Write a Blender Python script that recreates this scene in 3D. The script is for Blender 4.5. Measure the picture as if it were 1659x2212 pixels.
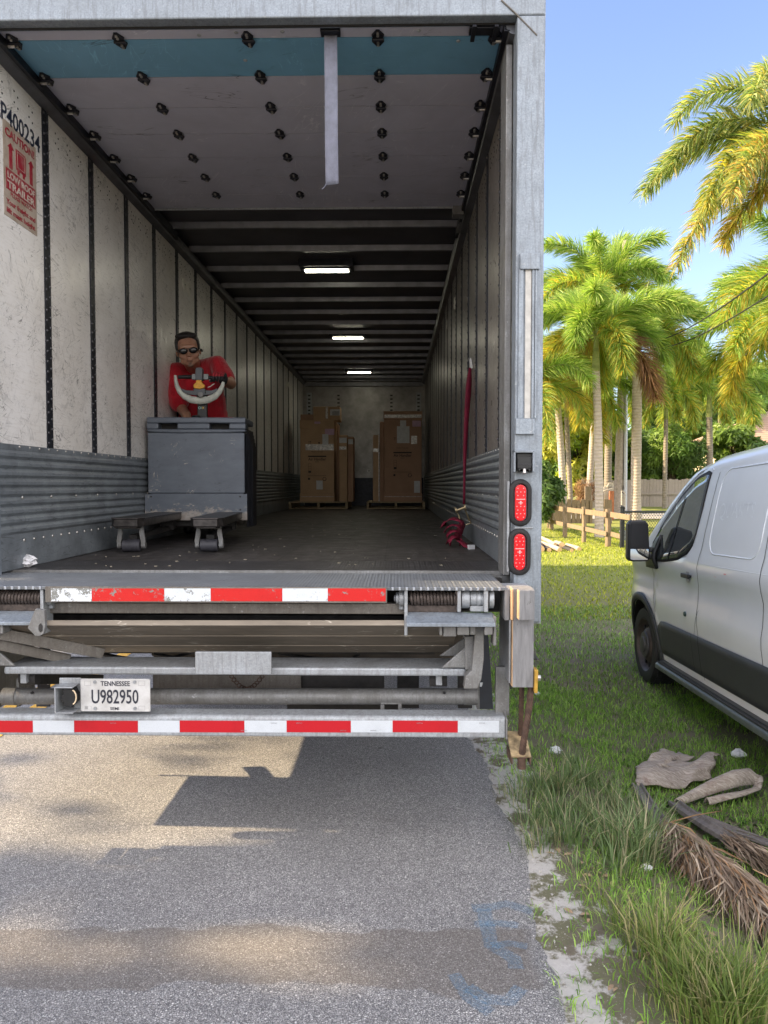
import bpy, math, random
import numpy as np
from mathutils import Vector, Matrix, noise as mnoise
R = math.radians
scene = bpy.context.scene
COL = scene.collection
for _o in list(bpy.data.objects): bpy.data.objects.remove(_o)

# ------------------------------------------------------------------ camera
CAMH = 1.62
cam_d = bpy.data.cameras.new('camera'); cam = bpy.data.objects.new('camera', cam_d); COL.objects.link(cam)
cam.location = (0, 0, CAMH)
cam.rotation_euler = (R(90 - 2.11), 0, R(1.02))
cam_d.sensor_fit = 'VERTICAL'; cam_d.sensor_height = 36; cam_d.sensor_width = 27
cam_d.lens = 1600 / 2212 * 36
cam_d.clip_start = 0.05; cam_d.clip_end = 2000
scene.camera = cam
scene.render.resolution_x = 768; scene.render.resolution_y = 1024
CR = cam.rotation_euler.to_matrix()

# ------------------------------------------------------------------ sky and sun
SUN_EL = R(29); SUN_V = Vector((-1, 0.03, 0)).normalized() * math.cos(SUN_EL) + Vector((0, 0, math.sin(SUN_EL)))
w = bpy.data.worlds.new('World'); scene.world = w; w.use_nodes = True
wn = w.node_tree.nodes; wl = w.node_tree.links
sky = wn.new('ShaderNodeTexSky'); sky.sky_type = 'NISHITA'; sky.sun_disc = False
sky.sun_elevation = SUN_EL
sky.sun_rotation = math.atan2(SUN_V.x, SUN_V.y)
sky.air_density = 1.0; sky.dust_density = 0.6; sky.ozone_density = 1.3
# bright broken cloud added behind the photographer, unseen, to fill the shade with light
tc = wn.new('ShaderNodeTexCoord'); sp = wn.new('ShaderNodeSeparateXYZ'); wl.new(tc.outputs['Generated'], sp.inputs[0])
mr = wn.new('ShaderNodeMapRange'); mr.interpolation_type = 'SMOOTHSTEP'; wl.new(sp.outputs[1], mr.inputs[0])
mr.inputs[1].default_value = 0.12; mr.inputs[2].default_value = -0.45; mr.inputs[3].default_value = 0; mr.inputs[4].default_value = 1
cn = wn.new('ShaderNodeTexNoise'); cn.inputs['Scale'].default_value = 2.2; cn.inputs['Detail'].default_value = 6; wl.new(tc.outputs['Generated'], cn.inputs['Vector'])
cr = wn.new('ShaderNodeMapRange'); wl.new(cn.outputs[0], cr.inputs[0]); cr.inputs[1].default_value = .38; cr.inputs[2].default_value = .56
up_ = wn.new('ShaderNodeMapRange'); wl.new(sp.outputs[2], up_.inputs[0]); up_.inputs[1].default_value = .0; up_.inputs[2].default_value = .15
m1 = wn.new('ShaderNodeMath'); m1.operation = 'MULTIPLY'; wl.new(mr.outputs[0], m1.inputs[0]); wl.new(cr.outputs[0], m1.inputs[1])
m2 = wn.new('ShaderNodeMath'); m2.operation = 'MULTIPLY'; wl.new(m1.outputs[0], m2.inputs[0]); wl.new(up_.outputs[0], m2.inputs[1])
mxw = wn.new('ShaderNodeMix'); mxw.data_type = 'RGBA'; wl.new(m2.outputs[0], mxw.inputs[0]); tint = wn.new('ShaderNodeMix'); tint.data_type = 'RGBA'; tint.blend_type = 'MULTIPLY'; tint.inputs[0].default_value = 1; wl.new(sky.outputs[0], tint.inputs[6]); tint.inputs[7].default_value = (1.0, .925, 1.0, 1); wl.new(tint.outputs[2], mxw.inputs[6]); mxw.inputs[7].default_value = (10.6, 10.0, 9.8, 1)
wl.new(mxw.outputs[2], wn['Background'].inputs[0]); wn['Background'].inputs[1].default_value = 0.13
sd = bpy.data.lights.new('sun', 'SUN'); so = bpy.data.objects.new('sun', sd); COL.objects.link(so)
sd.energy = 5.0; sd.angle = R(0.6); sd.color = (1.0, 0.78, 0.50)
so.rotation_euler = SUN_V.to_track_quat('Z', 'Y').to_euler(); so.location = (-20, 5, 20)
scene.view_settings.view_transform = 'Standard'; scene.view_settings.look = 'None'
scene.view_settings.exposure = 1.5; scene.view_settings.gamma = 1.0
scene.cycles.max_bounces = 10; scene.cycles.diffuse_bounces = 6; scene.cycles.glossy_bounces = 4
scene.cycles.transparent_max_bounces = 16; scene.cycles.transmission_bounces = 6
scene.cycles.caustics_reflective = False; scene.cycles.caustics_refractive = False

# ------------------------------------------------------------------ helpers
def ray(x, y):
    return CR @ Vector(((x - 829.5) / 1600, -(y - 1106) / 1600, -1))
def P(x, y, Y):
    d = ray(x, y); return Vector((0, 0, CAMH)) + d * (Y / d.y)
def PX(x, y, X):
    d = ray(x, y); return Vector((0, 0, CAMH)) + d * (X / d.x)
def PZ(x, y, Z):
    d = ray(x, y); return Vector((0, 0, CAMH)) + d * ((Z - CAMH) / d.z)

def wloc(o):
    v = Vector((0, 0, 0))
    while o is not None:
        v += o.location; o = o.parent
    return v
def tag(o, label=None, cat=None, group=None, kind=None):
    if label: o['label'] = label
    if cat: o['category'] = cat
    if group: o['group'] = group
    if kind: o['kind'] = kind
    return o
def thing(name, label, cat, loc=(0, 0, 0), rot=(0, 0, 0), group=None):
    o = bpy.data.objects.new(name, None); COL.objects.link(o)
    o.location = loc; o.rotation_euler = rot; o.empty_display_size = 0.1
    return tag(o, label, cat, group)
def copy_tree(o, parent=None):
    c = o.copy(); COL.objects.link(c); c.parent = parent
    for ch in list(o.children): copy_tree(ch, c)
    return c
def link_mesh(name, me, mats, parent=None, world=True, smooth=None, bevel=0, loc=None):
    for m in (mats if isinstance(mats, (list, tuple)) else [mats]): me.materials.append(m)
    o = bpy.data.objects.new(name, me); COL.objects.link(o)
    if parent is not None:
        o.parent = parent
        if world: me.transform(Matrix.Translation(-wloc(parent)))
    elif loc is not None:
        me.transform(Matrix.Translation(-Vector(loc))); o.location = loc
    if smooth is not None:
        me.polygons.foreach_set('use_smooth', [True] * len(me.polygons))
        if smooth > 0 and smooth < 180:
            me.set_sharp_from_angle(angle=R(smooth))
    me.update()
    if bevel:
        b = o.modifiers.new('bevel', 'BEVEL'); b.width = bevel; b.segments = 2; b.limit_method = 'ANGLE'; b.angle_limit = R(40)
        b.harden_normals = False
    return o

class MB:
    def __init__(s): s.v = []; s.f = []; s.m = []; s.mi = 0
    def add(s, vs, fs):
        n = len(s.v); s.v += [tuple(p) for p in vs]
        for f in fs: s.f.append([i + n for i in f]); s.m.append(s.mi)
        return s
    def box(s, x0, x1, y0, y1, z0, z1):
        if x0 > x1: x0, x1 = x1, x0
        if y0 > y1: y0, y1 = y1, y0
        if z0 > z1: z0, z1 = z1, z0
        return s.add([(x, y, z) for x in (x0, x1) for y in (y0, y1) for z in (z0, z1)],
                     [(0, 1, 3, 2), (4, 6, 7, 5), (0, 4, 5, 1), (2, 3, 7, 6), (0, 2, 6, 4), (1, 5, 7, 3)])
    def obox(s, c, size, M):
        hx, hy, hz = [q / 2 for q in size]; c = Vector(c)
        return s.add([c + M @ Vector((x, y, z)) for x in (-hx, hx) for y in (-hy, hy) for z in (-hz, hz)],
                     [(0, 1, 3, 2), (4, 6, 7, 5), (0, 4, 5, 1), (2, 3, 7, 6), (0, 2, 6, 4), (1, 5, 7, 3)])
    def bar(s, p0, p1, a, b, up=(0, 0, 1)):
        p0 = Vector(p0); p1 = Vector(p1); d = (p1 - p0); L = d.length; d.normalize(); up = Vector(up)
        if abs(d.dot(up)) > .98: up = Vector((1, 0, 0))
        x = d.cross(up).normalized(); z = x.cross(d)
        M = Matrix((x, d, z)).transposed()
        return s.obox((p0 + p1) / 2, (a, L, b), M)
    def prism(s, pts, lo, hi, axis='y'):
        n = len(pts)
        def mk(p, t):
            return {'y': (p[0], t, p[1]), 'x': (t, p[0], p[1]), 'z': (p[0], p[1], t)}[axis]
        vs = [mk(p, lo) for p in pts] + [mk(p, hi) for p in pts]
        fs = [list(range(n)), list(range(2 * n - 1, n - 1, -1))]
        for i in range(n):
            j = (i + 1) % n; fs.append((i, i + n, j + n, j))
        return s.add(vs, fs)
    def tube(s, path, r, n=10, caps=True):
        path = [Vector(p) for p in path]; k = len(path)
        rr = r if isinstance(r, (list, tuple)) else [r] * k
        T = [(path[min(i + 1, k - 1)] - path[max(i - 1, 0)]).normalized() for i in range(k)]
        u = T[0].orthogonal().normalized(); vs = []
        for i in range(k):
            u = (u - T[i] * u.dot(T[i])).normalized(); v = T[i].cross(u)
            for j in range(n):
                a = 2 * math.pi * j / n
                vs.append(path[i] + (u * math.cos(a) + v * math.sin(a)) * rr[i])
        fs = [(i * n + j, i * n + (j + 1) % n, (i + 1) * n + (j + 1) % n, (i + 1) * n + j) for i in range(k - 1) for j in range(n)]
        if caps: fs += [list(range(n - 1, -1, -1)), list(range((k - 1) * n, k * n))]
        return s.add(vs, fs)
    def cyl(s, p0, p1, r, r1=None, n=20): return s.tube([p0, p1], [r, r if r1 is None else r1], n)
    def ball(s, c, r, n=8, sq=(1, 1, 1), M=None):
        vs = []; fs = []; c = Vector(c); k = n
        for i in range(k + 1):
            t = math.pi * i / k
            for j in range(2 * k):
                a = math.pi * j / k
                p = Vector((math.sin(t) * math.cos(a) * sq[0], math.sin(t) * math.sin(a) * sq[1], math.cos(t) * sq[2])) * r
                vs.append(c + (M @ p if M else p))
        for i in range(k):
            for j in range(2 * k):
                fs.append((i * 2 * k + j, (i + 1) * 2 * k + j, (i + 1) * 2 * k + (j + 1) % (2 * k), i * 2 * k + (j + 1) % (2 * k)))
        return s.add(vs, fs)
    def dome(s, c, nrm, r, h=None, n=8):
        nrm = Vector(nrm).normalized(); u = nrm.orthogonal().normalized(); v = nrm.cross(u); c = Vector(c); h = h or r * .6
        vs = []
        for q, (rad, hh) in enumerate([(1, 0), (.75, .65)]):
            for j in range(n):
                a = 2 * math.pi * j / n; vs.append(c + (u * math.cos(a) + v * math.sin(a)) * r * rad + nrm * h * hh)
        vs.append(c + nrm * h)
        fs = [(j, (j + 1) % n, n + (j + 1) % n, n + j) for j in range(n)] + [(n + j, n + (j + 1) % n, 2 * n) for j in range(n)]
        return s.add(vs, fs)
    def grid(s, fn, nu, nv, cu=False, thick=None):
        vs = [fn(i / nu, j / nv) for i in range(nu + 1) for j in range(nv + 1)]
        fs = [(i * (nv + 1) + j, (i + 1) * (nv + 1) + j, (i + 1) * (nv + 1) + j + 1, i * (nv + 1) + j + 1) for i in range(nu) for j in range(nv)]
        return s.add(vs, fs)
    def mesh(s, name):
        me = bpy.data.meshes.new(name); me.from_pydata(s.v, [], s.f); me.validate()
        if len(me.polygons) == len(s.m): me.polygons.foreach_set('material_index', s.m)
        return me
    def build(s, name, mats, parent=None, world=True, smooth=None, bevel=0, loc=None):
        return link_mesh(name, s.mesh(name), mats, parent, world, smooth, bevel, loc)

def fixn(o):
    import bmesh
    bm = bmesh.new(); bm.from_mesh(o.data); bmesh.ops.recalc_face_normals(bm, faces=bm.faces); bm.to_mesh(o.data); bm.free(); return o

def text(body, h, mat, M, parent=None, name='lettering', align='LEFT', sx=1.0, bold=0.0, world=True, th=0.0006):
    c = bpy.data.curves.new(name, 'FONT'); c.body = body; c.size = h / 0.72; c.align_x = align; c.extrude = th
    c.offset = bold * h; c.resolution_u = 3
    o = bpy.data.objects.new('tmp_text', c); COL.objects.link(o)
    dg = bpy.context.evaluated_depsgraph_get(); dg.update()
    me = bpy.data.meshes.new_from_object(o.evaluated_get(dg)); bpy.data.objects.remove(o)
    me.name = name
    me.transform(M @ Matrix.Diagonal((sx, 1, 1, 1)))
    return link_mesh(name, me, mat, parent, world)
def Mxyz(loc, x, y):
    x = Vector(x).normalized(); y = Vector(y).normalized(); z = x.cross(y)
    M = Matrix((x, y, z)).transposed().to_4x4(); M.translation = Vector(loc); return M
def Mback(loc): return Mxyz(loc, (1, 0, 0), (0, 0, 1))      # faces the camera side (-Y)
def Mleft(loc): return Mxyz(loc, (0, 1, 0), (0, 0, 1))      # on left wall, faces +X

# numpy mesh: many small blades/leaves
def np_mesh(name, V, F3, F4, mats, colors=None, parent=None, loc=None, smooth=False):
    me = bpy.data.meshes.new(name)
    n3 = 0 if F3 is None else len(F3); n4 = 0 if F4 is None else len(F4)
    loops = []
    if n3: loops.append(F3.reshape(-1))
    if n4: loops.append(F4.reshape(-1))
    loops = np.concatenate(loops).astype(np.int32)
    ls = np.concatenate([np.arange(n3) * 3, n3 * 3 + np.arange(n4) * 4]).astype(np.int32)
    off = wloc(parent) if parent is not None else Vector(loc or (0, 0, 0))
    V = V - np.array(off)
    me.vertices.add(len(V)); me.vertices.foreach_set('co', V.astype(np.float32).reshape(-1))
    me.loops.add(len(loops)); me.loops.foreach_set('vertex_index', loops)
    me.polygons.add(n3 + n4); me.polygons.foreach_set('loop_start', ls)
    me.update(calc_edges=True)
    if colors is not None:
        a = me.color_attributes.new('tint', 'FLOAT_COLOR', 'POINT')
        c4 = np.ones((len(V), 4), np.float32); c4[:, :3] = colors; a.data.foreach_set('color', c4.reshape(-1))
    for m in (mats if isinstance(mats, (list, tuple)) else [mats]): me.materials.append(m)
    o = bpy.data.objects.new(name, me); COL.objects.link(o)
    if parent is not None: o.parent = parent
    else: o.location = off
    return o

def strips(base, d0, d1, side, width, length):
    """leaf strips: base->mid->tip with bend. arrays (n,3). returns V(5n,3), F3, F4"""
    n = len(base); L = length[:, None]; W = (width / 2)[:, None]
    mid = base + d0 * L * .5; tip = mid + d1 * L * .5
    V = np.stack([base - side * W * .7, base + side * W * .7, mid + side * W, mid - side * W, tip], 1).reshape(-1, 3)
    i = np.arange(n)[:, None] * 5
    return V, i + np.array([[3, 2, 4]]), i + np.array([[0, 1, 2, 3]])
def nrm(a): return a / (np.linalg.norm(a, axis=-1, keepdims=True) + 1e-9)

# ------------------------------------------------------------------ material helpers
class NT:
    def __init__(s, name):
        s.m = bpy.data.materials.new(name); s.m.use_nodes = True; s.t = s.m.node_tree; s.n = s.t.nodes; s.l = s.t.links
        s.b = s.n['Principled BSDF']; s.out = s.n['Material Output']; s._co = None
    def node(s, t, **k):
        x = s.n.new(t)
        for a, v in k.items(): setattr(x, a, v)
        return x
    def inp(s, node, i, v):
        if hasattr(v, 'is_output') or isinstance(v, bpy.types.NodeSocket): s.l.new(v, node.inputs[i])
        else: node.inputs[i].default_value = v
    def co(s):
        if s._co is None: s._co = s.node('ShaderNodeTexCoord').outputs['Object']
        return s._co
    def map(s, scale=(1, 1, 1), rot=(0, 0, 0), loc=(0, 0, 0), v=None):
        m = s.node('ShaderNodeMapping'); s.inp(m, 0, v or s.co()); m.inputs[1].default_value = loc
        m.inputs[2].default_value = rot; m.inputs[3].default_value = scale; return m.outputs[0]
    def noise(s, scale=5, detail=4, rough=.55, v=None, dist=0):
        t = s.node('ShaderNodeTexNoise'); s.inp(t, 'Vector', v or s.co()); t.inputs['Scale'].default_value = scale
        t.inputs['Detail'].default_value = detail; t.inputs['Roughness'].default_value = rough; t.inputs['Distortion'].default_value = dist
        return t.outputs[0]
    def vor(s, scale=5, feature='F1', v=None, out=0, rnd=1):
        t = s.node('ShaderNodeTexVoronoi', feature=feature); s.inp(t, 'Vector', v or s.co()); t.inputs['Scale'].default_value = scale
        t.inputs['Randomness'].default_value = rnd
        return t.outputs[out]
    def ramp(s, f, stops, interp='LINEAR'):
        r = s.node('ShaderNodeValToRGB'); s.inp(r, 0, f); e = r.color_ramp; e.interpolation = interp
        while len(e.elements) < len(stops): e.elements.new(.5)
        for q, (p, c) in zip(e.elements, stops):
            q.position = p; q.color = (c, c, c, 1) if isinstance(c, (int, float)) else (*c, 1)
        return r.outputs[0]
    def mix(s, f, a, b, mode='MIX'):
        m = s.node('ShaderNodeMix', data_type='RGBA', blend_type=mode)
        def put(i, v):
            if isinstance(v, tuple) and len(v) == 3: v = (*v, 1)
            s.inp(m, i, v)
        s.inp(m, 0, f); put(6, a); put(7, b); return m.outputs[2]
    def math(s, op, a, b=0, c=None, clamp=False):
        m = s.node('ShaderNodeMath', operation=op, use_clamp=clamp); s.inp(m, 0, a); s.inp(m, 1, b)
        if c is not None: s.inp(m, 2, c)
        return m.outputs[0]
    def sep(s, v=None):
        m = s.node('ShaderNodeSeparateXYZ'); s.inp(m, 0, v or s.co()); return m.outputs
    def bump(s, h, strength=.3, dist=.01, nrm=None):
        b = s.node('ShaderNodeBump'); b.inputs['Strength'].default_value = strength; b.inputs['Distance'].default_value = dist
        s.inp(b, 'Height', h)
        if nrm is not None: s.inp(b, 'Normal', nrm)
        s.l.new(b.outputs[0], s.b.inputs['Normal']); return b.outputs[0]
    def base(s, c):
        if isinstance(c, tuple) and len(c) == 3: c = (*c, 1)
        s.inp(s.b, 'Base Color', c); return s
    def rough(s, r): s.inp(s.b, 'Roughness', r); return s
    def metal(s, r): s.inp(s.b, 'Metallic', r); return s
    def scratches(s, scale=6, angs=(20, -35, 70, 5), thin=.012, planes=None, mask=.5, seed=0, stretch=9):
        """random thin scratch lines, 0..1"""
        tot = None
        for i, a in enumerate(angs):
            rot = {'x': (R(a), 0, 0), 'y': (0, R(a), 0), 'z': (0, 0, R(a))}[planes]
            v0 = s.map(rot=rot, loc=(seed + i * 3.1, seed * 2 + i * 1.7, i * .9))
            sc = {'x': (1, 1, stretch), 'y': (1, 1, stretch), 'z': (1, stretch, 1)}[planes]
            v = s.map(scale=sc, v=v0)
            n = s.noise(scale, 2, .5, v=v, dist=.6)
            d = s.math('ABSOLUTE', s.math('SUBTRACT', n, .5 + .03 * (i - 1)))
            line = s.ramp(d, [(0, 1), (thin, 0)])
            mk = s.ramp(s.noise(scale * .9, 3, .6, v=s.map(loc=(i * 7 + seed, 5, 3), v=v0)), [(mask, 0), (mask + .08, 1)])
            line = s.math('MULTIPLY', line, mk)
            tot = line if tot is None else s.math('MAXIMUM', tot, line)
        return tot

def simple(name, c, r=.5, metal=0, var=.15, nscale=20, bump=0, bs=60):
    t = NT(name); n = t.noise(nscale, 5, .6)
    t.base(t.mix(t.ramp(n, [(.3, 0), (.7, 1)]), tuple(q * (1 - var) for q in c), tuple(min(1, q * (1 + var)) for q in c)))
    t.rough(r).metal(metal)
    if bump: t.bump(t.noise(bs, 4, .6), bump, .004)
    return t.m

def galv(name, c=(.42, .45, .48), dirt=.5, metal=.35, streak=True, rough=.5, spangle=170):
    t = NT(name)
    v = t.vor(spangle, out=1)
    bw = t.node('ShaderNodeRGBToBW'); t.inp(bw, 0, v)
    sp = t.ramp(bw.outputs[0], [(.2, .90), (.8, 1.08)])
    col = t.mix(1.0, tuple(c), sp, 'MULTIPLY')
    big = t.ramp(t.noise(3.5, 6, .65, dist=.8), [(.35, 0), (.68, 1)])
    col = t.mix(t.math('MULTIPLY', big, dirt), col, (c[0] * .42, c[1] * .38, c[2] * .33))
    fine = t.ramp(t.noise(110, 5, .8), [(.50, 0), (.62, 1)])
    col = t.mix(t.math('MULTIPLY', fine, .45), col, (c[0] * .5, c[1] * .5, c[2] * .5))
    if streak:
        st = t.ramp(t.noise(9, 4, .6, v=t.map(scale=(7, 5, .8), rot=(0, R(-38), 0))), [(.5, 0), (.60, 1)])
        col = t.mix(t.math('MULTIPLY', st, .5), col, (c[0] * .55, c[1] * .52, c[2] * .5))
    wh = t.ramp(t.noise(30, 5, .75), [(.62, 0), (.7, 1)])
    col = t.mix(t.math('MULTIPLY', wh, .35), col, (.7, .72, .72))
    t.base(col).metal(metal).rough(t.ramp(t.noise(12, 4), [(.3, rough - .12), (.7, rough + .18)]))
    t.bump(t.noise(70, 5, .65), .25, .004)
    return t.m
# ------------------------------------------------------------------ materials
M = {}
M['galv'] = galv('galvanised_steel')
M['galv_dark'] = galv('dirty_galvanised_steel', (.27, .275, .275), .7, .3)
M['galv_brown'] = galv('grimy_steel', (.21, .195, .175), .7, .25)
M['galv_blue'] = galv('pale_galvanised_steel', (.29, .335, .385), .35, .25, rough=.45)  # bluer steel tone for header, posts and angles
M['frame_dark'] = simple('dark_chassis_paint', (.035, .033, .032), .7, .2, .4)
M['black_plastic'] = simple('black_plastic', (.012, .013, .014), .42, 0, .3)
M['rubber'] = simple('black_rubber', (.012, .012, .013), .65, 0, .3, bump=.2)
M['black_metal'] = simple('black_coated_metal', (.018, .02, .028), .45, .4, .4)
M['bolt'] = simple('bright_bolt', (.55, .53, .5), .35, .8, .2)
M['rust'] = simple('rusty_steel', (.085, .05, .035), .75, .2, .5, 40, .4)
M['spring'] = simple('coil_spring_steel', (.085, .068, .06), .55, .5, .4, 60, .2)
M['navy_rubber'] = simple('mudflap_rubber', (.022, .026, .036), .6, 0, .2)

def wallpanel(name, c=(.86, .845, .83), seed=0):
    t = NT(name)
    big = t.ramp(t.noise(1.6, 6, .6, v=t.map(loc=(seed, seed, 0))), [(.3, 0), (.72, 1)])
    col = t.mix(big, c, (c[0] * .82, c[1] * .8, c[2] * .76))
    # fine brushed scuffing, diagonal
    br = t.noise(26, 5, .7, v=t.map(scale=(1, .35, 5), rot=(R(-32), 0, 0)))
    col = t.mix(t.ramp(br, [(.5, 0), (.75, .5)]), col, (c[0] * .6, c[1] * .56, c[2] * .5))
    ltop = t.ramp(t.sep()[2], [(0, 0), (1, 1)])
    s1 = t.scratches(3.2, (18, -28, 64, -62, 8), .0085, 'x', .52, seed, 8)
    s2 = t.scratches(7, (30, -15, 80, -50), .012, 'x', .56, seed + 4, 6)
    col = t.mix(t.math('MULTIPLY', s1, .85), col, (.07, .065, .06))
    col = t.mix(t.math('MULTIPLY', s2, .7), col, (.12, .11, .10))
    s3 = t.scratches(2.5, (40, -24), .007, 'x', .5, seed + 9, 8)
    col = t.mix(t.math('MULTIPLY', s3, .6), col, (.85, .84, .82))
    spots = t.ramp(t.noise(55, 3, .8), [(.70, 0), (.74, 1)])
    col = t.mix(t.math('MULTIPLY', spots, .7), col, (.06, .055, .05))
    # handling grime collects low on the wall
    z = t.ramp(t.math('MULTIPLY_ADD', t.sep()[2], -.55, 1.6), [(0, 0), (1, 1)])
    gr = t.math('MULTIPLY', t.ramp(t.noise(9, 6, .75, dist=1.2), [(.53, 0), (.64, 1)]), z)
    col = t.mix(t.math('MULTIPLY', gr, .55), col, (.15, .14, .135))
    t.base(col).rough(t.ramp(t.noise(14, 4), [(.3, .26), (.7, .42)]))
    t.bump(t.noise(40, 4, .6, v=t.map(scale=(1, .4, 3))), .12, .003)
    return t.m
M['wall'] = wallpanel('scuffed_white_wall_liner')
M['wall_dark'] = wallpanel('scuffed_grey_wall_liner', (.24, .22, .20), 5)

def corrugated(name, c=(.13, .15, .165)):
    t = NT(name)
    col = t.mix(t.ramp(t.noise(6, 6, .7), [(.3, 0), (.7, 1)]), c, tuple(q * .55 for q in c))
    s1 = t.scratches(3, (3, -4, 9), .012, 'x', .5, 3, 7)
    col = t.mix(t.math('MULTIPLY', s1, .5), col, (.02, .022, .025))
    s2 = t.scratches(5, (80, 60), .012, 'x', .58, 7, 5)
    col = t.mix(t.math('MULTIPLY', s2, .5), col, (.4, .42, .44))
    t.base(col).rough(.42).metal(.35); t.bump(t.noise(30, 4), .2, .004)
    return t.m
M['corr'] = corrugated('scuffed_corrugated_steel', (.29, .325, .355))

def floor_mat():
    t = NT('worn_dark_hardwood_floor')
    pl = t.noise(3, 5, .6, v=t.map(scale=(8, .5, 1)))
    col = t.mix(t.ramp(pl, [(.3, 0), (.7, 1)]), (.026, .023, .023), (.060, .053, .050))
    x = t.math('FRACT', t.math('MULTIPLY', t.sep()[0], 1 / .305)); e = t.math('ABSOLUTE', t.math('SUBTRACT', x, .5))
    seam = t.ramp(e, [(.484, 0), (.494, 1)]); col = t.mix(seam, col, (.008, .008, .008))
    s1 = t.scratches(2.5, (70, 50, 110, 96), .009, 'z', .5, 2, 8)
    col = t.mix(t.math('MULTIPLY', s1, .55), col, (.20, .19, .18))
    dust = t.ramp(t.noise(5, 7, .75), [(.48, 0), (.75, 1)])
    col = t.mix(t.math('MULTIPLY', dust, .30), col, (.13, .125, .12))
    t.base(col).rough(t.ramp(t.noise(8, 5), [(.3, .42), (.7, .66)])); t.bump(t.noise(60, 4, v=t.map(scale=(4, .6, 1))), .3, .004)
    return t.m
M['floor'] = floor_mat()

def tread(name, c=(.20, .215, .235), k=1.0):
    t = NT(name)
    x, y, z = t.sep()
    px, py = .030 * k, .017 * k
    def lug(ox, oy, sgn):
        u = t.math('SUBTRACT', t.math('FRACT', t.math('MULTIPLY_ADD', x, 1 / px, ox)), .5)
        v = t.math('SUBTRACT', t.math('FRACT', t.math('MULTIPLY_ADD', y, 1 / py, oy)), .5)
        U = t.math('MULTIPLY', t.math('ADD', t.math('MULTIPLY', u, px), t.math('MULTIPLY', t.math('MULTIPLY', v, py), 1.0 * sgn)), 1 / (.012 * k))
        V = t.math('MULTIPLY', t.math('SUBTRACT', t.math('MULTIPLY', v, py), t.math('MULTIPLY', t.math('MULTIPLY', u, px), .45 * sgn)), 1 / (.0045 * k))
        d = t.math('ADD', t.math('POWER', t.math('ABSOLUTE', U), 2), t.math('POWER', t.math('ABSOLUTE', V), 2))
        return t.ramp(d, [(.2, 1), (1, 0)])
    h = t.math('MAXIMUM', lug(0, 0, 1), lug(.5, .5, -1))
    col = t.mix(t.ramp(t.noise(7, 6, .7), [(.3, 0), (.7, 1)]), c, tuple(q * .55 for q in c))
    col = t.mix(t.math('MULTIPLY', h, .75), col, tuple(min(1, q * 2.5) for q in c))
    s1 = t.scratches(2.5, (8, -14, 25), .008, 'z', .5, 5, 8)
    col = t.mix(t.math('MULTIPLY', s1, .4), col, (.5, .5, .5))
    t.base(col).rough(.42).metal(.45); t.bump(h, .9, .006)
    return t.m
M['tread'] = tread('checker_plate')
M['tread_dark'] = tread('dark_checker_plate', (.045, .043, .045))

def door_mat(name, c):
    t = NT(name)
    col = t.mix(t.ramp(t.noise(2.2, 6, .65, dist=.5), [(.3, 0), (.7, 1)]), c, tuple(q * .80 for q in c))
    s1 = t.scratches(2.0, (75, 100, 60, 5), .006, 'z', .56, 2, 7)
    col = t.mix(t.math('MULTIPLY', s1, .4), col, tuple(min(1, q * 1.9) for q in c))
    s2 = t.scratches(2.6, (20, -8), .012, 'z', .60, 12, 6)
    col = t.mix(t.math('MULTIPLY', s2, .7), col, (.02, .018, .02))
    t.base(col).rough(.5); return t.m
M['door'] = door_mat('grey_brown_door_panel', (.56, .56, .65))
M['door_blue'] = door_mat('teal_blue_door_panel', (.20, .44, .62))
M['roof'] = simple('dark_roof_sheet', (.07, .067, .072), .5, .1, .3, 3)
M['bow'] = simple('roof_bow_steel', (.19, .195, .21), .42, .5, .25, 8)

def tape(name, c, peel=0.0, seed=0):
    t = NT(name)
    hx = t.vor(330, 'DISTANCE_TO_EDGE')
    col = t.mix(t.ramp(hx, [(0, 0), (.12, 1)]), tuple(q * .82 for q in c), c)
    col = t.mix(t.math('MULTIPLY', t.ramp(t.noise(8, 5, .7), [(.5, 0), (.8, 1)]), .35), col, tuple(q * .55 for q in c))
    if peel or 'worn' in name:
        pm = t.ramp(t.math('ADD', t.noise(20, 8, .8, v=t.map(loc=(seed, 0, 0))), t.math('MULTIPLY', t.noise(3, 2, v=t.map(loc=(seed * 2, 0, 0))), .35)), [(.765 - peel, 0), (.78 - peel, 1)])
        col = t.mix(pm, col, (.22, .225, .21))
        t.bump(pm, -.6, .002)
    t.base(col).rough(.32)
    return t.m
M['red_tape'] = tape('red_reflective_tape', (.50, .010, .018)); M['white_tape'] = tape('white_reflective_tape', (.60, .64, .68))
M['red_tape_worn'] = tape('worn_red_tape', (.60, .012, .012), .0, 1); M['white_tape_worn'] = tape('worn_white_tape', (.66, .71, .76), .025, 4)
M['white_tape_peeled'] = tape('peeling_white_tape', (.78, .83, .88), .10, 9)

def weathered_wood(name, c, grain_c):
    t = NT(name)
    g = t.noise(14, 6, .65, v=t.map(scale=(4, 4, .5)), dist=.6)
    col = t.mix(t.ramp(g, [(.3, 0), (.7, 1)]), c, grain_c)  # grain noise mixes the two wood tones
    cr = t.ramp(t.noise(9, 6, .8, v=t.map(scale=(8, 8, 1))), [(.62, 0), (.68, 1)])
    col = t.mix(cr, col, (.035, .03, .028))
    t.base(col).rough(.8); t.bump(g, .6, .006); return t.m
M['wood_grey'] = weathered_wood('grey_painted_timber', (.15, .15, .155), (.27, .27, .275))
M['wood_raw_sunlit'] = weathered_wood('sunlit_raw_timber', (.45, .28, .15), (.62, .42, .25))
M['wood_fence'] = weathered_wood('weathered_fence_timber', (.14, .10, .06), (.29, .21, .125))
M['wood_old'] = weathered_wood('grey_fence_boards', (.26, .22, .19), (.38, .33, .29))
M['wood_pallet'] = weathered_wood('pallet_wood', (.30, .23, .14), (.45, .36, .23))

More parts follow.
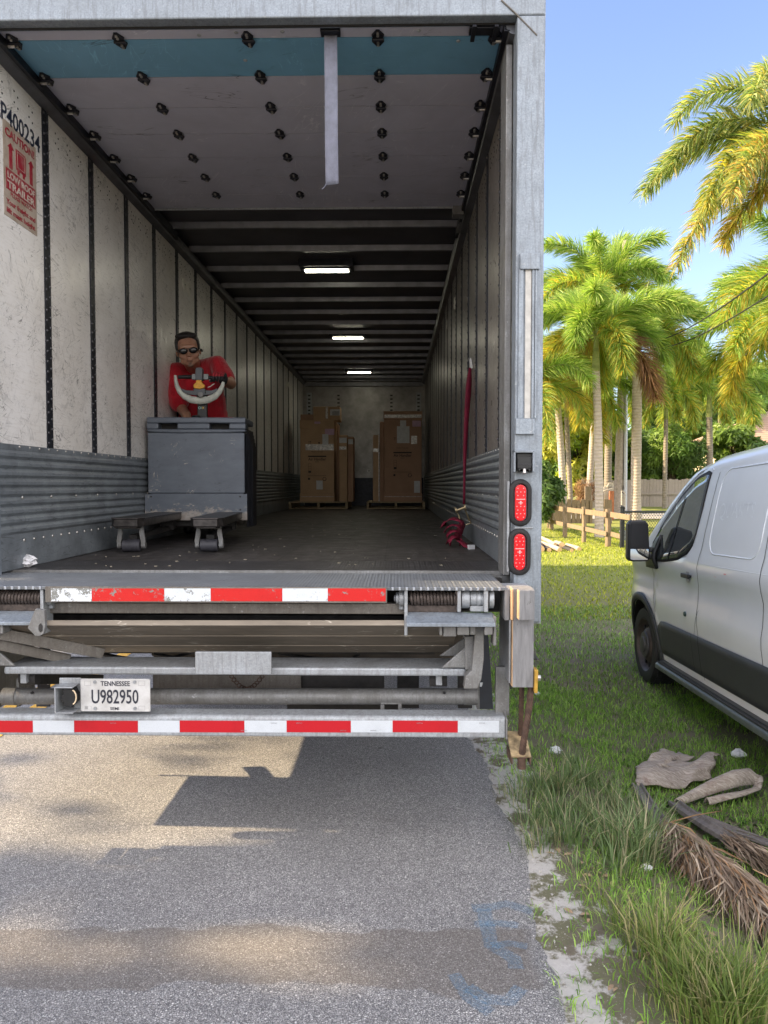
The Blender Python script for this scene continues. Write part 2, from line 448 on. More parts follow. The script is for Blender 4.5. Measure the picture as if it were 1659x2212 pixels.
# asphalt
def asphalt():
    t = NT('asphalt_with_exposed_aggregate')
    v3 = t.map(scale=(1, 1, .001))
    d = t.vor(135, v=v3); c = t.vor(135, v=v3, out=1)
    e = t.vor(135, 'DISTANCE_TO_EDGE', v=v3)
    bw = t.node('ShaderNodeRGBToBW'); t.inp(bw, 0, c)
    stone = t.ramp(bw.outputs[0], [(.15, (.26, .25, .245)), (.5, (.48, .465, .45)), (.85, (.76, .74, .71))])
    gap = t.ramp(e, [(.03, 0), (.14, 1)])
    keep = t.ramp(t.noise(180, 2, .5, v=v3), [(.38, 0), (.48, 1)])
    col = t.mix(t.math('MULTIPLY', gap, keep), (.12, .12, .125), stone)
    # finer chips
    c2 = t.vor(290, v=v3, out=1); b2 = t.node('ShaderNodeRGBToBW'); t.inp(b2, 0, c2)
    col = t.mix(t.ramp(b2.outputs[0], [(.62, 0), (.68, .7)]), col, (.45, .44, .43))
    big = t.ramp(t.noise(1.1, 6, .6, v=v3), [(.35, 0), (.7, 1)])
    col = t.mix(t.math('MULTIPLY', big, .36), col, (.12, .118, .115), 'MIX')
    # the old damp stain that crosses the lane
    x, y, z = t.sep()
    wob = t.math('MULTIPLY', t.math('SUBTRACT', t.noise(1.3, 4, .6, v=v3), .5), .42)
    yy = t.math('ADD', y, wob)
    band = t.math('MULTIPLY', t.ramp(t.math('SUBTRACT', yy, 2.31), [(0, 0), (.012, 1)]), t.ramp(t.math('SUBTRACT', 2.64, yy), [(0, 0), (.012, 1)]))
    band = t.math('MULTIPLY', band, t.ramp(t.math('SUBTRACT', t.math('ADD', .52, wob), x), [(0, 0), (.05, 1)]))
    col = t.mix(t.math('MULTIPLY', band, .5), col, (.15, .125, .10))
    # dark tar spots
    sp = t.ramp(t.noise(7, 2, .4, v=v3), [(.76, 0), (.80, 1)]); col = t.mix(t.math('MULTIPLY', sp, .6), col, (.06, .055, .05))
    t.base(col).rough(.85)
    t.bump(t.math('MULTIPLY', gap, keep), .9, .004); return t.m
M['asphalt'] = asphalt()

def sandy():
    t = NT('sandy_verge_ground')
    x, y, z = t.sep()
    base = t.mix(t.noise(60, 6, .7), (.42, .39, .355), (.62, .60, .565))
    soil = t.mix(t.noise(25, 6, .7), (.10, .085, .06), (.24, .20, .15))
    turf = t.mix(t.noise(40, 6, .75), (.11, .105, .06), (.20, .19, .115))
    m1 = t.ramp(t.math('ADD', t.noise(5, 6, .7), t.math('MULTIPLY', t.noise(1.3, 3), .6)), [(.76, 0), (.86, 1)])
    g = t.mix(m1, turf, soil)
    # bare sand beside the road, thinning out to the right
    k = t.math('ADD', t.math('MULTIPLY_ADD', x, -1.25, .86), t.math('MULTIPLY', t.math('SUBTRACT', t.noise(3.6, 7, .75), .5), 3.2))
    sand = t.ramp(k, [(.02, 0), (.22, 1)])
    left = t.ramp(t.math('MULTIPLY_ADD', x, .1, .5), [(.4, 0), (.5, 1)])
    col = t.mix(t.math('MULTIPLY', sand, left), g, base)
    peb = t.ramp(t.vor(90), [(.12, 1), (.2, 0)])
    col = t.mix(t.math('MULTIPLY', peb, .25), col, (.75, .73, .7))
    far = t.mix(t.noise(3, 8, .8), (.17, .21, .03), (.30, .32, .06))
    col = t.mix(t.ramp(t.math('MULTIPLY_ADD', y, .1, -.6), [(.3, 0), (.9, .85)]), col, far)
    t.base(col).rough(.95); t.bump(t.noise(120, 5, .8), .7, .01); return t.m
M['ground'] = sandy()

# ------------------------------------------------------------------ ground, road
def sstep(a, b, x):
    t = min(1, max(0, (x - a) / (b - a))); return t * t * (3 - 2 * t)
def GZ(x, y):
    if x < 0: return -.004 if x > -6.4 else -.004 - .1 * sstep(-6.4, -9, x)
    side = sstep(.62, 1.9, x)
    dip = -.235 * sstep(1.0, 3.6, y + .4 * x) * (1 - sstep(9, 17, y))
    rise = .045 * max(0, y - 20) * sstep(18, 24, y) * (1 if y < 45 else 0) + (1.1 if y >= 45 else 0) * 1.0
    rise = min(rise, .65)
    bump = .02 * mnoise.noise(Vector((x * .8, y * .8, 0))) + .008 * mnoise.noise(Vector((x * 4, y * 4, 3)))
    return -.004 + side * (dip + rise + bump)
def axis(pts):
    out = []
    for (a, b, n) in pts: out += list(np.linspace(a, b, n, endpoint=False))
    return out + [pts[-1][1]]
xs = axis([(-300, -20, 8), (-20, 0, 20), (0, .5, 4), (.5, 4, 60), (4, 20, 60), (20, 60, 14), (60, 400, 6)])
ys = axis([(-60, 0, 10), (0, 9, 110), (9, 45, 60), (45, 80, 8), (80, 600, 8)])
gv = [(x, y, GZ(x, y)) for x in xs for y in ys]; ny = len(ys)
gf = [(i * ny + j, (i + 1) * ny + j, (i + 1) * ny + j + 1, i * ny + j + 1) for i in range(len(xs) - 1) for j in range(ny - 1)]
g = MB(); g.add(gv, gf); tag(g.build('ground', M['ground'], smooth=180), kind='structure')
def edge_x(y):
    return .515 + .035 * math.sin(y * 2.1 + 1) + .02 * math.sin(y * 6.3) + .018 * mnoise.noise(Vector((y * 9, 0, 0))) + .012 * mnoise.noise(Vector((y * 31, 2, 0)))
rd = MB(); Ys = axis([(-20, 0, 20), (0, 8, 320), (8, 70, 120)])
vs = []
for y in Ys: vs += [(-6.3, y, .004), (-2, y, .006), (edge_x(y) - .06, y, .005), (edge_x(y), y, -.002)]
rd.add(vs, [(i * 4 + k, i * 4 + k + 1, i * 4 + 5 + k, i * 4 + 4 + k) for i in range(len(Ys) - 1) for k in range(3)])
tag(rd.build('road', M['asphalt']), kind='structure')

def worn_paint(name, c, cover=.5, sc=60, soft=.06, top=1):
    t = NT(name)
    m = t.ramp(t.noise(sc, 5, .75), [(cover - soft, top), (cover + soft, 0)])
    tr = t.node('ShaderNodeBsdfTransparent'); mx = t.node('ShaderNodeMixShader')
    t.inp(mx, 0, m); t.l.new(tr.outputs[0], mx.inputs[1]); t.l.new(t.b.outputs[0], mx.inputs[2]); t.l.new(mx.outputs[0], t.out.inputs[0])
    t.base(c).rough(.7); return t.m
yl = MB()
for a, b in ((-2.66, -2.54), (-2.86, -2.76)):
    yl.add([(a, -10, .0095), (b, -10, .0095), (b, 60, .0095), (a, 60, .0095)], [(0, 1, 2, 3)])
tag(yl.build('road_marking', worn_paint('worn_yellow_road_paint', (.72, .40, .03), .62)), kind='structure')
# faded blue survey spray paint near the road edge
bp = MB(); rs = random.Random(4)
def stroke(pts, wd, z=.0105):
    n = len(pts); L = []
    for i, (x, y) in enumerate(pts):
        a = Vector(pts[min(i + 1, n - 1)]) - Vector(pts[max(i - 1, 0)]); a = Vector((-a.y, a.x)).normalized() * wd / 2
        L += [(x + a.x, y + a.y, z), (x - a.x, y - a.y, z)]
    bp.add(L, [(2 * i, 2 * i + 1, 2 * i + 3, 2 * i + 2) for i in range(n - 1)])
def px2(l): return [tuple(PZ(x, y, 0)[:2]) for x, y in l]
stroke(px2([(1020, 1968), (1060, 1965), (1095, 1958), (1150, 1975)]), .05)
stroke(px2([(1025, 2003), (1070, 2000), (1120, 2005)]), .04, .0112)
stroke(px2([(1045, 1970), (1052, 2005), (1062, 2050), (1110, 2078), (1115, 2100)]), .055, .0118)
stroke(px2([(1062, 2050), (1100, 2045), (1140, 2052)]), .035, .0124)
stroke(px2([(1010, 2140), (1050, 2165), (1100, 2170), (1125, 2140)]), .05, .0112)
stroke(px2([(980, 2110), (1010, 2160), (1060, 2195)]), .045, .0106)
tag(bp.build('pavement_paint', worn_paint('faded_blue_spray_paint', (.13, .30, .46), .53, 110, .18, .30)), kind='structure')
# ------------------------------------------------------------------ trailer
K = 1659 / 3072
def zc(ox, oy, s): return lambda x, y: ((ox + x * s) * K, (oy + y * s) * K)
Z6 = zc(1100, 1800, 1100 / 1659); ZH = zc(1550, 2280, 650 / 1659); ZL = zc(0, 2300, 350 / 1191); ZP = zc(1900, 2200, 300 / 737)
WL, WR, FZ, Y0, YB = -1.93, .563, 1.19, 3.40, 15.2
CX = -.74
trailer = thing('box_trailer', 'long freight box trailer with open rear door and folded tail lift, parked on the asphalt', 'trailer', (-.68, 3.4, 0))
T = trailer
def PB(mb, x0, x1, y0, y1, Y, dep):
    a = P(x0, y0, Y); b = P(x1, y1, Y); return mb.box(a.x, b.x, Y, Y + dep, a.z, b.z)
def PP(mb, pts, Ya, Yb):
    q = [P(x, y, Ya) for x, y in pts]; return mb.prism([(p.x, p.z) for p in q], Ya, Yb, 'y')
def mir(mb, c=CX):
    m = MB(); m.v = [(2 * c - x, y, z) for x, y, z in mb.v]; m.f = [list(reversed(f)) for f in mb.f]; m.m = list(mb.m); return m

b = MB(); b.box(WL, WR, Y0 + .27, YB, 1.09, FZ); b.build('floor', M['floor'], T)
b = MB(); b.box(WL, WR, Y0 + .27, 4.12, FZ, FZ + .004); b.build('threshold_plate', M['tread_dark'], T)
# wall liners
for X, s in ((WL, 1), (WR, -1)):
    b = MB(); b.box(X, X - s * .03, Y0 + .05, YB, FZ, 3.86); b.mi = 1
    for i in range(60):
        y = 3.62 + i * .15
        for dy, dz in ((0, 3.60), (.035, 3.585), (0, 3.545), (.035, 3.53)): b.dome((X, y + dy, dz), (s, 0, 0), .006, .003, 6)
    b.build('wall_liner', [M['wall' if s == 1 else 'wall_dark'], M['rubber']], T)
    b = MB(); b.box(X - s * .032, X - s * .1, Y0 + .01, YB + .1, .98, 3.97); b.build('side_wall', M['galv'], T)
    # corrugated scuff liner
    z0, z1, n = 1.37, 1.795, 9
    prof = [(.004, FZ), (.012, FZ + .006), (.012, 1.355)]
    for i in range(n):
        za = z0 + (z1 - z0) * i / n; h = (z1 - z0) / n
        prof += [(.010, za), (.022, za + h * .3), (.022, za + h * .62), (.010, za + h * .92)]
    prof += [(.012, 1.80), (.012, 1.822), (.002, 1.823)]
    m = MB(); yy = np.linspace(Y0 + .05, YB, 26)
    vs = [(X + s * p[0], y, p[1]) for y in yy for p in prof]; k = len(prof)
    m.add(vs, [(i * k + j, i * k + j + 1, (i + 1) * k + j + 1, (i + 1) * k + j) for i in range(len(yy) - 1) for j in range(k - 1)])
    m.mi = 1
    for i in range(110):
        y = Y0 + .34 + i * .105
        m.dome((X + s * .012, y, 1.812), (s, 0, 0), .007)
        if y < 12:
            m.dome((X + s * .012, y + .03, 1.335), (s, 0, 0), .009)
            if i % 3 == 0: m.dome((X + s * .022, y, 1.555), (s, 0, 0), .009)
    m.build('corrugated_liner', [M['corr'], M['bolt']], T, smooth=40)
    # black seam strips with rivets and slots
    for i in range(18):
        y = 4.09 + .605 * i; m = MB()
        m.box(X - s * .001, X + s * .007, y - .033, y + .033, 1.822, 3.68)
        if i < 7:
            m.mi = 1
            z = 1.85
            while z < 3.66:
                m.dome((X + s * .007, y - .021, z), (s, 0, 0), .0085, .006); m.dome((X + s * .007, y + .021, z + .022), (s, 0, 0), .0085, .006); z += .056
            m.mi = 2; z = 1.9
            while z < 3.6: m.box(X + s * .0071, X + s * .0085, y - .004, y + .004, z, z + .05); z += .112
        m.build('wall_seam', [M['black_metal'], simple('dull_rivet', (.10, .10, .11), .4, .5) if i == 0 and s == 1 else bpy.data.materials['dull_rivet'], M['rubber']], T, smooth=40)
    # cant rail
    m = MB(); m.prism([(X + s * .001, 3.66), (X + s * .05, 3.675), (X + s * .068, 3.70), (X + s * .068, 3.73), (X + s * .001, 3.80)], Y0 + .06, YB, 'y')
    m.mi = 1; m.box(X + s * .001, X + s * .045, Y0 + .06, YB, 3.80, 3.87)
    m.build('top_rail', [M['frame_dark'] if 0 else simple('worn_rail_steel', (.13, .135, .15), .4, .5, .3, 5) if s == 1 else bpy.data.materials['worn_rail_steel'], M['black_metal']], T, smooth=35)
b = MB(); b.box(WL - .1, WR + .1, Y0 + .09, YB + .1, 3.88, 3.97); b.box(WL + .002, WR - .002, 5.75, YB - .005, 3.785, 3.879); b.build('roof', M['roof'], T)
for i in range(15):
    y = 6.17 + .615 * i; b = MB()
    b.prism([(y - .026, 3.784), (y - .016, 3.732), (y + .016, 3.732), (y + .026, 3.784)], WL + .04, WR - .04, 'x'); b.build('roof_bow', M['bow'], T, bevel=.003)
# front bulkhead
b = MB(); b.box(WL, WR, YB, YB + .06, FZ, 3.88)
fw = simple('bulkhead_panel', (.26, .25, .24), .4, .3, .35, 4)
b.mi = 0; b.build('front_wall', fw, T)
b = MB(); b.box(WL + .03, WR - .03, YB - .012, YB, FZ, 1.76)
for i in range(12):
    for z in (1.25, 1.48, 1.72): b.dome((WL + .1 + i * .21, YB - .012, z), (0, -1, 0), .009)
b.build('kick_plate', M['black_metal'], T)
for X in (WL + .13, -1.2, -.68, -.12, WR - .13):
    b = MB(); wdt = .05 if X not in (-.68,) else .03; b.box(X - wdt, X + wdt, YB - .016, YB - .002, 1.77, 3.5)
    if X != -.68:
        b.mi = 1
        for k in range(22): b.box(X - wdt * .5, X + wdt * .5, YB - .018, YB - .015, 1.85 + k * .075, 1.88 + k * .075)
    else:
        for k in range(40): b.dome((X, YB - .016, 1.8 + k * .04), (0, -1, 0), .006)
    b.build('logistics_track', [M['galv'] if abs(X + .68) > 1 else fw, M['rubber']], T)
b = MB(); b.box(WL + .04, WR - .04, YB - .09, YB - .02, 3.62, 3.70); b.box(WL + .04, WR - .04, YB - .12, YB - .02, 3.72, 3.78); b.build('front_header', M['bow'], T, bevel=.004)
# D ring in the bulkhead
c = P(797, 1017, YB - .02); b = MB(); b.tube([(c.x + .03 * math.cos(a), YB - .03, c.z + .03 * math.sin(a)) for a in np.linspace(0, 6.283, 17)], .006, 6); b.build('tie_ring', M['bolt'], T)
# oval vents
vent_m = simple('white_vent_plastic', (.75, .74, .68), .4)
for (px_, py_, X, s) in ((397, 615, WL, 1), (407.5, 624, WL, 1), (983, 655, WR, -1), (620, 827, WL, 1), (623, 831, WL, 1), (967, 700, WR, -1)):
    p = PX(px_, py_, X); m = MB()
    m.cyl((X, p.y, p.z), (X + s * .012, p.y, p.z), .062, .052, 20); m.mi = 1; m.box(X + s * .0125, X + s * .014, p.y - .012, p.y + .012, p.z - .003, p.z + .003)
    m.build('vent_cap', [vent_m, M['rubber']], T, smooth=40)

# interior LED lamps
led = NT('lit_led_strip'); led.base((.9, .9, .8)); led.inp(led.b, 'Emission Color', (1, .95, .74, 1)); led.inp(led.b, 'Emission Strength', 13)
for (lx, ly) in ((706, 583), (752, 729), (776, 804)):
    p = PZ(lx, ly, 3.705); m = MB()
    m.box(p.x - .26, p.x + .26, p.y - .10, p.y + .12, 3.715, 3.80)
    m.prism([(p.x - .235, p.y - .055), (p.x + .235, p.y - .055), (p.x + .235, p.y + .055), (p.x - .235, p.y + .055)], 3.700, 3.715, 'z')
    o = m.build('interior_lamp', M['black_metal'], T, bevel=.003)
    m = MB(); m.box(p.x - .21, p.x + .21, p.y - .036, p.y + .036, 3.690, 3.6998); m.build('lamp_lens', led.m, o)

# ---- roll up door, stored under the roof
DZ = 3.725
door = MB(); 
ds = [3.425, 3.564, 3.889, 4.2, 4.51, 4.825, 5.13, 5.44, 5.70]
for i in range(8):
    door.mi = 1 if i == 1 else 0
    door.box(-1.875, .485, ds[i] + .003, ds[i + 1] - .003, DZ, DZ + .02)
door.mi = 2; door.box(-1.87, .48, ds[0], ds[-1], DZ + .012, DZ + .03)
door.mi = 3; door.box(-1.875, .485, ds[-1], ds[-1] + .012, DZ - .012, DZ + .03)
door = door.build('roll_up_door', [M['door'], M['door_blue'], M['rubber'], M['galv']], T)
for y in ds[1:8]:
    for X in (-1.82, -1.315, -.705, -.092, .455):
        m = MB(); q = [(a * .8, b * .82) for a, b in [(-.010, -.072), (.010, -.072), (.022, -.05), (.036, -.028), (.026, 0), (.036, .028), (.022, .05), (.010, .072), (-.010, .072), (-.022, .05), (-.036, .028), (-.026, 0), (-.036, -.028), (-.022, -.05)]]
        m.prism([(X + a, y + c) for a, c in q], DZ - .009, DZ - .0005, 'z'); m.cyl((X - .028, y, DZ - .012), (X + .028, y, DZ - .012), .006, n=8)
        m.mi = 1
        for c in (-.046, -.028, .028, .046): m.cyl((X, y + c, DZ - .016), (X, y + c, DZ - .009), .0065, n=6)
        if abs(X + .68) > 1:
            m.mi = 1; s = 1 if X > 0 else -1; m.cyl((X, y + .01, DZ - .02), (X + s * .055, y + .01, DZ - .02), .008, n=8)
        m.build('hinge', [M['black_metal'], M['bolt']], door, smooth=30)
m = MB(); m.box(.33, .47, 3.47, 3.53, DZ - .02, DZ - .001); m.box(.34, .36, 3.44, 3.56, DZ - .032, DZ - .02); m.box(.44, .46, 3.44, 3.56, DZ - .032, DZ - .02)
m.build('end_latch', M['black_metal'], door, bevel=.003)
m = MB()
for (x, y) in ((430, 76), (510, 70), (905, 66), (610, 68), (530, 130), (990, 88)): 
    p = PZ(x, y, DZ); m = MB(); m.dome((p.x, p.y, DZ - .0005), (0, 0, -1), .011, .006); m.build('door_bolt', M['galv'], door)
# pull strap
web = simple('pale_grey_webbing', (.16, .17, .22), .85, 0, .18, 30, .5, 200)
ztop = P(716, 70, 3.52).z; zb = P(718, 397, 3.52).z; m = MB()
def fs(u, v):
    z = ztop + (zb - ztop) * u; cxs = P(714, 70, 3.52).x + (P(717, 397, 3.52).x - P(714, 70, 3.52).x) * u
    return (cxs + (v - .5) * (.06), 3.52 + .012 * math.sin(u * 7) * u + .004 * math.sin(v * 3.1), z + (v - .5) * .006)
m.grid(fs, 30, 4); o = m.build('pull_strap', web, door, smooth=180); md = o.modifiers.new('thick', 'SOLIDIFY'); md.thickness = .003
m = MB(); m.box(fs(0, 0)[0] - .016, fs(0, 1)[0] + .016, 3.49, 3.54, ztop - .012, ztop + .01); m.build('strap_clip', M['black_metal'], door, bevel=.004)
m = MB(); q = fs(1, 0); m.tube([(q[0] + .002, 3.52, q[2]), (q[0] - .004, 3.515, q[2] - .012), (q[0] - .009, 3.51, q[2] - .02), (q[0] - .017, 3.51, q[2] - .026)], .0016, 5); m.build('loose_thread', web, door)
# door tracks
for X, s in ((WL, 1), (WR, -1)):
    m = MB(); m.box(X + s * .072, X + s * .078, 3.46, 6.3, 3.69, 3.745); m.box(X + s * .05, X + s * .078, 3.46, 6.3, 3.684, 3.69)
    m.build('door_track', M['black_metal'], T)
m = MB(); m.bar(P(1003, 452, 5.75), P(990, 500, 6.1), .03, .03); m.box(.42, .50, 5.68, 5.78, 3.66, 3.73); m.build('track_bracket', M['galv_dark'], T)

# ---- rear frame
HZ = P(600, 38, Y0).z
m = MB(); m.box(-2.05, .66, Y0, Y0 + .085, HZ, 4.15); o = m.build('rear_header', M['galv_blue'], T, bevel=.006)
m = MB(); m.box(-2.0, .535, Y0 + .055, Y0 + .062, HZ - .008, HZ); m.build('door_seal', M['rubber'], T)
post = MB(); post.box(.535, .66, Y0 - .002, Y0 + .11, .985, HZ + .001 - .003); post = post.build('rear_post', M['galv_blue'], T, bevel=.008)
pl = MB(); pl.box(2 * -.68 - .66, 2 * -.68 - .535, Y0 - .002, Y0 + .11, .985, HZ - .002); pl.build('rear_post', M['galv_blue'], T, bevel=.008)
for X in ((.505, .534),):
    m = MB(); m.box(X[0], X[1], Y0 + .12, Y0 + .30, FZ, 3.66); m.build('scuff_post', M['galv_dark'], T, bevel=.003)
m = MB(); a, bb, c = P(1083, 0, Y0 - .003), P(1112, 27, Y0 - .003), P(1160, 76, Y0 - .003); m.tube([a, bb, c], .0035, 6); m.build('weld_seam', M['galv_brown'], T)
m = MB()
PB(m, 1124, 1166, 546, 581, Y0 - .022, .022); PB(m, 1114, 1155, 904, 938, Y0 - .022, .022)
PB(m, 1121, 1129, 581, 904, Y0 - .014, .014); PB(m, 1150, 1153, 581, 904, Y0 - .014, .014); PB(m, 1156.5, 1158.5, 581, 904, Y0 - .014, .014)
m.mi = 1; PB(m, 1135, 1146, 581, 904, Y0 - .009, .009); m.mi = 2; PB(m, 1146.2, 1149.8, 581, 904, Y0 - .005, .005)
m.build('hinge_channel', [M['galv_blue'], simple('pale_grey_strip', (.50, .49, .46), .6, 0, .15, 30), M['galv_dark']], post, bevel=.004)
m = MB(); PB(m, 1112, 1152, 1139, 1142, Y0 - .008, .008); PB(m, 1096, 1100, 1040, 1235, Y0 - .006, .006); m.build('weld_bead', M['galv'], post, bevel=.002)
# camera housing
m = MB(); PB(m, 1110, 1155, 973, 978, Y0 - .05, .05); PB(m, 1110, 1114, 973, 1020, Y0 - .05, .05); PB(m, 1151, 1155, 973, 1020, Y0 - .05, .05)
o = m.build('lamp_bracket', M['galv_blue'], post, bevel=.003)
m = MB(); PB(m, 1116, 1150, 979, 1018, Y0 - .03, .03); PB(m, 1118, 1148, 988, 1012, Y0 - .045, .015)
PP(m, [(1119, 1012), (1147, 1012), (1144, 1021), (1139, 1012.5), (1127, 1012.5), (1122, 1021)], Y0 - .045, Y0 - .02)
m.mi = 1; p = P(1133, 1012, Y0 - .05); m.cyl((p.x, p.y, p.z), (p.x, p.y, p.z - .022), .006, .009, 10)
m.build('rubber_bumper', [M['black_plastic'], M['bolt']], post, bevel=.003)
text('GUARDIAN', .010, simple('moulded_logo', (.04, .04, .045), .5), Mback(P(1121, 1005.5, Y0 - .0465)), post, sx=.9, bold=.02)
# tail lamps
def stadium(cx, cz, wd, ht, n=12):
    r = wd / 2; h = ht / 2 - r; o = []
    for i in range(n + 1): a = math.pi * i / n; o.append((cx + r * math.cos(a), cz + h + r * math.sin(a)))
    for i in range(n + 1): a = math.pi + math.pi * i / n; o.append((cx + r * math.cos(a), cz - h + r * math.sin(a)))
    return o
lens = NT('red_tail_lens'); lens.base(lens.mix(lens.ramp(lens.noise(200, 2), [(.4, 0), (.6, 1)]), (.35, .003, .008), (.6, .01, .02))).rough(.15); lens.inp(lens.b, 'Emission Color', (1, .02, .03, 1)); lens.inp(lens.b, 'Emission Strength', .12)
dot = NT('lit_red_led'); dot.base((1, .2, .2)); dot.inp(dot.b, 'Emission Color', (1, .07, .07, 1)); dot.inp(dot.b, 'Emission Strength', 1.3)
for (cx_, cy_) in ((1123.5, 1086), (1121.5, 1192)):
    c = P(cx_, cy_, Y0); m = MB()
    rings = [(.0, .105, .218), (-.016, .100, .213), (-.020, .090, .203), (-.020, .066, .178), (-.010, .058, .170)]
    pts = [[(x, Y0 + dy, z) for x, z in stadium(c.x, c.z, wd, ht)] for dy, wd, ht in rings]; n = len(pts[0])
    m.add([p for r_ in pts for p in r_], [(i * n + j, i * n + (j + 1) % n, (i + 1) * n + (j + 1) % n, (i + 1) * n + j) for i in range(len(rings) - 1) for j in range(n)])
    o = fixn(m.build('tail_lamp', M['rubber'], post, smooth=50))
    m = MB(); m.prism(stadium(c.x, c.z, .050, .165), Y0 - .017, Y0, 'y'); o2 = m.build('lens', lens.m, post, bevel=.004)
    m = MB()
    for r_ in range(9):
        for q in ((-.013, .013) if r_ % 2 == 0 else (-.017, 0, .017)):
            if r_ in (4,) : q = q * .6
            m.ball((c.x + q, Y0 - .0175, c.z + (r_ - 4) * .0165), .0026, 4)
    m.ball((c.x, Y0 - .0175, c.z), .006, 5, (.8, .5, 1.5)); m.box(c.x - .02, c.x + .02, Y0 - .019, Y0 - .017, c.z + .014, c.z + .0175)
    m.build('led_cluster', dot.m, post)
c = P(1151, 1264, Y0); m = MB(); m.ball((c.x + .012, Y0 + .05, c.z), .03, 7, (.6, 1, 1.1)); m.build('side_marker_lamp', lens.m, T, smooth=180)

# ---- sill and tail lift deck
ramp_r = P(1092, 1272, 3.11).x
m = MB(); m.box(-2.03, ramp_r, 3.11, 3.60, FZ - .016, FZ - .002); m.build('dock_plate', M['tread'], T, bevel=.002)
m = MB(); m.box(-2.03, .66, 3.60, 3.67, 1.0, FZ - .012); m.box(-2.03, .66, 3.66, 3.675, FZ - .02, FZ + .004); m.build('rear_sill', M['galv_dark'], T)
m = MB(); m.box(-2.03, .5, 3.52, 3.59, 1.02, FZ - .02); m.build('sill_recess', M['frame_dark'], T)
lipz = P(400, 1302, 3.10).z
m = MB(); a = P(97, 1268, 3.10).x; bb = P(836, 1268, 3.10).x; m.box(a, bb, 3.10, 3.112, lipz, FZ - .001); m.build('dock_lip', M['galv_brown'], T, bevel=.002)
def tapes(segs, y0, y1, Y, names):
    for (x0, x1, mt) in segs:
        m = MB(); PB(m, x0, x1, y0, y1, Y - .0012, .001); m.build(names, M[mt], T)
tapes([(110, 198, 'white_tape_peeled'), (198, 355, 'red_tape_worn'), (355, 455, 'white_tape_worn'), (455, 610, 'red_tape_worn'), (610, 708, 'white_tape_worn'), (708, 833, 'red_tape_worn')], 1271, 1299, 3.10, 'reflective_tape')
for k, mt in enumerate([('red_tape', -69, 71), ('white_tape', 71, 160), ('red_tape', 160, 298), ('white_tape', 298, 388), ('red_tape', 388, 528), ('white_tape', 528, 619), ('red_tape', 619, 758), ('white_tape', 758, 848), ('red_tape', 848, 989), ('white_tape', 989, 1078)]):
    tapes([(mt[1], mt[2], mt[0])], 1556.5, 1582.5, 3.17, 'reflective_tape')
tm = simple('tape_print', (.25, .25, .27), .6)
for x, y in ((238, 1561), (520, 1577), (585, 1561), (640, 1561), (735, 1577), (800, 1577), (1035, 1561), (900, 1561)):
    text('DOT-C2', .0042, tm, Mback(P(x, y + 2, 3.1684)), T, 'tape_print', sx=1.2)
# bumper bar
m = MB(); zt = P(500, 1552, 3.17).z; zb = P(500, 1591, 3.17).z; xr = P(1092, 1590, 3.17).x
m.prism([(3.17, zb), (3.17, zt), (3.183, zt + .012), (3.27, zt + .014), (3.27, zb)], -2.0, xr, 'x'); m.build('bumper', M['galv'], T, bevel=.006)
m = MB(); q = [P(1092, 1550, 3.168), P(1099, 1548, 3.168), P(1101, 1592, 3.168), P(1092, 1592, 3.168)]
m.prism([(3.165, zb - .004), (3.165, zt + .004), (3.28, zt + .045), (3.285, zb - .02)], xr, xr + .008, 'x'); m.build('bumper_end_plate', M['galv_dark'], T, bevel=.002)
m = MB()
for x in (1085,): m.box(P(x, 1500, 3.24).x - .03, P(x, 1500, 3.24).x + .03, 3.23, 3.26, zt, .82); m.build('bumper_hanger', M['galv_dark'], T, bevel=.003); m = MB()
PB(m, 822, 868, 1516, 1522, 3.35, .08); PB(m, 822, 830, 1522, 1540, 3.35, .08); PB(m, 860, 868, 1522, 1540, 3.35, .08)
m.build('bumper_hanger', M['galv_dark'], T, bevel=.003)
# apron beam, folded platform, cross beam, torsion tube
m = MB(); PB(m, 92, 886, 1302, 1327, 3.18, .05); m.mi = 1; PB(m, 60, 1000, 1327, 1352, 3.42, .03); m.build('apron_beam', [M['galv_brown'], M['frame_dark']], T, bevel=.003)
m = MB(); a = P(-40, 1351, 3.13); bb = P(990, 1351, 3.13); c = P(975, 1409, 3.42); d = P(190, 1409, 3.42)
m.add([a, bb, c, d], [(0, 1, 2, 3)])
m.add([a, bb, bb + Vector((0, .012, .02)), a + Vector((0, .012, .02)), d + Vector((0, .02, .02)), c + Vector((0, .02, .02))], [(0, 3, 2, 1), (3, 4, 5, 2)])
for k in (2, 4):
    u = k / 5.5; p0 = a.lerp(d, u); p1 = bb.lerp(c, u); p0.x += .02; p1.x -= .02; p0.y -= .002; p1.y -= .002; m.bar(p0, p1, .004, .003)
plt = NT('planked_aluminium_platform'); nz = plt.noise(6, 6, .7, v=plt.map(scale=(.5, 3, 3)))
cc = plt.mix(plt.ramp(nz, [(.3, 0), (.7, 1)]), (.17, .145, .115), (.28, .24, .19)); s_ = plt.scratches(4, (4, -8), .012, 'y', .55, 3, 8); cc = plt.mix(plt.math('MULTIPLY', s_, .7), cc, (.7, .65, .55))
plt.base(cc).rough(.5).metal(.45)
m.mi = 0; o = m.build('folded_platform', plt.m, T)
m = MB(); p0 = P(-20, 1372, 3.10); p1 = P(335 / 1191 * 350 * K * 2.0, 1409, 3.36)
m.bar(P(-30, 1362, 3.12), P(222, 1410, 3.40), .05, .05); m.bar(P(-40, 1385, 3.12), P(150, 1424, 3.36), .02, .045); m.build('platform_strut', M['galv_brown'], T, bevel=.003)
m = MB(); zt2 = P(500, 1442, 3.20).z; zb2 = P(500, 1459, 3.20).z
m.box(P(8, 1450, 3.2).x, P(1008, 1450, 3.2).x, 3.20, 3.40, zb2, zt2); m.build('cross_beam', M['galv'], T, bevel=.008)
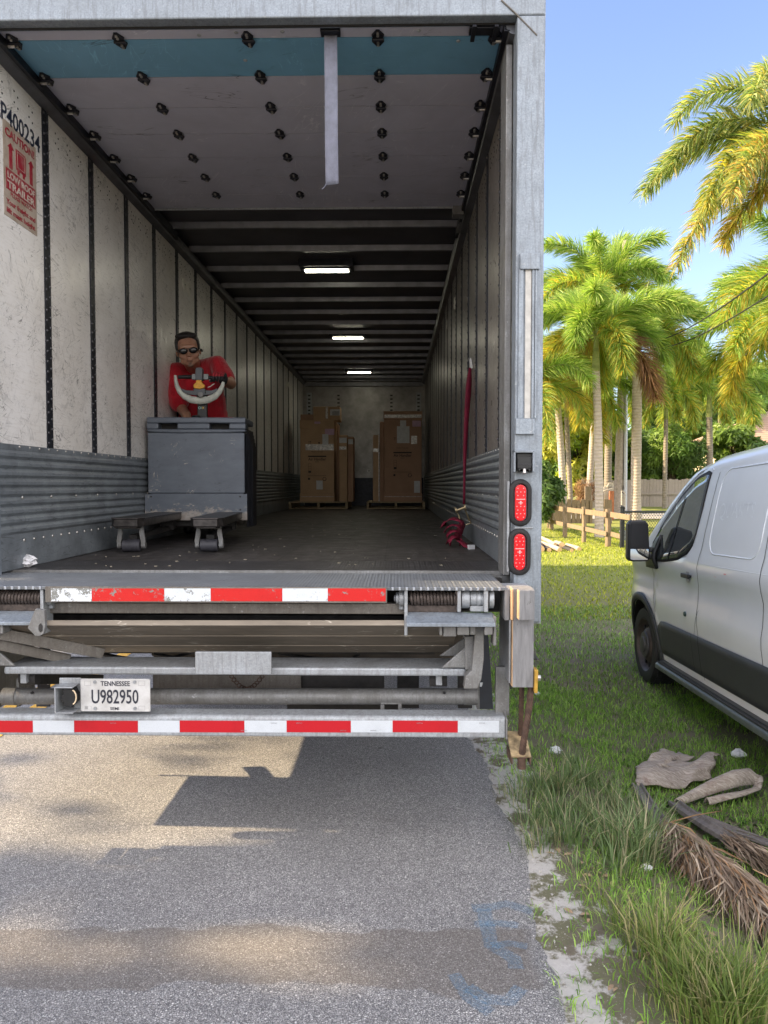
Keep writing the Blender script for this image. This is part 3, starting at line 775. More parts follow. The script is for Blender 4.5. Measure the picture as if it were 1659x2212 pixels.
m = MB(); PB(m, 421, 586, 1408, 1458, 3.172, .02); m.build('latch_plate', M['galv'], T, bevel=.004)
m = MB(); c0 = P(10, 1504, 3.38); c1 = P(1030, 1504, 3.38); m.cyl(c0, c1, .037, n=24)
m.cyl(c1 - Vector((.06, 0, 0)), c1 + Vector((.003, 0, 0)), .040, n=24); m.cyl(c0 + Vector((.06, 0, 0)), c0 - Vector((.003, 0, 0)), .040, n=24)
m.mi = 1
for x in (68, 960): p = P(x, 1497, 3.341); m.cyl(p, p + Vector((0, .01, 0)), .006, n=10)
m.build('torsion_tube', [M['galv_dark'], M['rubber']], T, smooth=40)
# folding platform hinge and spring units, right then mirrored to the left
def unit(flip):
    F = (lambda q: mir(q)) if flip else (lambda q: q)
    m = MB(); zc_ = P(930, 1294, 3.15).z; x0 = P(882, 1294, 3.15).x; x1 = P(990, 1294, 3.15).x
    N = 14; path = []
    for i in range(N * 14 + 1):
        a = 2 * math.pi * i / 14; path.append((x0 + (x1 - x0) * (.03 + .94 * i / (N * 14)), 3.17 + .026 * math.cos(a), zc_ + .026 * math.sin(a)))
    m.tube(path, .0072, 7); m.cyl((x0, 3.17, zc_), (x1, 3.17, zc_), .012, n=10)
    px_ = P(989, 1280, 3.13); m.cyl(px_, px_ - Vector((0, 0, .05)), .007, n=8); m.cyl(px_ + Vector((0, -.006, 0)), px_ + Vector((0, .004, 0)), .011, n=10)
    fixn(F(m).build('torsion_spring', M['spring'], T, smooth=40))
    m = MB()
    PB(m, *sum(zip(ZH(172, 195), ZH(205, 672)), ()), 3.105, .10) if 0 else None
    def HB(xa, ya, xb, yb, Y, d): (x0_, y0_), (x1_, y1_) = ZH(xa, ya), ZH(xb, yb); PB(m, x0_, x1_, y0_, y1_, Y, d)
    HB(172, 200, 205, 670, 3.12, .09); HB(715, 205, 750, 430, 3.12, .09); HB(985, 210, 1028, 430, 3.12, .09)
    def HC(xa, xb, yc, r, Y=3.17): (x0_, y0_), (x1_, _) = ZH(xa, yc), ZH(xb, yc); a_ = P(x0_, y0_, Y); b_ = P(x1_, y0_, Y); m.cyl((a_.x, Y, zc_), (b_.x, Y, zc_), r, n=24)
    HC(118, 168, 290, .036); HC(85, 118, 290, .026); HC(66, 85, 290, .014)
    HC(750, 832, 290, .042); HC(838, 985, 290, .034); HC(905, 945, 290, .038); HC(1030, 1080, 290, .042)
    m.mi = 1; HB(205, 360, 715, 432, 3.16, .05)
    m.mi = 0; HB(118, 290, 166, 405, 3.16, .02)
    HB(845, 370, 980, 425, 3.14, .05)
    F(m).build('hinge_shackle', [M['galv'], M['spring']], T, smooth=35, bevel=.002)
    # angle iron step over the arms
    m = MB(); (xa, ya), (xb, yb) = ZH(190, 428), ZH(1065, 545)
    a_ = P(xa, ya, 3.16); b_ = P(xb, ya, 3.16); zf = P(xa, yb, 3.04).z
    m.prism([(3.16, a_.z), (3.16, a_.z - .012), (3.052, zf - .006), (3.052, zf - .014), (3.04, zf - .014), (3.04, zf)], a_.x, b_.x, 'x')
    m.mi = 0; F(m).build('step_angle', M['galv_blue'], T, bevel=.002)
    m = MB()
    HB(200, 548, 1060, 578, 3.052, .07); HB(530, 575, 558, 670, 3.06, .06); HB(568, 575, 705, 682, 3.07, .10); HB(712, 578, 835, 668, 3.06, .10); HB(838, 575, 900, 665, 3.08, .1)
    PP(m, [ZH(990, 580), ZH(1075, 560), ZH(1075, 665), ZH(990, 668)], 3.05, 3.12)
    F(m).build('arm_knuckle', M['galv_dark'], T, bevel=.004)
    # lifting arm with gussets
    m = MB(); PP(m, [ZH(898, 570), ZH(985, 570), ZH(985, 900), ZH(960, 1115), ZH(920, 1215), ZH(780, 1215), ZH(800, 1080), ZH(858, 1030), ZH(890, 700)], 3.12, 3.18)
    PP(m, [ZH(790, 680), ZH(888, 675), ZH(858, 1030), ZH(795, 1020)], 3.17, 3.21)
    m.mi = 0
    PP(m, [ZH(548, 1000), ZH(805, 780), ZH(795, 1000)], 3.185, 3.20); PP(m, [ZH(530, 880), ZH(790, 690), ZH(790, 840), ZH(690, 880)], 3.30, 3.315)
    F(m).build('lift_arm', M['galv_dark'], T, bevel=.004)
    m = MB(); PP(m, [ZH(1085, 465), ZH(1112, 480), ZH(1112, 775), ZH(1078, 775)], 3.09, 3.17); F(m).build('platform_stop', M['galv_dark'], T, bevel=.003)
    m = MB(); HB(495, 1080, 558, 1180, 3.24, .05); m.mi = 1
    (x0_, y0_) = ZH(430, 1110); (x1_, _) = ZH(605, 1110); a_ = P(x0_, y0_, 3.30); b_ = P(x1_, y0_, 3.30); m.cyl(a_, b_, .035, n=18); m.mi = 1; m.bar(P(*ZH(500, 1130), 3.33), P(*ZH(520, 1130), 4.2), .05, .05)
    F(m).build('cylinder_lug', [M['galv'], M['frame_dark']], T, bevel=.003)
    # mudflap far behind
    m = MB(); PP(m, [ZH(985, 560), ZH(1022, 560), ZH(1080, 1420), ZH(942, 1420), ZH(935, 700)], 4.05, 4.062); m.mi = 1; PP(m, [ZH(945, 1150), ZH(975, 1148), ZH(962, 1192), ZH(942, 1192)], 4.046, 4.049)
    F(m).build('mudflap', [M['navy_rubber'], M['white_tape']], T)
    m = MB(); PP(m, [ZH(915, 1130), ZH(940, 1130), ZH(942, 1420), ZH(915, 1420)], 3.6, 3.65); F(m).build('mudflap_bracket', M['galv_dark'], T)
    # timber buffer, hanging step and wire ropes
    m = MB()
    def VB(xa, ya, xb, yb, Y, d): (x0_, y0_), (x1_, y1_) = ZP(xa, ya), ZP(xb, yb); PB(m, x0_, x1_, y0_, y1_, Y, d)
    VB(376, 382, 574, 1352, 3.10, .09); m.mi = 1; VB(368, 385, 376, 1345, 3.103, .085)
    m.mi = 0; VB(438, 398, 586, 690, 3.045, .055); m.mi = 1; VB(431, 402, 438, 688, 3.048, .05)
    m.mi = 0; VB(292, 384, 362, 692, 3.12, .09); m.mi = 1; VB(356, 388, 376, 690, 3.095, .03)
    F(m).build('timber_buffer', [M['wood_grey'], M['wood_raw_sunlit']], T, bevel=.004)  # narrow side strips hold the sunlit orange in their colour
    m = MB(); VB(262, 384, 570, 400, 3.2, .2); m.mi = 0; a_ = P(*ZP(262, 640), 3.42); b_ = P(*ZP(372, 920), 3.42)
    m.box(a_.x, a_.x + .12, 3.40, 3.41, b_.z, a_.z + .12); m.box(a_.x - .01, a_.x - .004, 3.12, 3.42, .78, 1.15)
    F(m).build('step_riser', M['galv'], T)
    m = MB(); zs = P(*ZP(300, 935), 3.38).z; m.box(a_.x, .60, 3.12, 3.40, zs - .006, zs); m.mi = 1; m.prism([(3.12, zs - .006), (3.40, zs - .006), (3.38, zs - .04), (3.15, zs - .14)], a_.x, a_.x + .006, 'x')
    m.box(a_.x, .60, 3.385, 3.395, zs - .07, zs - .007)
    F(m).build('upper_step', [M['tread_dark'], M['frame_dark']], T)
    m = MB(); p = P(*ZP(585, 1275), 3.12); m.prism([(3.08, p.z + .05), (3.14, p.z + .05), (3.14, p.z - .04), (3.09, p.z - .05)], p.x - .006, p.x + .008, 'x'); m.mi = 1; m.cyl((p.x, 3.11, p.z + .01), (p.x + .024, 3.11, p.z + .01), .014, n=6)
    F(m).build('rope_bracket', [simple('yellow_zinc', (.55, .33, .06), .5, .3, .3, 40) if not flip else bpy.data.materials['yellow_zinc'], M['bolt']], T, bevel=.002)
    for (pa, pb, Ya, Yb, r) in (((460, 1340), (448, 1830), 3.16, 3.22, .0115), ((552, 1340), (505, 1600), 3.13, 3.12, .0135),):
        m = MB(); pts = [P(*ZP(*pa), Ya), P(*ZP(*pb), Yb)]
        if r > .012: pts = [P(*ZP(552, 1335), 3.13), P(*ZP(540, 1480), 3.12), P(*ZP(512, 1680), 3.11), P(*ZP(478, 1880), 3.11), P(*ZP(458, 2060), 3.12)]
        fine = []
        for i in range(len(pts) - 1):
            for j in range(14): fine.append(pts[i].lerp(pts[i + 1], j / 14))
        fine.append(pts[-1])
        m.tube(fine, r * .6, 8)
        for s_ in range(6):
            pp = []
            for i, q in enumerate(fine):
                dist = (q - fine[0]).length; a = 2 * math.pi * s_ / 6 + dist / .085 * 2 * math.pi
                pp.append(q + Vector((math.cos(a), math.sin(a), 0)) * r * .68)
            m.tube(pp, r * .42, 6)
        F(m).build('wire_rope', M['rust'], T, smooth=60)
    m = MB(); zz = P(*ZP(455, 1900), 3.16).z; x0_ = P(*ZP(358, 1900), 3.1).x; x1_ = P(*ZP(552, 1900), 3.1).x
    zl = P(*ZP(455, 2040), 3.10).z; zh = P(*ZP(455, 1790), 3.24).z
    def sf(u, v): return (x0_ + (x1_ - x0_) * v, 3.10 + .14 * u, zl + (zh - zl) * u)
    m.grid(sf, 8, 6)
    for i in range(5):
        for j in range(9):
            q = sf(.1 + j * .1, .12 + i * .19); m.dome((q[0], q[1] - .001, q[2]), (0, -.9, .5), .006, .005, 6)
    o = F(m).build('lower_step', simple('worn_yellow_step', (.36, .27, .15), .7, .3, .6, 25, .4) if not flip else bpy.data.materials['worn_yellow_step'], T)
    md = o.modifiers.new('s', 'SOLIDIFY'); md.thickness = .006
    m = MB(); m.box(x0_, x0_ + .006, 3.10, 3.24, zl - .03, zl + .005); m.box(x1_ - .006, x1_, 3.10, 3.24, zl - .03, zl + .005)
    c_ = P(*ZP(458, 2030), 3.115); m.tube([(c_.x + .024 * math.cos(a), c_.y - .002 + .024 * math.sin(a) * .6, c_.z) for a in np.linspace(0, 6.283, 17)], .004, 6)
    m.cyl(c_, c_ - Vector((0, 0, .05)), .018, n=16)
    F(m).build('step_ferrule', M['rust'], T, smooth=40)
unit(False); unit(True)
m = MB(); m.box(-2.03, -2.015, 4.02, 6.6, .80, 1.0); m.box(-2.03, -2.015, 3.46, 4.05, .49, 1.0); m.build('shadow_side_plate', M['galv_dark'], T)  # unseen plates, added to shape the trailer's shadow on the road
fixn
# pointed bracket at left hinge
m = MB(); PP(m, [ZL(480, 460), ZL(600, 480), ZL(615, 690), ZL(590, 800), ZL(540, 832), ZL(480, 832), ZL(375, 722), ZL(440, 560)], 3.03, 3.05); m.mi = 1; PP(m, [ZL(525, 680), ZL(552, 655), ZL(575, 690), ZL(575, 760), ZL(545, 785), ZL(520, 740)], 3.027, 3.0305); m.build('spring_bracket', [M['galv_dark'], M['frame_dark']], T, bevel=.004)
# licence plate and its lamp
lp = NT('licence_plate_paint'); n_ = lp.noise(9, 6, .7); lp.base(lp.mix(lp.ramp(n_, [(.35, 0), (.7, 1)]), (.62, .62, .61), (.42, .41, .39))).rough(.4)
lx0, lx1, lyt, lyb = 174, 325, 1466, 1537; YP = 3.14
m = MB(); a = P(lx0, lyt, YP); bb = P(lx1, lyb, YP); m.box(a.x, bb.x, YP, YP + .0015, bb.z, a.z)
plate = m.build('licence_plate', lp.m, T, bevel=.0006)
m = MB()
for (x0_, x1_, z0_, z1_) in ((a.x, bb.x, a.z - .004, a.z), (a.x, bb.x, bb.z, bb.z + .004), (a.x, a.x + .004, bb.z, a.z), (bb.x - .004, bb.x, bb.z, a.z)): m.box(x0_, x1_, YP - .0015, YP, z0_, z1_)
m.build('embossed_rim', lp.m, plate, bevel=.001)
navy = simple('navy_plate_ink', (.02, .022, .035), .5)
cxp = (a.x + bb.x) / 2
text('TENNESSEE', .021, navy, Mback((cxp, YP - .001, P(250, 1481.5, YP).z)), plate, align='CENTER', sx=.86, bold=.018)
text('U982950', .061, navy, Mback((cxp - .003, YP - .001, P(250, 1519, YP).z)), plate, align='CENTER', sx=.66, bold=.012)
text('SEMI', .0125, navy, Mback((cxp - .004, YP - .001, P(250, 1533.5, YP).z)), plate, align='CENTER', sx=1.15, bold=.004)
m = MB()
for (x, y) in ((205, 1473), (291, 1473), (206, 1530), (292, 1530)): p = P(x, y, YP - .001); m.cyl(p, p - Vector((0, .004, 0)), .007, n=10)
m.build('plate_bolt', M['galv'], plate)
m = MB(); 
for (x0_, x1_, y0_, y1_) in ((182, 196, 1471, 1481), (299, 313, 1471, 1481), (299, 313, 1525, 1534), (183, 197, 1525, 1534)):
    for q in ((x0_, x1_, y0_, y0_ + .5), (x0_, x1_, y1_ - .5, y1_), (x0_, x0_ + .5, y0_, y1_), (x1_ - .5, x1_, y0_, y1_)): PB(m, *q, YP - .0006, .0004)
PB(m, 184, 190, 1526, 1532, YP - .0007, .0005); m.build('sticker_box', simple('plate_outline_grey', (.3, .3, .3), .5), plate)
m = MB(); zA = P(*ZL(760, 1520), 3.10).z; zB = P(*ZL(760, 1880), 3.10).z; xA = P(*ZL(750, 1600), 3.10).x; xB = P(*ZL(1000, 1600), 3.10).x
for q in ((xA, xA + .006, zB, zA), (xA, xB, zA - .005, zA), (xA, xB, zB, zB + .005)): m.box(q[0], q[1], 3.09, 3.20, q[2], q[3])
PP(m, [ZL(805, 1400), ZL(1100, 1400), ZL(1100, 1870), ZL(1010, 1870), ZL(1010, 1530), ZL(805, 1510)], 3.16, 3.165)
m.build('lamp_guard', M['galv'], T, bevel=.003)
m = MB(); PP(m, [ZL(832, 1630), ZL(860, 1630), ZL(860, 1560), ZL(900, 1550), ZL(980, 1560), ZL(1020, 1640), ZL(1020, 1740), ZL(970, 1800), ZL(870, 1790), ZL(862, 1730), ZL(832, 1720)], 3.105, 3.155)
m.mi = 1; c_ = P(*ZL(975, 1665), 3.103)
m.tube([(c_.x + .019 * math.sin(a), 3.104, c_.z + .031 * math.cos(a)) for a in np.linspace(.2, 2.9, 10)], .0035, 5)
m.build('plate_lamp', [M['black_plastic'], simple('amber_lens', (.75, .6, .4), .3)], T, bevel=.003)
# underframe behind the lift
m = MB()
for x in (-1.45, .05): m.box(x, x + .1, 3.5, 15.0, .93, 1.07)
for i in range(24): m.box(-1.95, .58, 4.3 + i * .45, 4.36 + i * .45, 1.02, 1.09)
PB(m, 400, 830, 1458, 1492, 3.62, .04); PB(m, 590, 640, 1430, 1515, 3.8, .05); PB(m, 858, 905, 1458, 1530, 3.7, .06); PB(m, 990, 1020, 1458, 1530, 3.55, .04)
PB(m, 620, 860, 1520, 1534, 3.75, .03)
m.box(-1.6, .2, 3.9, 3.98, .72, .93)
m.build('underframe', M['frame_dark'], T)
m = MB(); PB(m, 330, 650, 1458, 1490, 3.60, .015); m.build('frame_panel', M['galv_brown'], T)
m = MB(); a = P(332, 1400, 4.3); b = P(1000, 1560, 4.3); m.box(a.x, b.x, 4.3, 4.32, .60, 1.02); m.box(-1.95, a.x, 4.3, 4.32, .78, 1.02); m.build('rear_shield', simple('grimy_brown_shield', (.075, .062, .05), .8, .1, .4, 6), T)
m = MB()
for (pa, pb) in (((210, 1410), (290, 1425)), ((330, 1412), (420, 1408)), ((420, 1425), (520, 1405)), ((600, 1410), (700, 1425)), ((720, 1425), (780, 1408))): m.tube([P(*pa, 3.9), P((pa[0] + pb[0]) / 2, pa[1] + 9, 4.0), P(*pb, 4.1)], .012, 6)
m.build('air_hose', M['rubber'], T, smooth=60)
# safety chain
m = MB(); prev = None
for i in range(13):
    u = i / 12; x = 500 + 66 * u; y = 1462 + 26 * math.sin(math.pi * u); c_ = P(x, y, 3.5)
    q = [(c_.x + .010 * math.cos(a), 3.5 + (.006 * math.sin(a) if i % 2 else .002), c_.z + .008 * math.sin(a)) for a in np.linspace(0, 6.283, 9)]; m.tube(q, .003, 5)
m.build('safety_chain', M['rust'], T, smooth=60)
tyre_m = M['rubber']
for y in (7.6, 8.9):
    m = MB(); m.cyl((-1.9, y, .53), (.53, y, .53), .07, n=12); m.build('axle', M['frame_dark'], T)
    for x in (-1.98, -1.66, .03, .35):
        m = MB(); m.cyl((x, y, .51), (x + .26, y, .51), .5, n=36); m.mi = 1; m.cyl((x - .004, y, .51), (x + .264, y, .51), .28, n=24)
        m.build('wheel', [tyre_m, M['galv_dark']], T, smooth=40, bevel=.03)
# landing legs out of sight keep the nose up
for x in (-1.4, .0):
    m = MB(); m.box(x, x + .12, 13.2, 13.32, .05, 1.0); m.box(x - .08, x + .2, 13.1, 13.42, .01, .05); m.build('landing_leg', M['galv_dark'], T)

# ---- writing on the left wall
ink = simple('black_marker_ink', (.012, .02, .045), .5)
b0 = PX(5, 249, WL); yA = b0.y; yB = PX(88, 300, WL).y
zb_ = PX(2, 249, WL).z
text('LP400234', .088, ink, Mleft((WL + .0025, PX(-14, 200, WL).y, zb_ - .012)), T, 'unit_number', sx=.93, bold=.012)
yL = PX(6, 300, WL).y; yR = PX(78, 400, WL).y; zt_ = PX(6, 254, WL).z; zbm = PX(6, 460, WL).z
st = NT('faded_sticker'); st.base(st.mix(st.ramp(st.noise(9, 6, .7), [(.4, 0), (.6, 1)]), (.33, .26, .20), (.45, .38, .32))).rough(.4)
m = MB(); m.box(WL, WL + .0015, yL, yR, zbm, zt_); stk = m.build('warning_sticker', st.m, T)
H = zt_ - zbm; Wd = yR - yL
red = NT('faded_red_ink'); red.base(red.mix(red.ramp(red.noise(14, 6, .75), [(.45, 0), (.75, .55)]), (.30, .012, .03), (.40, .3, .26))).rough(.45)
def wt(s_, u, v, h, wd, mt, bold=.03, body_w=None):
    o = text(s_, h * H, mt, Mleft((WL + .003, yL + u * Wd, zt_ - v * H)), stk, 'lettering', bold=bold)
    xs_ = [q.co.y for q in o.data.vertices]; w0 = max(xs_) - min(xs_); k = wd * Wd / w0; y0_ = min(xs_)
    for q in o.data.vertices: q.co.y = y0_ + (q.co.y - y0_) * k
    return o
wt('CAUTION!', .05, .15, .085, .88, red.m, .035)
m = MB()
for u in (.16, .78):
    m.prism([(yL + Wd * (u + a_), zt_ - H * c_) for a_, c_ in ((0, .47), (0, .255), (-.04, .255), (.05, .20), (.14, .255), (.09, .255), (.09, .47))], WL + .0016, WL + .0035, 'x')
m.prism([(yL + Wd * a_, zt_ - H * c_) for a_, c_ in ((.36, .21), (.66, .21), (.66, .43), (.62, .43), (.62, .47), (.56, .47), (.56, .43), (.46, .43), (.46, .47), (.40, .47), (.40, .43), (.36, .43))], WL + .0016, WL + .0035, 'x')
m.box(WL + .0016, WL + .003, yL + .06 * Wd, yL + .95 * Wd, zt_ - .71 * H, zt_ - .49 * H)
fixn(m.build('pictogram', red.m, stk))
m = MB()
for (a_, c_, e_, f_) in ((.40, .235, .62, .235), (.40, .235, .40, .40), (.62, .235, .62, .40), (.40, .40, .62, .40), (.36, .21, .40, .235), (.66, .21, .62, .235)):
    m.bar((WL + .0038, yL + Wd * a_, zt_ - H * c_), (WL + .0038, yL + Wd * e_, zt_ - H * f_), .002, .002)
m.build('pictogram_line', st.m, stk)
pale = simple('sticker_cream', (.50, .44, .38), .5)
wt('LOW ROOF', .09, .585, .07, .83, pale, .03).data.transform(Matrix.Translation((.001, 0, 0)))
wt('TRAILER', .09, .69, .078, .83, pale, .03).data.transform(Matrix.Translation((.001, 0, 0)))
wt('PLEASE WATCH', .18, .765, .045, .65, red.m, .0)
wt('Your freight and', .06, .865, .055, .88, red.m, .025); wt('lift mast height', .06, .955, .055, .86, red.m, .025)
# ---- wood chips and dirt swept over the floor: too many to count
m = MB(); rr = random.Random(7)
for i in range(95):
    y = 3.8 + 8 * rr.random() ** 1.5; x = rr.uniform(WL + .1, WR - .1); a = rr.uniform(0, 3.14); L = rr.uniform(.004, .02) * (1 if y < 6 else 1.3); wd = rr.uniform(.0012, .0035)
    if x < -1.0 and y > 5.4: continue
    Mx = Matrix.Rotation(a, 3, 'Z'); m.obox((x, y, FZ + .0065), (L, wd, .003), Mx)
lo = m.build('wood_chips', simple('pale_wood_chip', (.30, .27, .20), .8, 0, .3)); tag(lo, 'pale wood splinters and dust scattered over the dark trailer floor', 'wood chips', kind='stuff')
# ------------------------------------------------------------------ freight on pallets
def carton_mat(name, c, seed=0):
    t = NT(name)
    col = t.mix(t.ramp(t.noise(4, 5, .6), [(.3, 0), (.7, 1)]), c, tuple(q * .8 for q in c))
    col = t.mix(t.math('MULTIPLY', t.scratches(3, (5, 80), .01, 'y', .55, seed, 5), .3), col, tuple(q * 1.5 for q in c))
    t.base(col).rough(.75); return t.m
M['carton'] = carton_mat('brown_cardboard', (.52, .34, .20)); M['carton_red'] = carton_mat('red_brown_cardboard', (.42, .25, .16), 3)
M['film'] = simple('clear_packing_tape', (.62, .58, .52), .12, 0, .5, 40, .5, 80)
M['print'] = simple('black_box_print', (.03, .022, .02), .7)
M['paper'] = simple('white_label', (.62, .62, .62), .7, 0, .1); M['pink'] = simple('pink_label', (.55, .36, .48), .7, 0, .1)
ZB = lambda x, y: ((1100 + x * .3918) * K, (1500 + y * .3918) * K)
PH = .125
def pallet(x0, x1, Y, label):
    a = P(x0, 1100, Y).x; bb = P(x1, 1100, Y).x; r = thing('wooden_pallet', label, 'pallet', ((a + bb) / 2, Y + .6, FZ + .004), group='pallets under the air handler boxes')
    z = FZ + .004
    for x in (a, (a + bb) / 2 - .02, bb - .04): m = MB(); m.box(x, x + .04, Y, Y + 1.2, z + .018, z + PH - .02); m.build('stringer', M['wood_pallet'], r, bevel=.003)
    for i in range(7): m = MB(); m.box(a, bb, Y + i * .185, Y + i * .185 + .09, z + PH - .018, z + PH); m.build('deck_board', M['wood_pallet'], r, bevel=.002)
    for i in range(3): m = MB(); m.box(a, bb, Y + i * .55, Y + i * .55 + .09, z, z + .016); m.build('bottom_board', M['wood_pallet'], r, bevel=.002)
pallet(624, 751, 13.0, 'low wooden pallet under the left stack of cartons'); pallet(792, 918, 13.0, 'low wooden pallet under the right stack of cartons')
PT = FZ + .004 + PH
def carton(name, label, px0, px1, pyt, Y, dep, mt, zb=PT, lid=True, strap=None, group='cardboard cartons on the pallets', jag=0, yaw=0):
    a = P(px0, 1000, Y).x; bb = P(px1, 1000, Y).x; zt = P((px0 + px1) / 2, pyt, Y).z
    r = thing(name, label, 'box', ((a + bb) / 2, Y + dep / 2, zb + .001), group=group)
    m = MB(); m.box(a, bb, Y, Y + dep, zb + .001, zt)
    m.build('carton_body', mt, r, bevel=.008)
    if lid:
        m = MB(); m.box(a - .008, bb + .008, Y - .008, Y + dep + .008, zt - .14, zt + .004); m.build('lid', mt, r, bevel=.006)
        m = MB(); m.box(a - .009, bb + .009, Y - .009, Y + dep + .009, zb + .001, zb + .15); m.build('base_tray', mt, r, bevel=.006)
    return r, a, bb, zt
def flat(r, name, mt, pts, Y):
    (x0, y0), (x1, y1) = pts; a = P(*ZB(x0, y0), Y); c = P(*ZB(x1, y1), Y); m = MB(); m.box(a.x, c.x, Y - .003, Y - .0005, c.z, a.z); return m.build(name, mt, r)
def ztext(r, s, x, y, h, wd, Y, bold=.03, mt=None):
    p = P(*ZB(x, y), Y); hh = h * .3918 * K / 1600 * Y
    o = text(s, hh, mt or M['print'], Mback((p.x, Y - .0012, p.z)), r, 'lettering', align='CENTER', bold=bold)
    xs_ = [q.co.x for q in o.data.vertices]; w0 = max(xs_) - min(xs_); c = (max(xs_) + min(xs_)) / 2; k = wd * .3918 * K / 1600 * Y / w0
    for q in o.data.vertices: q.co.x = c + (q.co.x - c) * k
YF = 13.08
def face(r, dx, dy, Y, up=False):
    ztext(r, 'TRUCK THIS SIDE', 430 + dx, 789 + dy, 11, 122, Y, 0)
    flat(r, 'print_bar', M['print'], ((337 + dx, 824 + dy), (523 + dx, 837 + dy)), Y)
    ztext(r, 'Air Handler', 430 + dx, 873 + dy, 30, 182, Y, .015); ztext(r, 'REAR', 430 + dx, 891 + dy, 9, 38, Y, .0)
    flat(r, 'print_bar', M['print'], ((335 + dx, 1027 + dy), (522 + dx, 1030 + dy)), Y)
    flat(r, 'pictogram', M['print'], ((340 + dx, 978 + dy), (369 + dx, 999 + dy)), Y)
    for y in (905, 932, 957): 
        flat(r, 'pictogram', M['print'], ((340 + dx, y + dy), (369 + dx, y + 2 + dy)), Y)
    for x in (340, 368): flat(r, 'pictogram', M['print'], ((x + dx, 905 + dy), (x + 2 + dx, 980 + dy)), Y)
    for x in (346, 361):
        flat(r, 'pictogram', M['print'], ((x + dx, 680 + dy), (x + 3 + dx, 705 + dy)), Y)
        flat(r, 'pictogram', M['print'], ((x - 3 + dx, 676 + dy), (x + 6 + dx, 682 + dy)), Y)
    flat(r, 'pictogram', M['print'], ((442 + dx, 686 + dy), (458 + dx, 701 + dy)), Y); flat(r, 'pictogram', M['print'], ((337 + dx, 1050 + dy), (357 + dx, 1070 + dy)), Y)
    p = P(*ZB(505 + dx, 1062 + dy), Y); m = MB(); m.tube([(p.x + .032 * math.cos(a), Y - .002, p.z + .032 * math.sin(a)) for a in np.linspace(0, 6.283, 7)], .006, 4); m.build('recycling_mark', M['print'], r)
r, a, bb, zt = carton('air_handler_carton', 'tall brown carton at the front of the left pallet, silver tape round its middle', *(ZB(258, 0)[0], ZB(603, 0)[0]), ZB(0, 463)[1], YF, .62, M['carton'])
face(r, 0, 0, YF)
flat(r, 'packing_tape', M['film'], ((312, 706), (600, 768)), YF); flat(r, 'paper_label', M['pink'], ((510, 550), (605, 612)), YF - .002); flat(r, 'paper_label', M['paper'], ((483, 604), (545, 716)), YF - .005)
flat(r, 'paper_label', M['pink'], ((403, 476), (463, 498)), YF - .009); flat(r, 'paper_label', M['paper'], ((422, 1078), (487, 1168)), YF)
flat(r, 'strapping', M['film'], ((262, 1240), (600, 1244)), YF - .010)
r, a, bb, zt = carton('air_handler_carton', 'tall red-brown carton with a big white paper, front of the right pallet', *(ZB(1114, 0)[0], ZB(1497, 0)[0]), ZB(0, 372)[1], YF, .66, M['carton_red'])
face(r, 872, -38, YF)
flat(r, 'packing_tape', M['film'], ((1118, 405), (1495, 436)), YF - .009); flat(r, 'paper_label', M['paper'], ((1245, 523), (1372, 695)), YF - .004); flat(r, 'paper_label', M['paper'], ((1277, 464), (1338, 523)), YF - .002)
flat(r, 'paper_label', M['pink'], ((1402, 466), (1490, 527)), YF - .001); flat(r, 'paper_label', M['film'], ((1390, 622), (1450, 704)), YF - .001); flat(r, 'paper_label', M['paper'], ((1420, 1082), (1480, 1202)), YF)
flat(r, 'strapping', M['film'], ((1118, 1240), (1497, 1244)), YF - .010)
def plain(lbl, x0, x1, yt, Y, dep, mt, deco=(), **k):
    r, *_ = carton('tall_carton', lbl, ZB(x0, 0)[0], ZB(x1, 0)[0], ZB(0, yt)[1], Y, dep, mt, lid=False, **k)
    for nm, mm, pts in deco: flat(r, nm, M[mm], pts, Y)
plain('narrow brown carton just right of the taped carton on the left pallet', 655, 738, 612, YF + .05, .5, M['carton'], [('packing_tape', 'film', ((656, 730), (728, 760))), ('paper_label', 'paper', ((656, 640), (732, 694)))])
plain('narrowest brown carton at the right edge of the left pallet', 745, 800, 630, YF + .10, .45, M['carton_red'], [('paper_label', 'paper', ((748, 655), (797, 706)))])
plain('lidded carton tucked between the narrow strapped carton and the big right one', 1070, 1112, 476, YF + .12, .5, M['carton_red'])
plain('narrow brown carton with white strap at the left edge of the right pallet', 1000, 1066, 612, YF + .04, .5, M['carton'], [('strapping', 'film', ((1058, 615), (1065, 1290))), ('packing_tape', 'film', ((1002, 750), (1066, 786)))])
plain('long carton standing in the dark behind the taped carton, left pallet', 610, 650, 500, YF + .65, .3, M['carton_red'])
zt1 = P(*ZB(400, 463), YF).z + .006
r, *_ = carton('small_carton', 'small carton with a white address label lying on top of the left stack', ZB(392, 0)[0], ZB(663, 0)[0], ZB(0, 322)[1], YF + .1, .4, M['carton'], zb=zt1, lid=False)
flat(r, 'paper_label', M['paper'], ((562, 350), (664, 412)), YF + .1); flat(r, 'packing_tape', M['film'], ((518, 330), (540, 445)), YF + .1)
for y in range(372, 405, 8): flat(r, 'label_print', M['print'], ((585, y), (655, y + 3)), YF + .096)
carton('small_carton', 'flat dark carton beside the labelled one, on top of the left stack', ZB(262, 0)[0], ZB(388, 0)[0], ZB(0, 402)[1], YF + .15, .35, M['carton_red'], zb=zt1, lid=False)

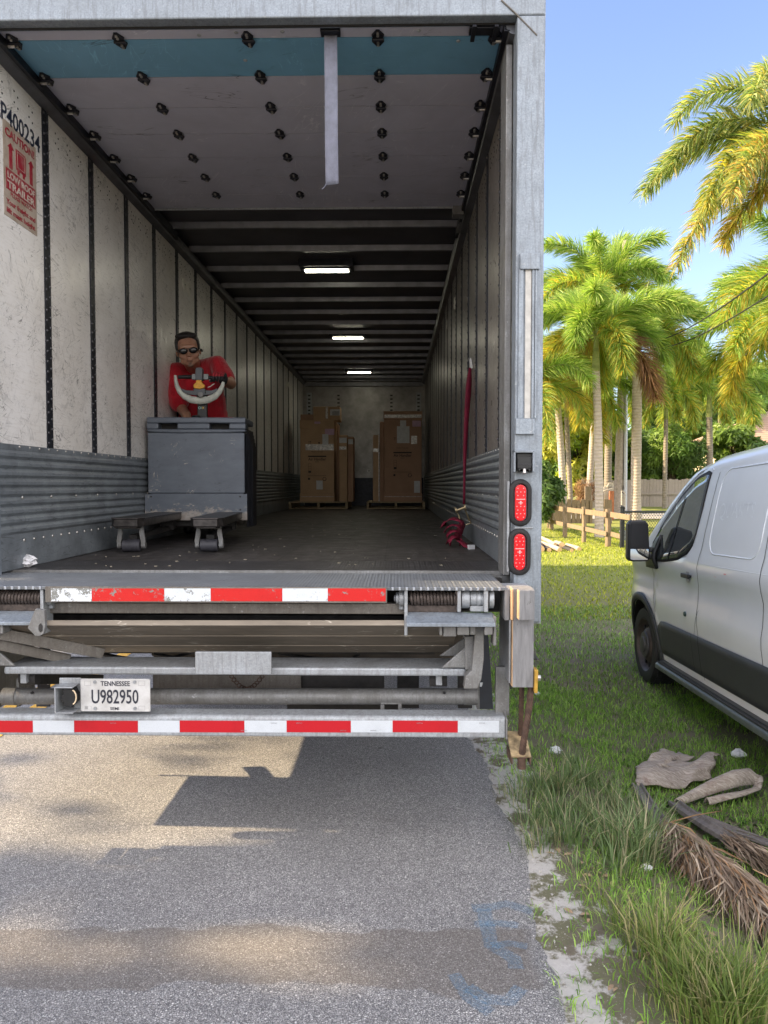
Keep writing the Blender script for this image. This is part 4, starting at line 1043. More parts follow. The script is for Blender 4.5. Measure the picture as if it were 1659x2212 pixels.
# ------------------------------------------------------------------ ratchet strap on the right wall
strap_red = simple('red_polyester_webbing', (.20, .005, .03), .7, 0, .25, 30, .4, 200)
def S(px_, py_, X): return PX(px_, py_, X)
top = S(1010, 800, .548); bot = S(993, 1120, .50)
rs_ = thing('ratchet_strap', 'red ratchet strap hooked on the right wall, its slack heaped on the floor', 'ratchet strap', (.5, 5.4, FZ))
def band(pts, w, ax, name, mt=strap_red, nz=3):
    m = MB(); P_ = [Vector(p) for p in pts]; n = len(P_); vs = []
    for i, p in enumerate(P_):
        d = (P_[min(i + 1, n - 1)] - P_[max(i - 1, 0)]).normalized(); a_ = ax[i] if isinstance(ax, list) else Vector(ax); a_ = (a_ - d * a_.dot(d)).normalized()
        for j in range(3): vs.append(p + a_ * w[i] * (j / 2 - .5) if isinstance(w, list) else p + a_ * w * (j / 2 - .5))
    m.add(vs, [(i * 3 + j, i * 3 + j + 1, i * 3 + j + 4, i * 3 + j + 3) for i in range(n - 1) for j in range(2)])
    o = m.build(name, mt, rs_, smooth=180); md = o.modifiers.new('t', 'SOLIDIFY'); md.thickness = .003; return o
q0 = Vector((.548, 5.62, 2.50)); q1 = Vector((.505, 5.60, 1.47))
mid = [q0.lerp(q1, u) + Vector((-.012 * math.sin(u * 3.1), 0, 0)) for u in np.linspace(0, 1, 14)]
band(mid, [.020 + .034 * math.sin(min(1, u * 6) * 1.57) * max(0, 1 - (u / .8) ** 1.3) for u in np.linspace(0, 1, 14)], [Vector((.9, .42, 0)) for u in np.linspace(0, 1, 14)], 'strap_web')
m = MB(); 
for dy in (-.03, .03): m.tube([(.56, 5.62 + dy, 2.49), (.55, 5.62 + dy, 2.56), (.54, 5.62 + dy, 2.57), (.53, 5.62 + dy * 1.4, 2.555)], .006, 6)
m.build('wall_hook', M['vent'] if 'vent' in M else M['bolt'], rs_, smooth=60)
brass = simple('zinc_yellow_buckle', (.40, .32, .18), .35, .7, .3)
m = MB(); c = Vector((.485, 5.52, 1.40))
Mx = Matrix.Rotation(R(-20), 3, 'Y') @ Matrix.Rotation(R(15), 3, 'X')
for s in (-1, 1): m.obox(c + Mx @ Vector((s * .03, 0, 0)), (.006, .03, .12), Mx); m.cyl(c + Mx @ Vector((s * .03, -.01, .05)), c + Mx @ Vector((s * .04, -.01, .05)), .024, n=12)
m.tube([c + Mx @ Vector(v) for v in ((-.035, -.02, .05), (.035, -.02, .05))], .01, 8)
m.tube([c + Mx @ Vector(v) for v in ((-.03, -.03, .02), (-.035, -.05, -.07), (.035, -.05, -.07), (.03, -.03, .02))], .005, 6)
m.build('buckle', brass, rs_, smooth=50)
rr = random.Random(3)
for k in range(4):
    c0 = Vector((.40 + .02 * k, 5.12 + .04 * k, FZ + .02)); pts = []
    for i in range(18):
        a = i / 17 * math.pi * (1.1 + .2 * k); r_ = .055 + .012 * k
        pts.append(c0 + Vector((-.02 * k + r_ * math.cos(a) * .8, .03 * math.sin(a * 2 + k), .035 * k * .5 + .055 * abs(math.sin(a)) + .02 * k)))
    band(pts, .05, (0.25 * k - .3, 1, .2), 'slack_web')
band([Vector((.42, 5.15, FZ + .05)), Vector((.45, 5.05, FZ + .03)), Vector((.47, 4.97, FZ + .012)), Vector((.50, 4.9, FZ + .008))], .05, (1, .6, 0), 'strap_tail')
band([Vector((.485, 5.50, 1.33)), Vector((.45, 5.35, 1.28)), Vector((.41, 5.2, FZ + .05))], .05, (.9, .3, 0), 'slack_web')
m = MB(); m.obox((.49, 4.90, FZ + .018), (.045, .02, .03), Matrix.Rotation(.4, 3, 'Z')); m.build('sewn_label', M['paper'], rs_)
# crumpled papers
def crumple(name, label, c, r, seed, sq=(1, .8, .7), n=7, group=None, mt=None):
    rr = random.Random(seed); m = MB(); m.ball(c, r, n, sq)
    o = m.build(name, mt or simple('white_paper', (.72, .72, .74), .7), smooth=None, loc=(c[0], c[1], c[2] - r * sq[2]))
    for v in o.data.vertices:
        k = 1 + rr.uniform(-.32, .25); v.co = Vector((v.co.x * k, v.co.y * k, max(0, (v.co.z - r * sq[2]) * (1 + rr.uniform(-.3, .2)) + r * sq[2])))
    return tag(o, label, 'litter', group)
p = PZ(55, 1212, FZ + .035); crumple('crumpled_paper', 'crumpled white paper on the trailer floor by the left wall', (p.x, p.y, FZ + .036), .055, 1, (1.1, .8, .6), 8)

# ------------------------------------------------------------------ pallet truck
PT_ = thing('pallet_truck', 'scratched dark grey electric pallet truck with white loop handle, forks towards the tailgate', 'pallet truck', (-1.525, 5.60, FZ + .005), (0, 0, R(2.5)))
def truck_paint():
    t = NT('scratched_slate_paint'); c = (.12, .14, .17)
    col = t.mix(t.ramp(t.noise(5, 6, .65, v=t.map(scale=(1, 1, 2.5))), [(.3, 0), (.7, 1)]), c, (.085, .10, .125))
    z = t.sep()[2]
    sc = t.scratches(4, (4, -6, 20), .010, 'y', .57, 3, 7); col = t.mix(t.math('MULTIPLY', sc, .6), col, (.03, .035, .04))
    s2 = t.scratches(7, (3, 85, 60), .013, 'y', .62, 3, 5); col = t.mix(t.math('MULTIPLY', s2, .9), col, (.55, .50, .42))
    low = t.ramp(t.math('ADD', t.math('MULTIPLY', z, -2.4), t.math('ADD', .84, t.math('MULTIPLY', t.noise(11, 6, .8, v=t.map(scale=(1, 1, 2))), .9))), [(.72, 0), (.80, 1)])
    col = t.mix(low, col, t.mix(t.noise(30, 4), (.16, .13, .11), (.42, .40, .37)))
    t.base(col).rough(.4).metal(.15); t.bump(t.noise(25, 5), .1, .003); return t.m
tp = truck_paint(); W2 = .365
m = MB(); m.box(-W2, W2, .005, .36, .36, .82); m.box(-W2 + .01, W2 - .01, .012, .36, .2, .36); m.build('battery_housing', tp, PT_, world=False, bevel=.006)
m = MB(); pts = []
zt0, zt1_ = .815, .935
m.box(-W2 - .004, W2 + .012, -.006, .38, .89, zt1_)
for x0, x1 in ((-W2 - .004, -.28), (-.14, .105), (.25, W2 + .012)): m.box(x0, x1, -.006, .1, .845, .8905)
m.prism([(-W2 - .004, .8455), (W2 + .012, .8455), (W2 + .012, .825), (.25, .817), (-.14, .815), (-.28, .819), (-W2 - .004, .827)], -.006, .09, 'y')
m.build('top_cover', tp, PT_, world=False, bevel=.012)
m = MB(); m.box(-.30, .30, .10, .12, .80, .89); m.build('slot_backing', M['frame_dark'], PT_, world=False)
m = MB(); m.box(-W2 - .018, W2 + .022, -.022, -.006, .155, .355)
for x in (-.335, .335):
    for z in (.335, .235): m.mi = 1; m.cyl((x, -.026, z), (x, -.021, z), .007, n=10)
m.mi = 0; m.build('lower_guard_plate', [tp, M['frame_dark']], PT_, world=False, bevel=.003)
m = MB()
for i in range(5): m.box(W2 + .013 + .006 * i, W2 + .017 + .006 * i, .02 + .03 * i, .34, .10, .85 - .03 * i)
m.build('side_guard', M['black_metal'], PT_, world=False, bevel=.002)
fk = simple('worn_black_fork_steel', (.055, .05, .048), .35, .6, .6, 25, .4, 60)
for x, dx in ((-.20, .0), (.255, .035)):
    f = MB(); hw = .105
    top = .215
    f.prism([(x + dx - hw, -1.0), (x + dx - hw * .75, -1.06), (x + dx + hw * .75, -1.06), (x + dx + hw, -1.0), (x + hw - .01, .01), (x - hw + .01, .01)], top - .004, top + .004, 'z')
    f.prism([(x + dx - hw + .004, -1.0), (x + dx - hw * .7, -1.055), (x + dx + hw * .7, -1.055), (x + dx + hw - .004, -1.0), (x + hw - .014, .01), (x - hw + .014, .01)], top - .05, top - .0045, 'z')
    f.prism([(x + dx - hw * .8, -1.0), (x + dx + hw * .8, -1.0), (x + dx + hw * .6, -1.04), (x + dx - hw * .6, -1.04)], top - .062, top - .0505, 'z')
    fo = f.build('fork', fk, PT_, world=False, bevel=.006)
    m = MB(); xc = x + dx; 
    for s in (-1, 1):
        m.prism([(xc + s * .075, .165), (xc + s * .058, .165), (xc + s * .052, .12), (xc + s * .066, .04), (xc + s * .085, .03), (xc + s * .09, .07)], -.95, -.93, 'y')
        m.cyl((xc + s * .062, -.93, .042), (xc + s * .088, -.93, .042), .022, n=12)
    m.bar((xc - .06, -.94, .155), (xc + .06, -.94, .155), .015, .02)
    m.build('roller_bracket', M['galv_dark'], fo, world=False, bevel=.002)
    m = MB(); m.cyl((xc - .055, -.93, .041), (xc + .055, -.93, .041), .040, n=24); m.build('roller', simple('dark_polyurethane', (.045, .045, .055), .5, 0, .3, 50), fo, world=False, smooth=40, bevel=.004)
    m = MB(); m.bar((xc, -.9, .09), (x, 0, .1), .05, .03); m.box(x - .05, x + .05, -.10, -.02, .09, .16); m.build('push_rod', M['frame_dark'], fo, world=False)
m = MB(); m.box(-.2, .2, .05, .09, .11, .15); m.box(-.22, .24, .2, .24, .09, .13); m.build('cross_member', M['frame_dark'], PT_, world=False)
m = MB(); m.cyl((-.03, .3, .115), (.05, .3, .115), .115, n=28); m.build('drive_wheel', M['rubber'], PT_, world=False, smooth=40, bevel=.01)
# rear chassis below the deck where the operator stands
m = MB(); m.box(-.3, .3, .385, .60, .10, .62); m.build('drive_unit', tp, PT_, world=False, bevel=.02)
# tiller
ZT = zc(550, 1300, 500 / 1164)
def TL(x, y, Y):       # pixel of the person zoom -> truck-local point
    p = P(*ZT(x, y), Y); Mi = Matrix.Translation(PT_.location) @ Matrix.Rotation(R(2.5), 4, 'Z'); return Mi.inverted() @ p
YH = 5.88
tm_ = simple('grey_handle_plastic', (.09, .10, .11), .45, 0, .2); wht = simple('scuffed_cream_plastic', (.50, .52, .46), .45, 0, .25, 25); org = simple('yellow_orange_plastic', (.72, .36, .04), .5, 0, .25, 40)
til = MB(); a = TL(585, 850, YH + .03); bb = TL(585, 600, YH); w_ = .034
til.prism([(TL(540, 0, YH).x, a.z - .05), (TL(630, 0, YH).x, a.z - .05), (TL(628, 0, YH).x, TL(0, 700, YH).z), (TL(632, 0, YH).x, TL(0, 600, YH).z), (TL(530, 0, YH).x, TL(0, 600, YH).z), (TL(542, 0, YH).x, TL(0, 700, YH).z)], a.y - .0, a.y + .05, 'y')
til = til.build('tiller', M['black_plastic'], PT_, world=False, bevel=.006)
m = MB(); L_ = [(352, 470), (357, 520), (368, 570), (395, 620), (440, 665), (500, 695), (580, 706), (660, 695), (720, 665), (765, 620), (790, 570), (800, 530)]
pts = [TL(x, y, YH - .01) for x, y in L_]; wid = [.012, .014, .018, .022, .026, .028, .028, .028, .026, .022, .018, .012]
vs = []; fsx = []; nn = 10
for i, p in enumerate(pts):
    d = (pts[min(i + 1, 11)] - pts[max(i - 1, 0)]).normalized(); nv = Vector((d.z, 0, -d.x))
    for j in range(nn):
        a_ = 2 * math.pi * j / nn; vs.append(p + nv * math.cos(a_) * wid[i] + Vector((0, 1, 0)) * math.sin(a_) * .016)
fsx = [(i * nn + j, i * nn + (j + 1) % nn, (i + 1) * nn + (j + 1) % nn, (i + 1) * nn + j) for i in range(11) for j in range(nn)] + [list(range(nn)), list(range(11 * nn, 12 * nn))]
m.add(vs, fsx); fixn(m.build('guard_loop', wht, til, world=False, smooth=50))
m = MB(); m.prism([((TL(x, y, YH)).x, (TL(x, y, YH)).z) for x, y in ((410, 592), (460, 612), (528, 615), (530, 640), (640, 640), (640, 612), (700, 612), (752, 590), (740, 625), (690, 650), (630, 658), (540, 658), (480, 650), (430, 625))], pts[5].y - .022, pts[5].y + .01, 'y')
m.build('inner_web', tm_, til, world=False, bevel=.003)
m = MB(); m.cyl(TL(378, 485, YH), TL(505, 482, YH), .0155, n=14); m.cyl(TL(655, 490, YH), TL(800, 492, YH), .0155, n=14); m.build('grip', M['black_plastic'], til, world=False, smooth=40)
m = MB()
for x0, x1 in ((503, 548), (612, 657)):
    a = TL(x0, 455, YH - .02); bb = TL(x1, 507, YH - .02); m.box(a.x, bb.x, a.y, a.y + .04, bb.z, a.z)
m.build('thumb_switch', simple('pale_switch', (.25, .27, .27), .4), til, world=False, bevel=.004)
m = MB(); y_ = TL(580, 500, YH).y
m.prism([((TL(x, y, YH)).x, (TL(x, y, YH)).z) for x, y in ((547, 412), (560, 400), (600, 400), (610, 412), (612, 520), (545, 520))], y_ - .035, y_ + .03, 'y')
m.prism([((TL(x, y, YH)).x, (TL(x, y, YH)).z) for x, y in ((528, 595), (635, 595), (636, 650), (528, 650))], y_ - .03, y_ + .03, 'y')
m.build('control_head', tm_, til, world=False, bevel=.006)
m = MB(); m.prism([((TL(x, y, YH)).x, (TL(x, y, YH)).z) for x, y in ((556, 518), (604, 518), (606, 540), (634, 565), (632, 590), (590, 602), (535, 594), (528, 565), (556, 540))], y_ - .042, y_ - .0305 + .02, 'y'); m.build('horn_cover', org, til, world=False, bevel=.006)
m = MB(); p = TL(585, 648, YH - .045); m.cyl(p, p + Vector((0, .02, 0)), .021, n=20); m.build('emblem', M['galv_dark'], til, world=False, bevel=.002)
m = MB(); p = TL(575, 402, YH); m.ball((p.x, p.y, p.z), .018, 7, (1.3, 1, .5)); m.build('reverse_button', simple('dull_red_button', (.25, .02, .02), .5), til, world=False, smooth=180)
LG = simple('pale_teal_logo', (.35, .55, .5), .5); LY = simple('yellow_logo', (.8, .5, .1), .5)
yl_ = a.y if False else TL(585, 770, YH + .03).y - .0015
m = MB(); p = TL(571, 768, YH); m.tube([(p.x + .0085 * math.cos(t_), yl_, p.z + .009 * math.sin(t_)) for t_ in np.linspace(0, 6.283, 15)], .002, 5); m.bar((p.x + .014, yl_, p.z - .009), (p.x + .014, yl_, p.z + .009), .003, .002); m.build('logo', LG, til, world=False)
m = MB(); p = TL(604, 768, YH); m.bar((p.x - .008, yl_, p.z - .009), (p.x + .008, yl_, p.z + .009), .003, .003); m.bar((p.x + .008, yl_, p.z - .009), (p.x - .008, yl_, p.z + .009), .003, .003); m.build('logo', LY, til, world=False)
m = MB(); p = TL(548, 838, YH - .1); m.cyl((p.x, p.y, .935), (p.x, p.y, .965), .022, .03, 12); m.cyl((p.x - .035, p.y, .952), (p.x + .035, p.y, .952), .01, n=8); m.build('charge_knob', M['black_plastic'], PT_, world=False, bevel=.003)
m = MB(); p = TL(808, 850, YH - .1); m.tube([(p.x + .066 * math.cos(t_), p.y + .02 * math.sin(t_), .94 + .008) for t_ in np.linspace(0, 6.283, 22)], .004, 6); m.ball((p.x, p.y, .94), .06, 8, (1, .3, .13)); m.build('red_disc', simple('dark_red_plastic', (.30, .01, .02), .4), PT_, world=False, smooth=50)

# ------------------------------------------------------------------ the operator
def chain(m, pts, rads, step=.35, n=7, sq=None):
    for i in range(len(pts) - 1):
        a, b_ = Vector(pts[i]), Vector(pts[i + 1]); ra, rb = rads[i], rads[i + 1]; L = (b_ - a).length; k = max(2, int(L / (min(ra, rb) * step)) + 1)
        for j in range(k + 1):
            u = j / k; m.ball(a.lerp(b_, u), ra + (rb - ra) * u, n)
def remeshed(m, name, mt, parent, vox, sm=4, world=True, colors=None):
    me = m.mesh(name); o = bpy.data.objects.new('tmp', me); COL.objects.link(o)
    md = o.modifiers.new('r', 'REMESH'); md.mode = 'VOXEL'; md.voxel_size = vox
    s_ = o.modifiers.new('s', 'SMOOTH'); s_.factor = .6; s_.iterations = sm
    dg = bpy.context.evaluated_depsgraph_get(); dg.update(); me2 = bpy.data.meshes.new_from_object(o.evaluated_get(dg)); me2.name = name; bpy.data.objects.remove(o)
    return link_mesh(name, me2, mt, parent, world, smooth=180)
skin = NT('tanned_skin'); sx_ = skin.mix(skin.ramp(skin.noise(30, 4), [(.3, 0), (.7, 1)]), (.36, .185, .115), (.44, .235, .155)); skin.base(sx_).rough(.45)
skin.inp(skin.b, 'Subsurface Weight', .15); skin.b.inputs['Subsurface Radius'].default_value = (.02, .008, .004)
def HP(x, y, Y): return P(*ZT(x, y), Y)
hipz = FZ + .92
person = thing('person', 'man in red polo shirt and dark sunglasses leaning over the handle of the pallet truck', 'person', (-1.56, 6.45, FZ))
# head frame: centre, tilted and turned
hc = HP(474, 243, 6.10); RH = Matrix.Rotation(R(-9), 3, 'Y') @ Matrix.Rotation(R(14), 3, 'Z') @ Matrix.Rotation(R(14), 3, 'X')
def hd(x, y, z): return hc + RH @ Vector((x, y, z)) * 1.19      # local: +x right on screen, -y to camera, z up
m = MB()
Mh = RH
def hb(x, y, z, r, sq=(1, 1, 1), n=9): m.ball(hd(x, y, z), r * 1.19, n, sq, Mh)
hb(0, .015, .030, .082, (.92, 1.12, .98), 14)     # cranium
hb(0, -.030, -.010, .068, (.98, .82, 1.25), 12)    # face mass
hb(0, -.032, -.068, .050, (1.02, .90, .72), 10)    # jaw
hb(0, -.066, -.088, .021, (1.2, .8, .8))           # chin
hb(0, -.080, .030, .034, (1.75, .42, .55))         # brow
for s in (-1, 1):
    hb(s * .038, -.060, -.024, .030, (1.1, .7, .9)) # cheekbone
    hb(s * .078, .012, -.005, .020, (.4, .85, 1.5)) # ear
    hb(s * .010, -.094, -.027, .0075, (1, 1, .8))
    hb(s * .046, -.035, -.062, .026, (.7, .9, .9))
hb(0, -.090, -.004, .0105, (.75, .9, 2.1)); hb(0, -.099, -.024, .0105, (1.0, 1.0, .85))
hb(0, -.086, -.054, .0135, (1.6, .62, .36)); hb(0, -.084, -.065, .0135, (1.45, .62, .42)); hb(0, -.080, -.048, .018, (1.3, .5, .5))
neck0 = hd(0, .02, -.07)
shL = HP(365, 440, 6.38); shR = HP(745, 372, 6.30); base = HP(545, 440, 6.50)
chest = HP(560, 560, 6.42); waist = Vector((chest.x + .02, 6.56, FZ + .98)); pel = Vector((chest.x + .02, 6.62, FZ + .88))
chain(m, [neck0, base + Vector((0, 0, .02))], [.062, .072])
chain(m, [base, shL], [.09, .066]); chain(m, [base, shR], [.09, .066])
for k in (-1, 0, 1): chain(m, [base + Vector((k * .07, 0, -.03)), chest + Vector((k * .085, 0, 0)), waist + Vector((k * .075, 0, 0)), pel + Vector((k * .07, 0, 0))], [.09, .105, .10, .105], .6)
elL = HP(400, 760, 6.30); haL = HP(470, 900, 6.12)
chain(m, [shL, elL, HP(455, 838, 6.16), haL], [.066, .047, .040, .027])
elR = HP(868, 548, 6.16); wrR = HP(800, 520, 5.97)
chain(m, [shR, elR, wrR], [.066, .046, .029])
for s in (-1, 1): chain(m, [pel + Vector((s * .09, 0, 0)), Vector((pel.x + s * .11, 6.50, FZ + .50)), Vector((pel.x + s * .12, 6.62, FZ + .10)), Vector((pel.x + s * .12, 6.50, FZ + .05))], [.095, .062, .045, .04], .5)
# left hand of the picture rests on the cover: palm and five fingers
chain(m, [haL, haL + Vector((.01, -.06, -.015))], [.027, .024], .3)
for k in range(4):
    f0 = haL + Vector((-.022 + .017 * k, -.075, -.015)); chain(m, [f0, f0 + Vector((.002 * k, -.035, -.005)), f0 + Vector((.002 * k, -.06 - .006 * (1 - abs(k - 1.5)), -.022))], [.0095, .009, .0075], .4, 5)
chain(m, [haL + Vector((.02, -.03, -.01)), haL + Vector((.045, -.05, -.02)), haL + Vector((.05, -.075, -.028))], [.011, .010, .008], .4, 5)
body = remeshed(m, 'body', skin.m, person, .0055, 5)
# beard shadow and goatee
goat = NT('greying_goatee'); goat.base(goat.mix(goat.noise(200, 3), (.16, .095, .07), (.30, .19, .14))).rough(.8)
m = MB(); hb(0, -.069, -.091, .018, (1.3, .75, .7)); hb(0, -.0865, -.0775, .012, (1.2, .5, .5)); o = remeshed(m, 'goatee', goat.m, body, .004, 2)
lip = simple('lip', (.30, .12, .09), .5); m = MB(); hb(0, -.0925, -.0595, .011, (1.75, .45, .22)); m.build('mouth', lip, body, smooth=180)
hair = NT('black_hair'); hn = hair.noise(60, 4, .7, v=hair.map(scale=(6, 1, 1))); hair.base(hair.mix(hn, (.006, .005, .005), (.022, .018, .016))).rough(.42); hair.bump(hn, .8, .006)
m = MB(); hb(0, .040, .054, .086, (.99, 1.04, .92), 14); hb(-.012, -.008, .104, .050, (1.25, 1.0, .52)); hb(.02, -.008, .100, .044, (1.25, .9, .55)); hb(0, .06, .02, .078, (.98, .8, 1.1), 12)
for s in (-1, 1): hb(s * .071, -.006, .035, .030, (.45, .95, 1.35))
remeshed(m, 'hair', hair.m, body, .006, 2)
gl = simple('black_sunglass_plastic', (.006, .006, .007), .12)
m = MB()
for s in (-1, 1):
    hb(s * .033, -.096, .006, .0285, (1.08, .34, .70), 10)
m.tube([hd(-.070, -.082, .013), hd(-.04, -.107, .022), hd(0, -.110, .018), hd(.04, -.107, .022), hd(.070, -.082, .013)], .0032, 6)
for s in (-1, 1): m.tube([hd(s * .068, -.085, .012), hd(s * .080, -.03, .008), hd(s * .083, .02, .004)], .0042, 6)
m.build('sunglasses', gl, body, smooth=60)
m = MB(); m.ball(hd(.086, .005, -.004), .013, 6); m.cyl(hd(.086, -.005, -.004), hd(.094, -.03, -.01), .006, n=6); m.build('earpiece', M['black_plastic'], body, smooth=60)
# eyebrows
# polo shirt
poly = NT('red_polo_fabric'); wv = poly.noise(5, 5, .65, dist=1.2); poly.base(poly.mix(poly.ramp(wv, [(.3, 0), (.7, 1)]), (.34, .004, .014), (.52, .010, .024))).rough(.95)
wr = poly.noise(7, 4, .55, v=poly.map(scale=(2.5, 1, .8), rot=(0, R(35), 0)), dist=1.5); poly.bump(wr, .5, .03); poly.inp(poly.b, 'Sheen Weight', .3)
m = MB()
chain(m, [base + Vector((0, -.01, -.02)), shL + Vector((-.005, 0, 0))], [.105, .083]); chain(m, [base + Vector((0, -.01, -.02)), shR], [.105, .083])
for k in (-1, -.4, .4, 1): chain(m, [base + Vector((k * .08, -.01, -.045)), chest + Vector((k * .105, 0, 0)), waist + Vector((k * .10, 0, 0)), pel + Vector((k * .10, 0, .02))], [.102, .118, .118, .12], .6)
sl = HP(352, 700, 6.30)
chain(m, [shL, HP(360, 600, 6.33), sl + Vector((.03, 0, -.01))], [.085, .092, .092])
chain(m, [shR, HP(805, 470, 6.24), HP(828, 508, 6.20)], [.083, .078, .072])
shirt = remeshed(m, 'polo_shirt', poly.m, person, .009, 4)
for v in shirt.data.vertices:
    q = v.co; k = mnoise.noise(Vector((q.x * 9 + q.z * 7, q.y * 5, q.z * 5 - q.x * 6))) * .011 + mnoise.noise(Vector((q.x * 22, q.y * 12, q.z * 9 + q.x * 14))) * .005
    v.co = q + v.normal * k
# flat-cut sleeve hems
m = MB()
def collar(u, v):
    a = -2.4 + 4.8 * u; r_ = .082 + .018 * v; c_ = base + Vector((-.005, -.012, .052))
    return c_ + Vector((math.sin(a) * r_ * 1.12, -math.cos(a) * r_ * 1.02 - .05 * max(0, math.cos(a)) , .028 - .05 * v - .075 * max(0, math.cos(a)) ** 3 + .02 * (1 - math.cos(a))))
m.grid(collar, 26, 3); o = m.build('collar', poly.m, shirt, smooth=180); md = o.modifiers.new('t', 'SOLIDIFY'); md.thickness = .005
m = MB(); p = HP(668, 516, 6.25); 
o = text('F', .012, simple('white_embroidery', (.7, .7, .7), .7), Mback((p.x, p.y, p.z)), shirt, 'embroidered_mark', bold=.02)
m = MB(); pp0, pp1, pp2 = HP(668, 580, 5.86), HP(690, 572, 5.86), HP(728, 545, 5.86); m.tube([pp0, pp1, pp2], .003, 6); m.build('cord', simple('white_cord', (.7, .7, .65), .6), til, smooth=60)
m = MB(); 
for s in (-1, 1): chain(m, [pel + Vector((s * .085, 0, 0)), Vector((pel.x + s * .11, 6.50, FZ + .50)), Vector((pel.x + s * .12, 6.62, FZ + .12))], [.115, .083, .07], .5)
remeshed(m, 'trousers', simple('dark_work_trousers', (.02, .022, .03), .9), person, .012, 3)
for s in (-1, 1):
    m = MB(); chain(m, [Vector((pel.x + s * .12, 6.64, FZ + .055)), Vector((pel.x + s * .12, 6.44, FZ + .045))], [.052, .045], .4); remeshed(m, 'shoe', M['black_plastic'], person, .01, 3)
# gloved hand closed round the right grip
glove_r = simple('red_glove_back', (.32, .02, .03), .8, 0, .4, 60); glove_k = simple('black_glove_palm', (.02, .02, .022), .7, 0, .4, 60)
g0 = HP(795, 505, 5.91); gax = HP(655, 490, YH); 
m = MB(); chain(m, [wrR + Vector((0, -.01, 0)), HP(800, 500, 5.93)], [.036, .038], .3); chain(m, [HP(805, 470, 5.90), HP(735, 468, 5.89)], [.026, .024], .3)
hand = remeshed(m, 'glove', glove_k, person, .005, 3)
m = MB()
for k, xk in enumerate((718, 746, 774, 800)):
    c_ = HP(xk, 488, YH); r0 = .0125 if k != 0 else .0115
    kn = [c_ + Vector((0, .020, .026)), c_ + Vector((-.001, -.010, .032)), c_ + Vector((-.002, -.031, .012)), c_ + Vector((-.002, -.033, -.014)), c_ + Vector((-.001, -.016, -.030 + .002 * k))]
    mm = MB(); chain(mm, kn, [r0 * 1.1, r0 * 1.08, r0, r0 * .95, r0 * .85], .35, 6)
    f = remeshed(mm, 'finger', glove_r if k < 4 else glove_k, hand, .0035, 2)
    f.data.materials.append(glove_k)
    for pg in f.data.polygons:
        pg.material_index = 1 if (pg.center.z + wloc(hand).z) < c_.z + .004 else 0
mm = MB(); chain(mm, [HP(735, 490, YH + .03), HP(700, 512, YH + .01), HP(678, 524, YH - .012)], [.015, .0135, .011], .35, 6); remeshed(mm, 'thumb', glove_k, hand, .0035, 2)
# ------------------------------------------------------------------ white cargo van
VY, VP_ = R(-2.2), R(-2.4)
van = thing('cargo_van', 'white cargo van with black lower trim and big black mirror, parked on the grass', 'van', (3.31, 6.90, -.235), (VP_, 0, VY))
WT = [(.20, .93), (.28, .955), (.45, .985), (.55, .997), (.62, 1.005), (.80, 1.022), (.92, 1.008), (1.02, 1.004), (1.12, 1.022), (1.18, 1.03), (1.24, 1.018), (1.30, 1.000), (1.45, .975), (1.65, .935), (1.82, .895), (1.92, .865), (2.0, .80), (2.2, .7)]
def wz(z):
    for (a, b), (c, d) in zip(WT, WT[1:]):
        if z <= c: 
            t = max(0, (z - a) / (c - a)); t = t * t * (3 - 2 * t) if .6 < z < 1.3 else t; return b + (d - b) * t
    return .7
def wy(y):   # nose taper, y forward, axle at 0, nose .98
    t = max(0, (y - .05) / .93); return 1 - .30 * t ** 2.4
def W(y, z): return wz(z) * wy(y)
def topz(y):
    K_ = [(-4.6, 1.98), (-4.4, 2.05), (-2.2, 2.10), (-1.35, 2.075), (-.95, 1.98), (-.55, 1.74), (-.1, 1.44), (.22, 1.235), (.5, 1.13), (.8, .98), (.93, .86), (.985, .66)]
    for (a, b), (c, d) in zip(K_, K_[1:]):
        if y <= c:
            t = (y - a) / (c - a); return b + (d - b) * t
    return .66
def arch(y, r=.43): 
    zz = .35; best = .27
    for yc in (0, -3.30):
        d = y - yc
        if abs(d) < r: best = max(best, zz + math.sqrt(r * r - d * d) - .0)
    if y > .43: best = .24
    return best
ysv = sorted(set([round(v, 4) for v in list(np.linspace(-4.55, -3.8, 8)) + list(np.linspace(-3.73, -2.87, 27)) + list(np.linspace(-2.8, -.5, 30)) + list(np.linspace(-.43, .43, 31)) + list(np.linspace(.46, .98, 16))]))
paint = NT('white_van_paint'); pn = paint.noise(3, 5, .6)
pc = paint.mix(paint.ramp(pn, [(.3, 0), (.7, 1)]), (.82, .86, .90), (.78, .82, .86))
pz = paint.sep()[2]; dirt = paint.math('MULTIPLY', paint.ramp(pz, [(.3, 1), (.62, 0)]), paint.ramp(paint.noise(4, 6, .7, v=paint.map(scale=(1, .4, 2))), [(.3, .2), (.7, 1)])); pc = paint.mix(paint.math('MULTIPLY', dirt, .45), pc, (.50, .47, .40))
paint.base(pc).rough(.2); paint.inp(paint.b, 'Coat Weight', .5); paint.inp(paint.b, 'Coat Roughness', .05)
trimm = simple('black_van_trim', (.030, .033, .037), .5, 0, .12, 8, .15, 150)
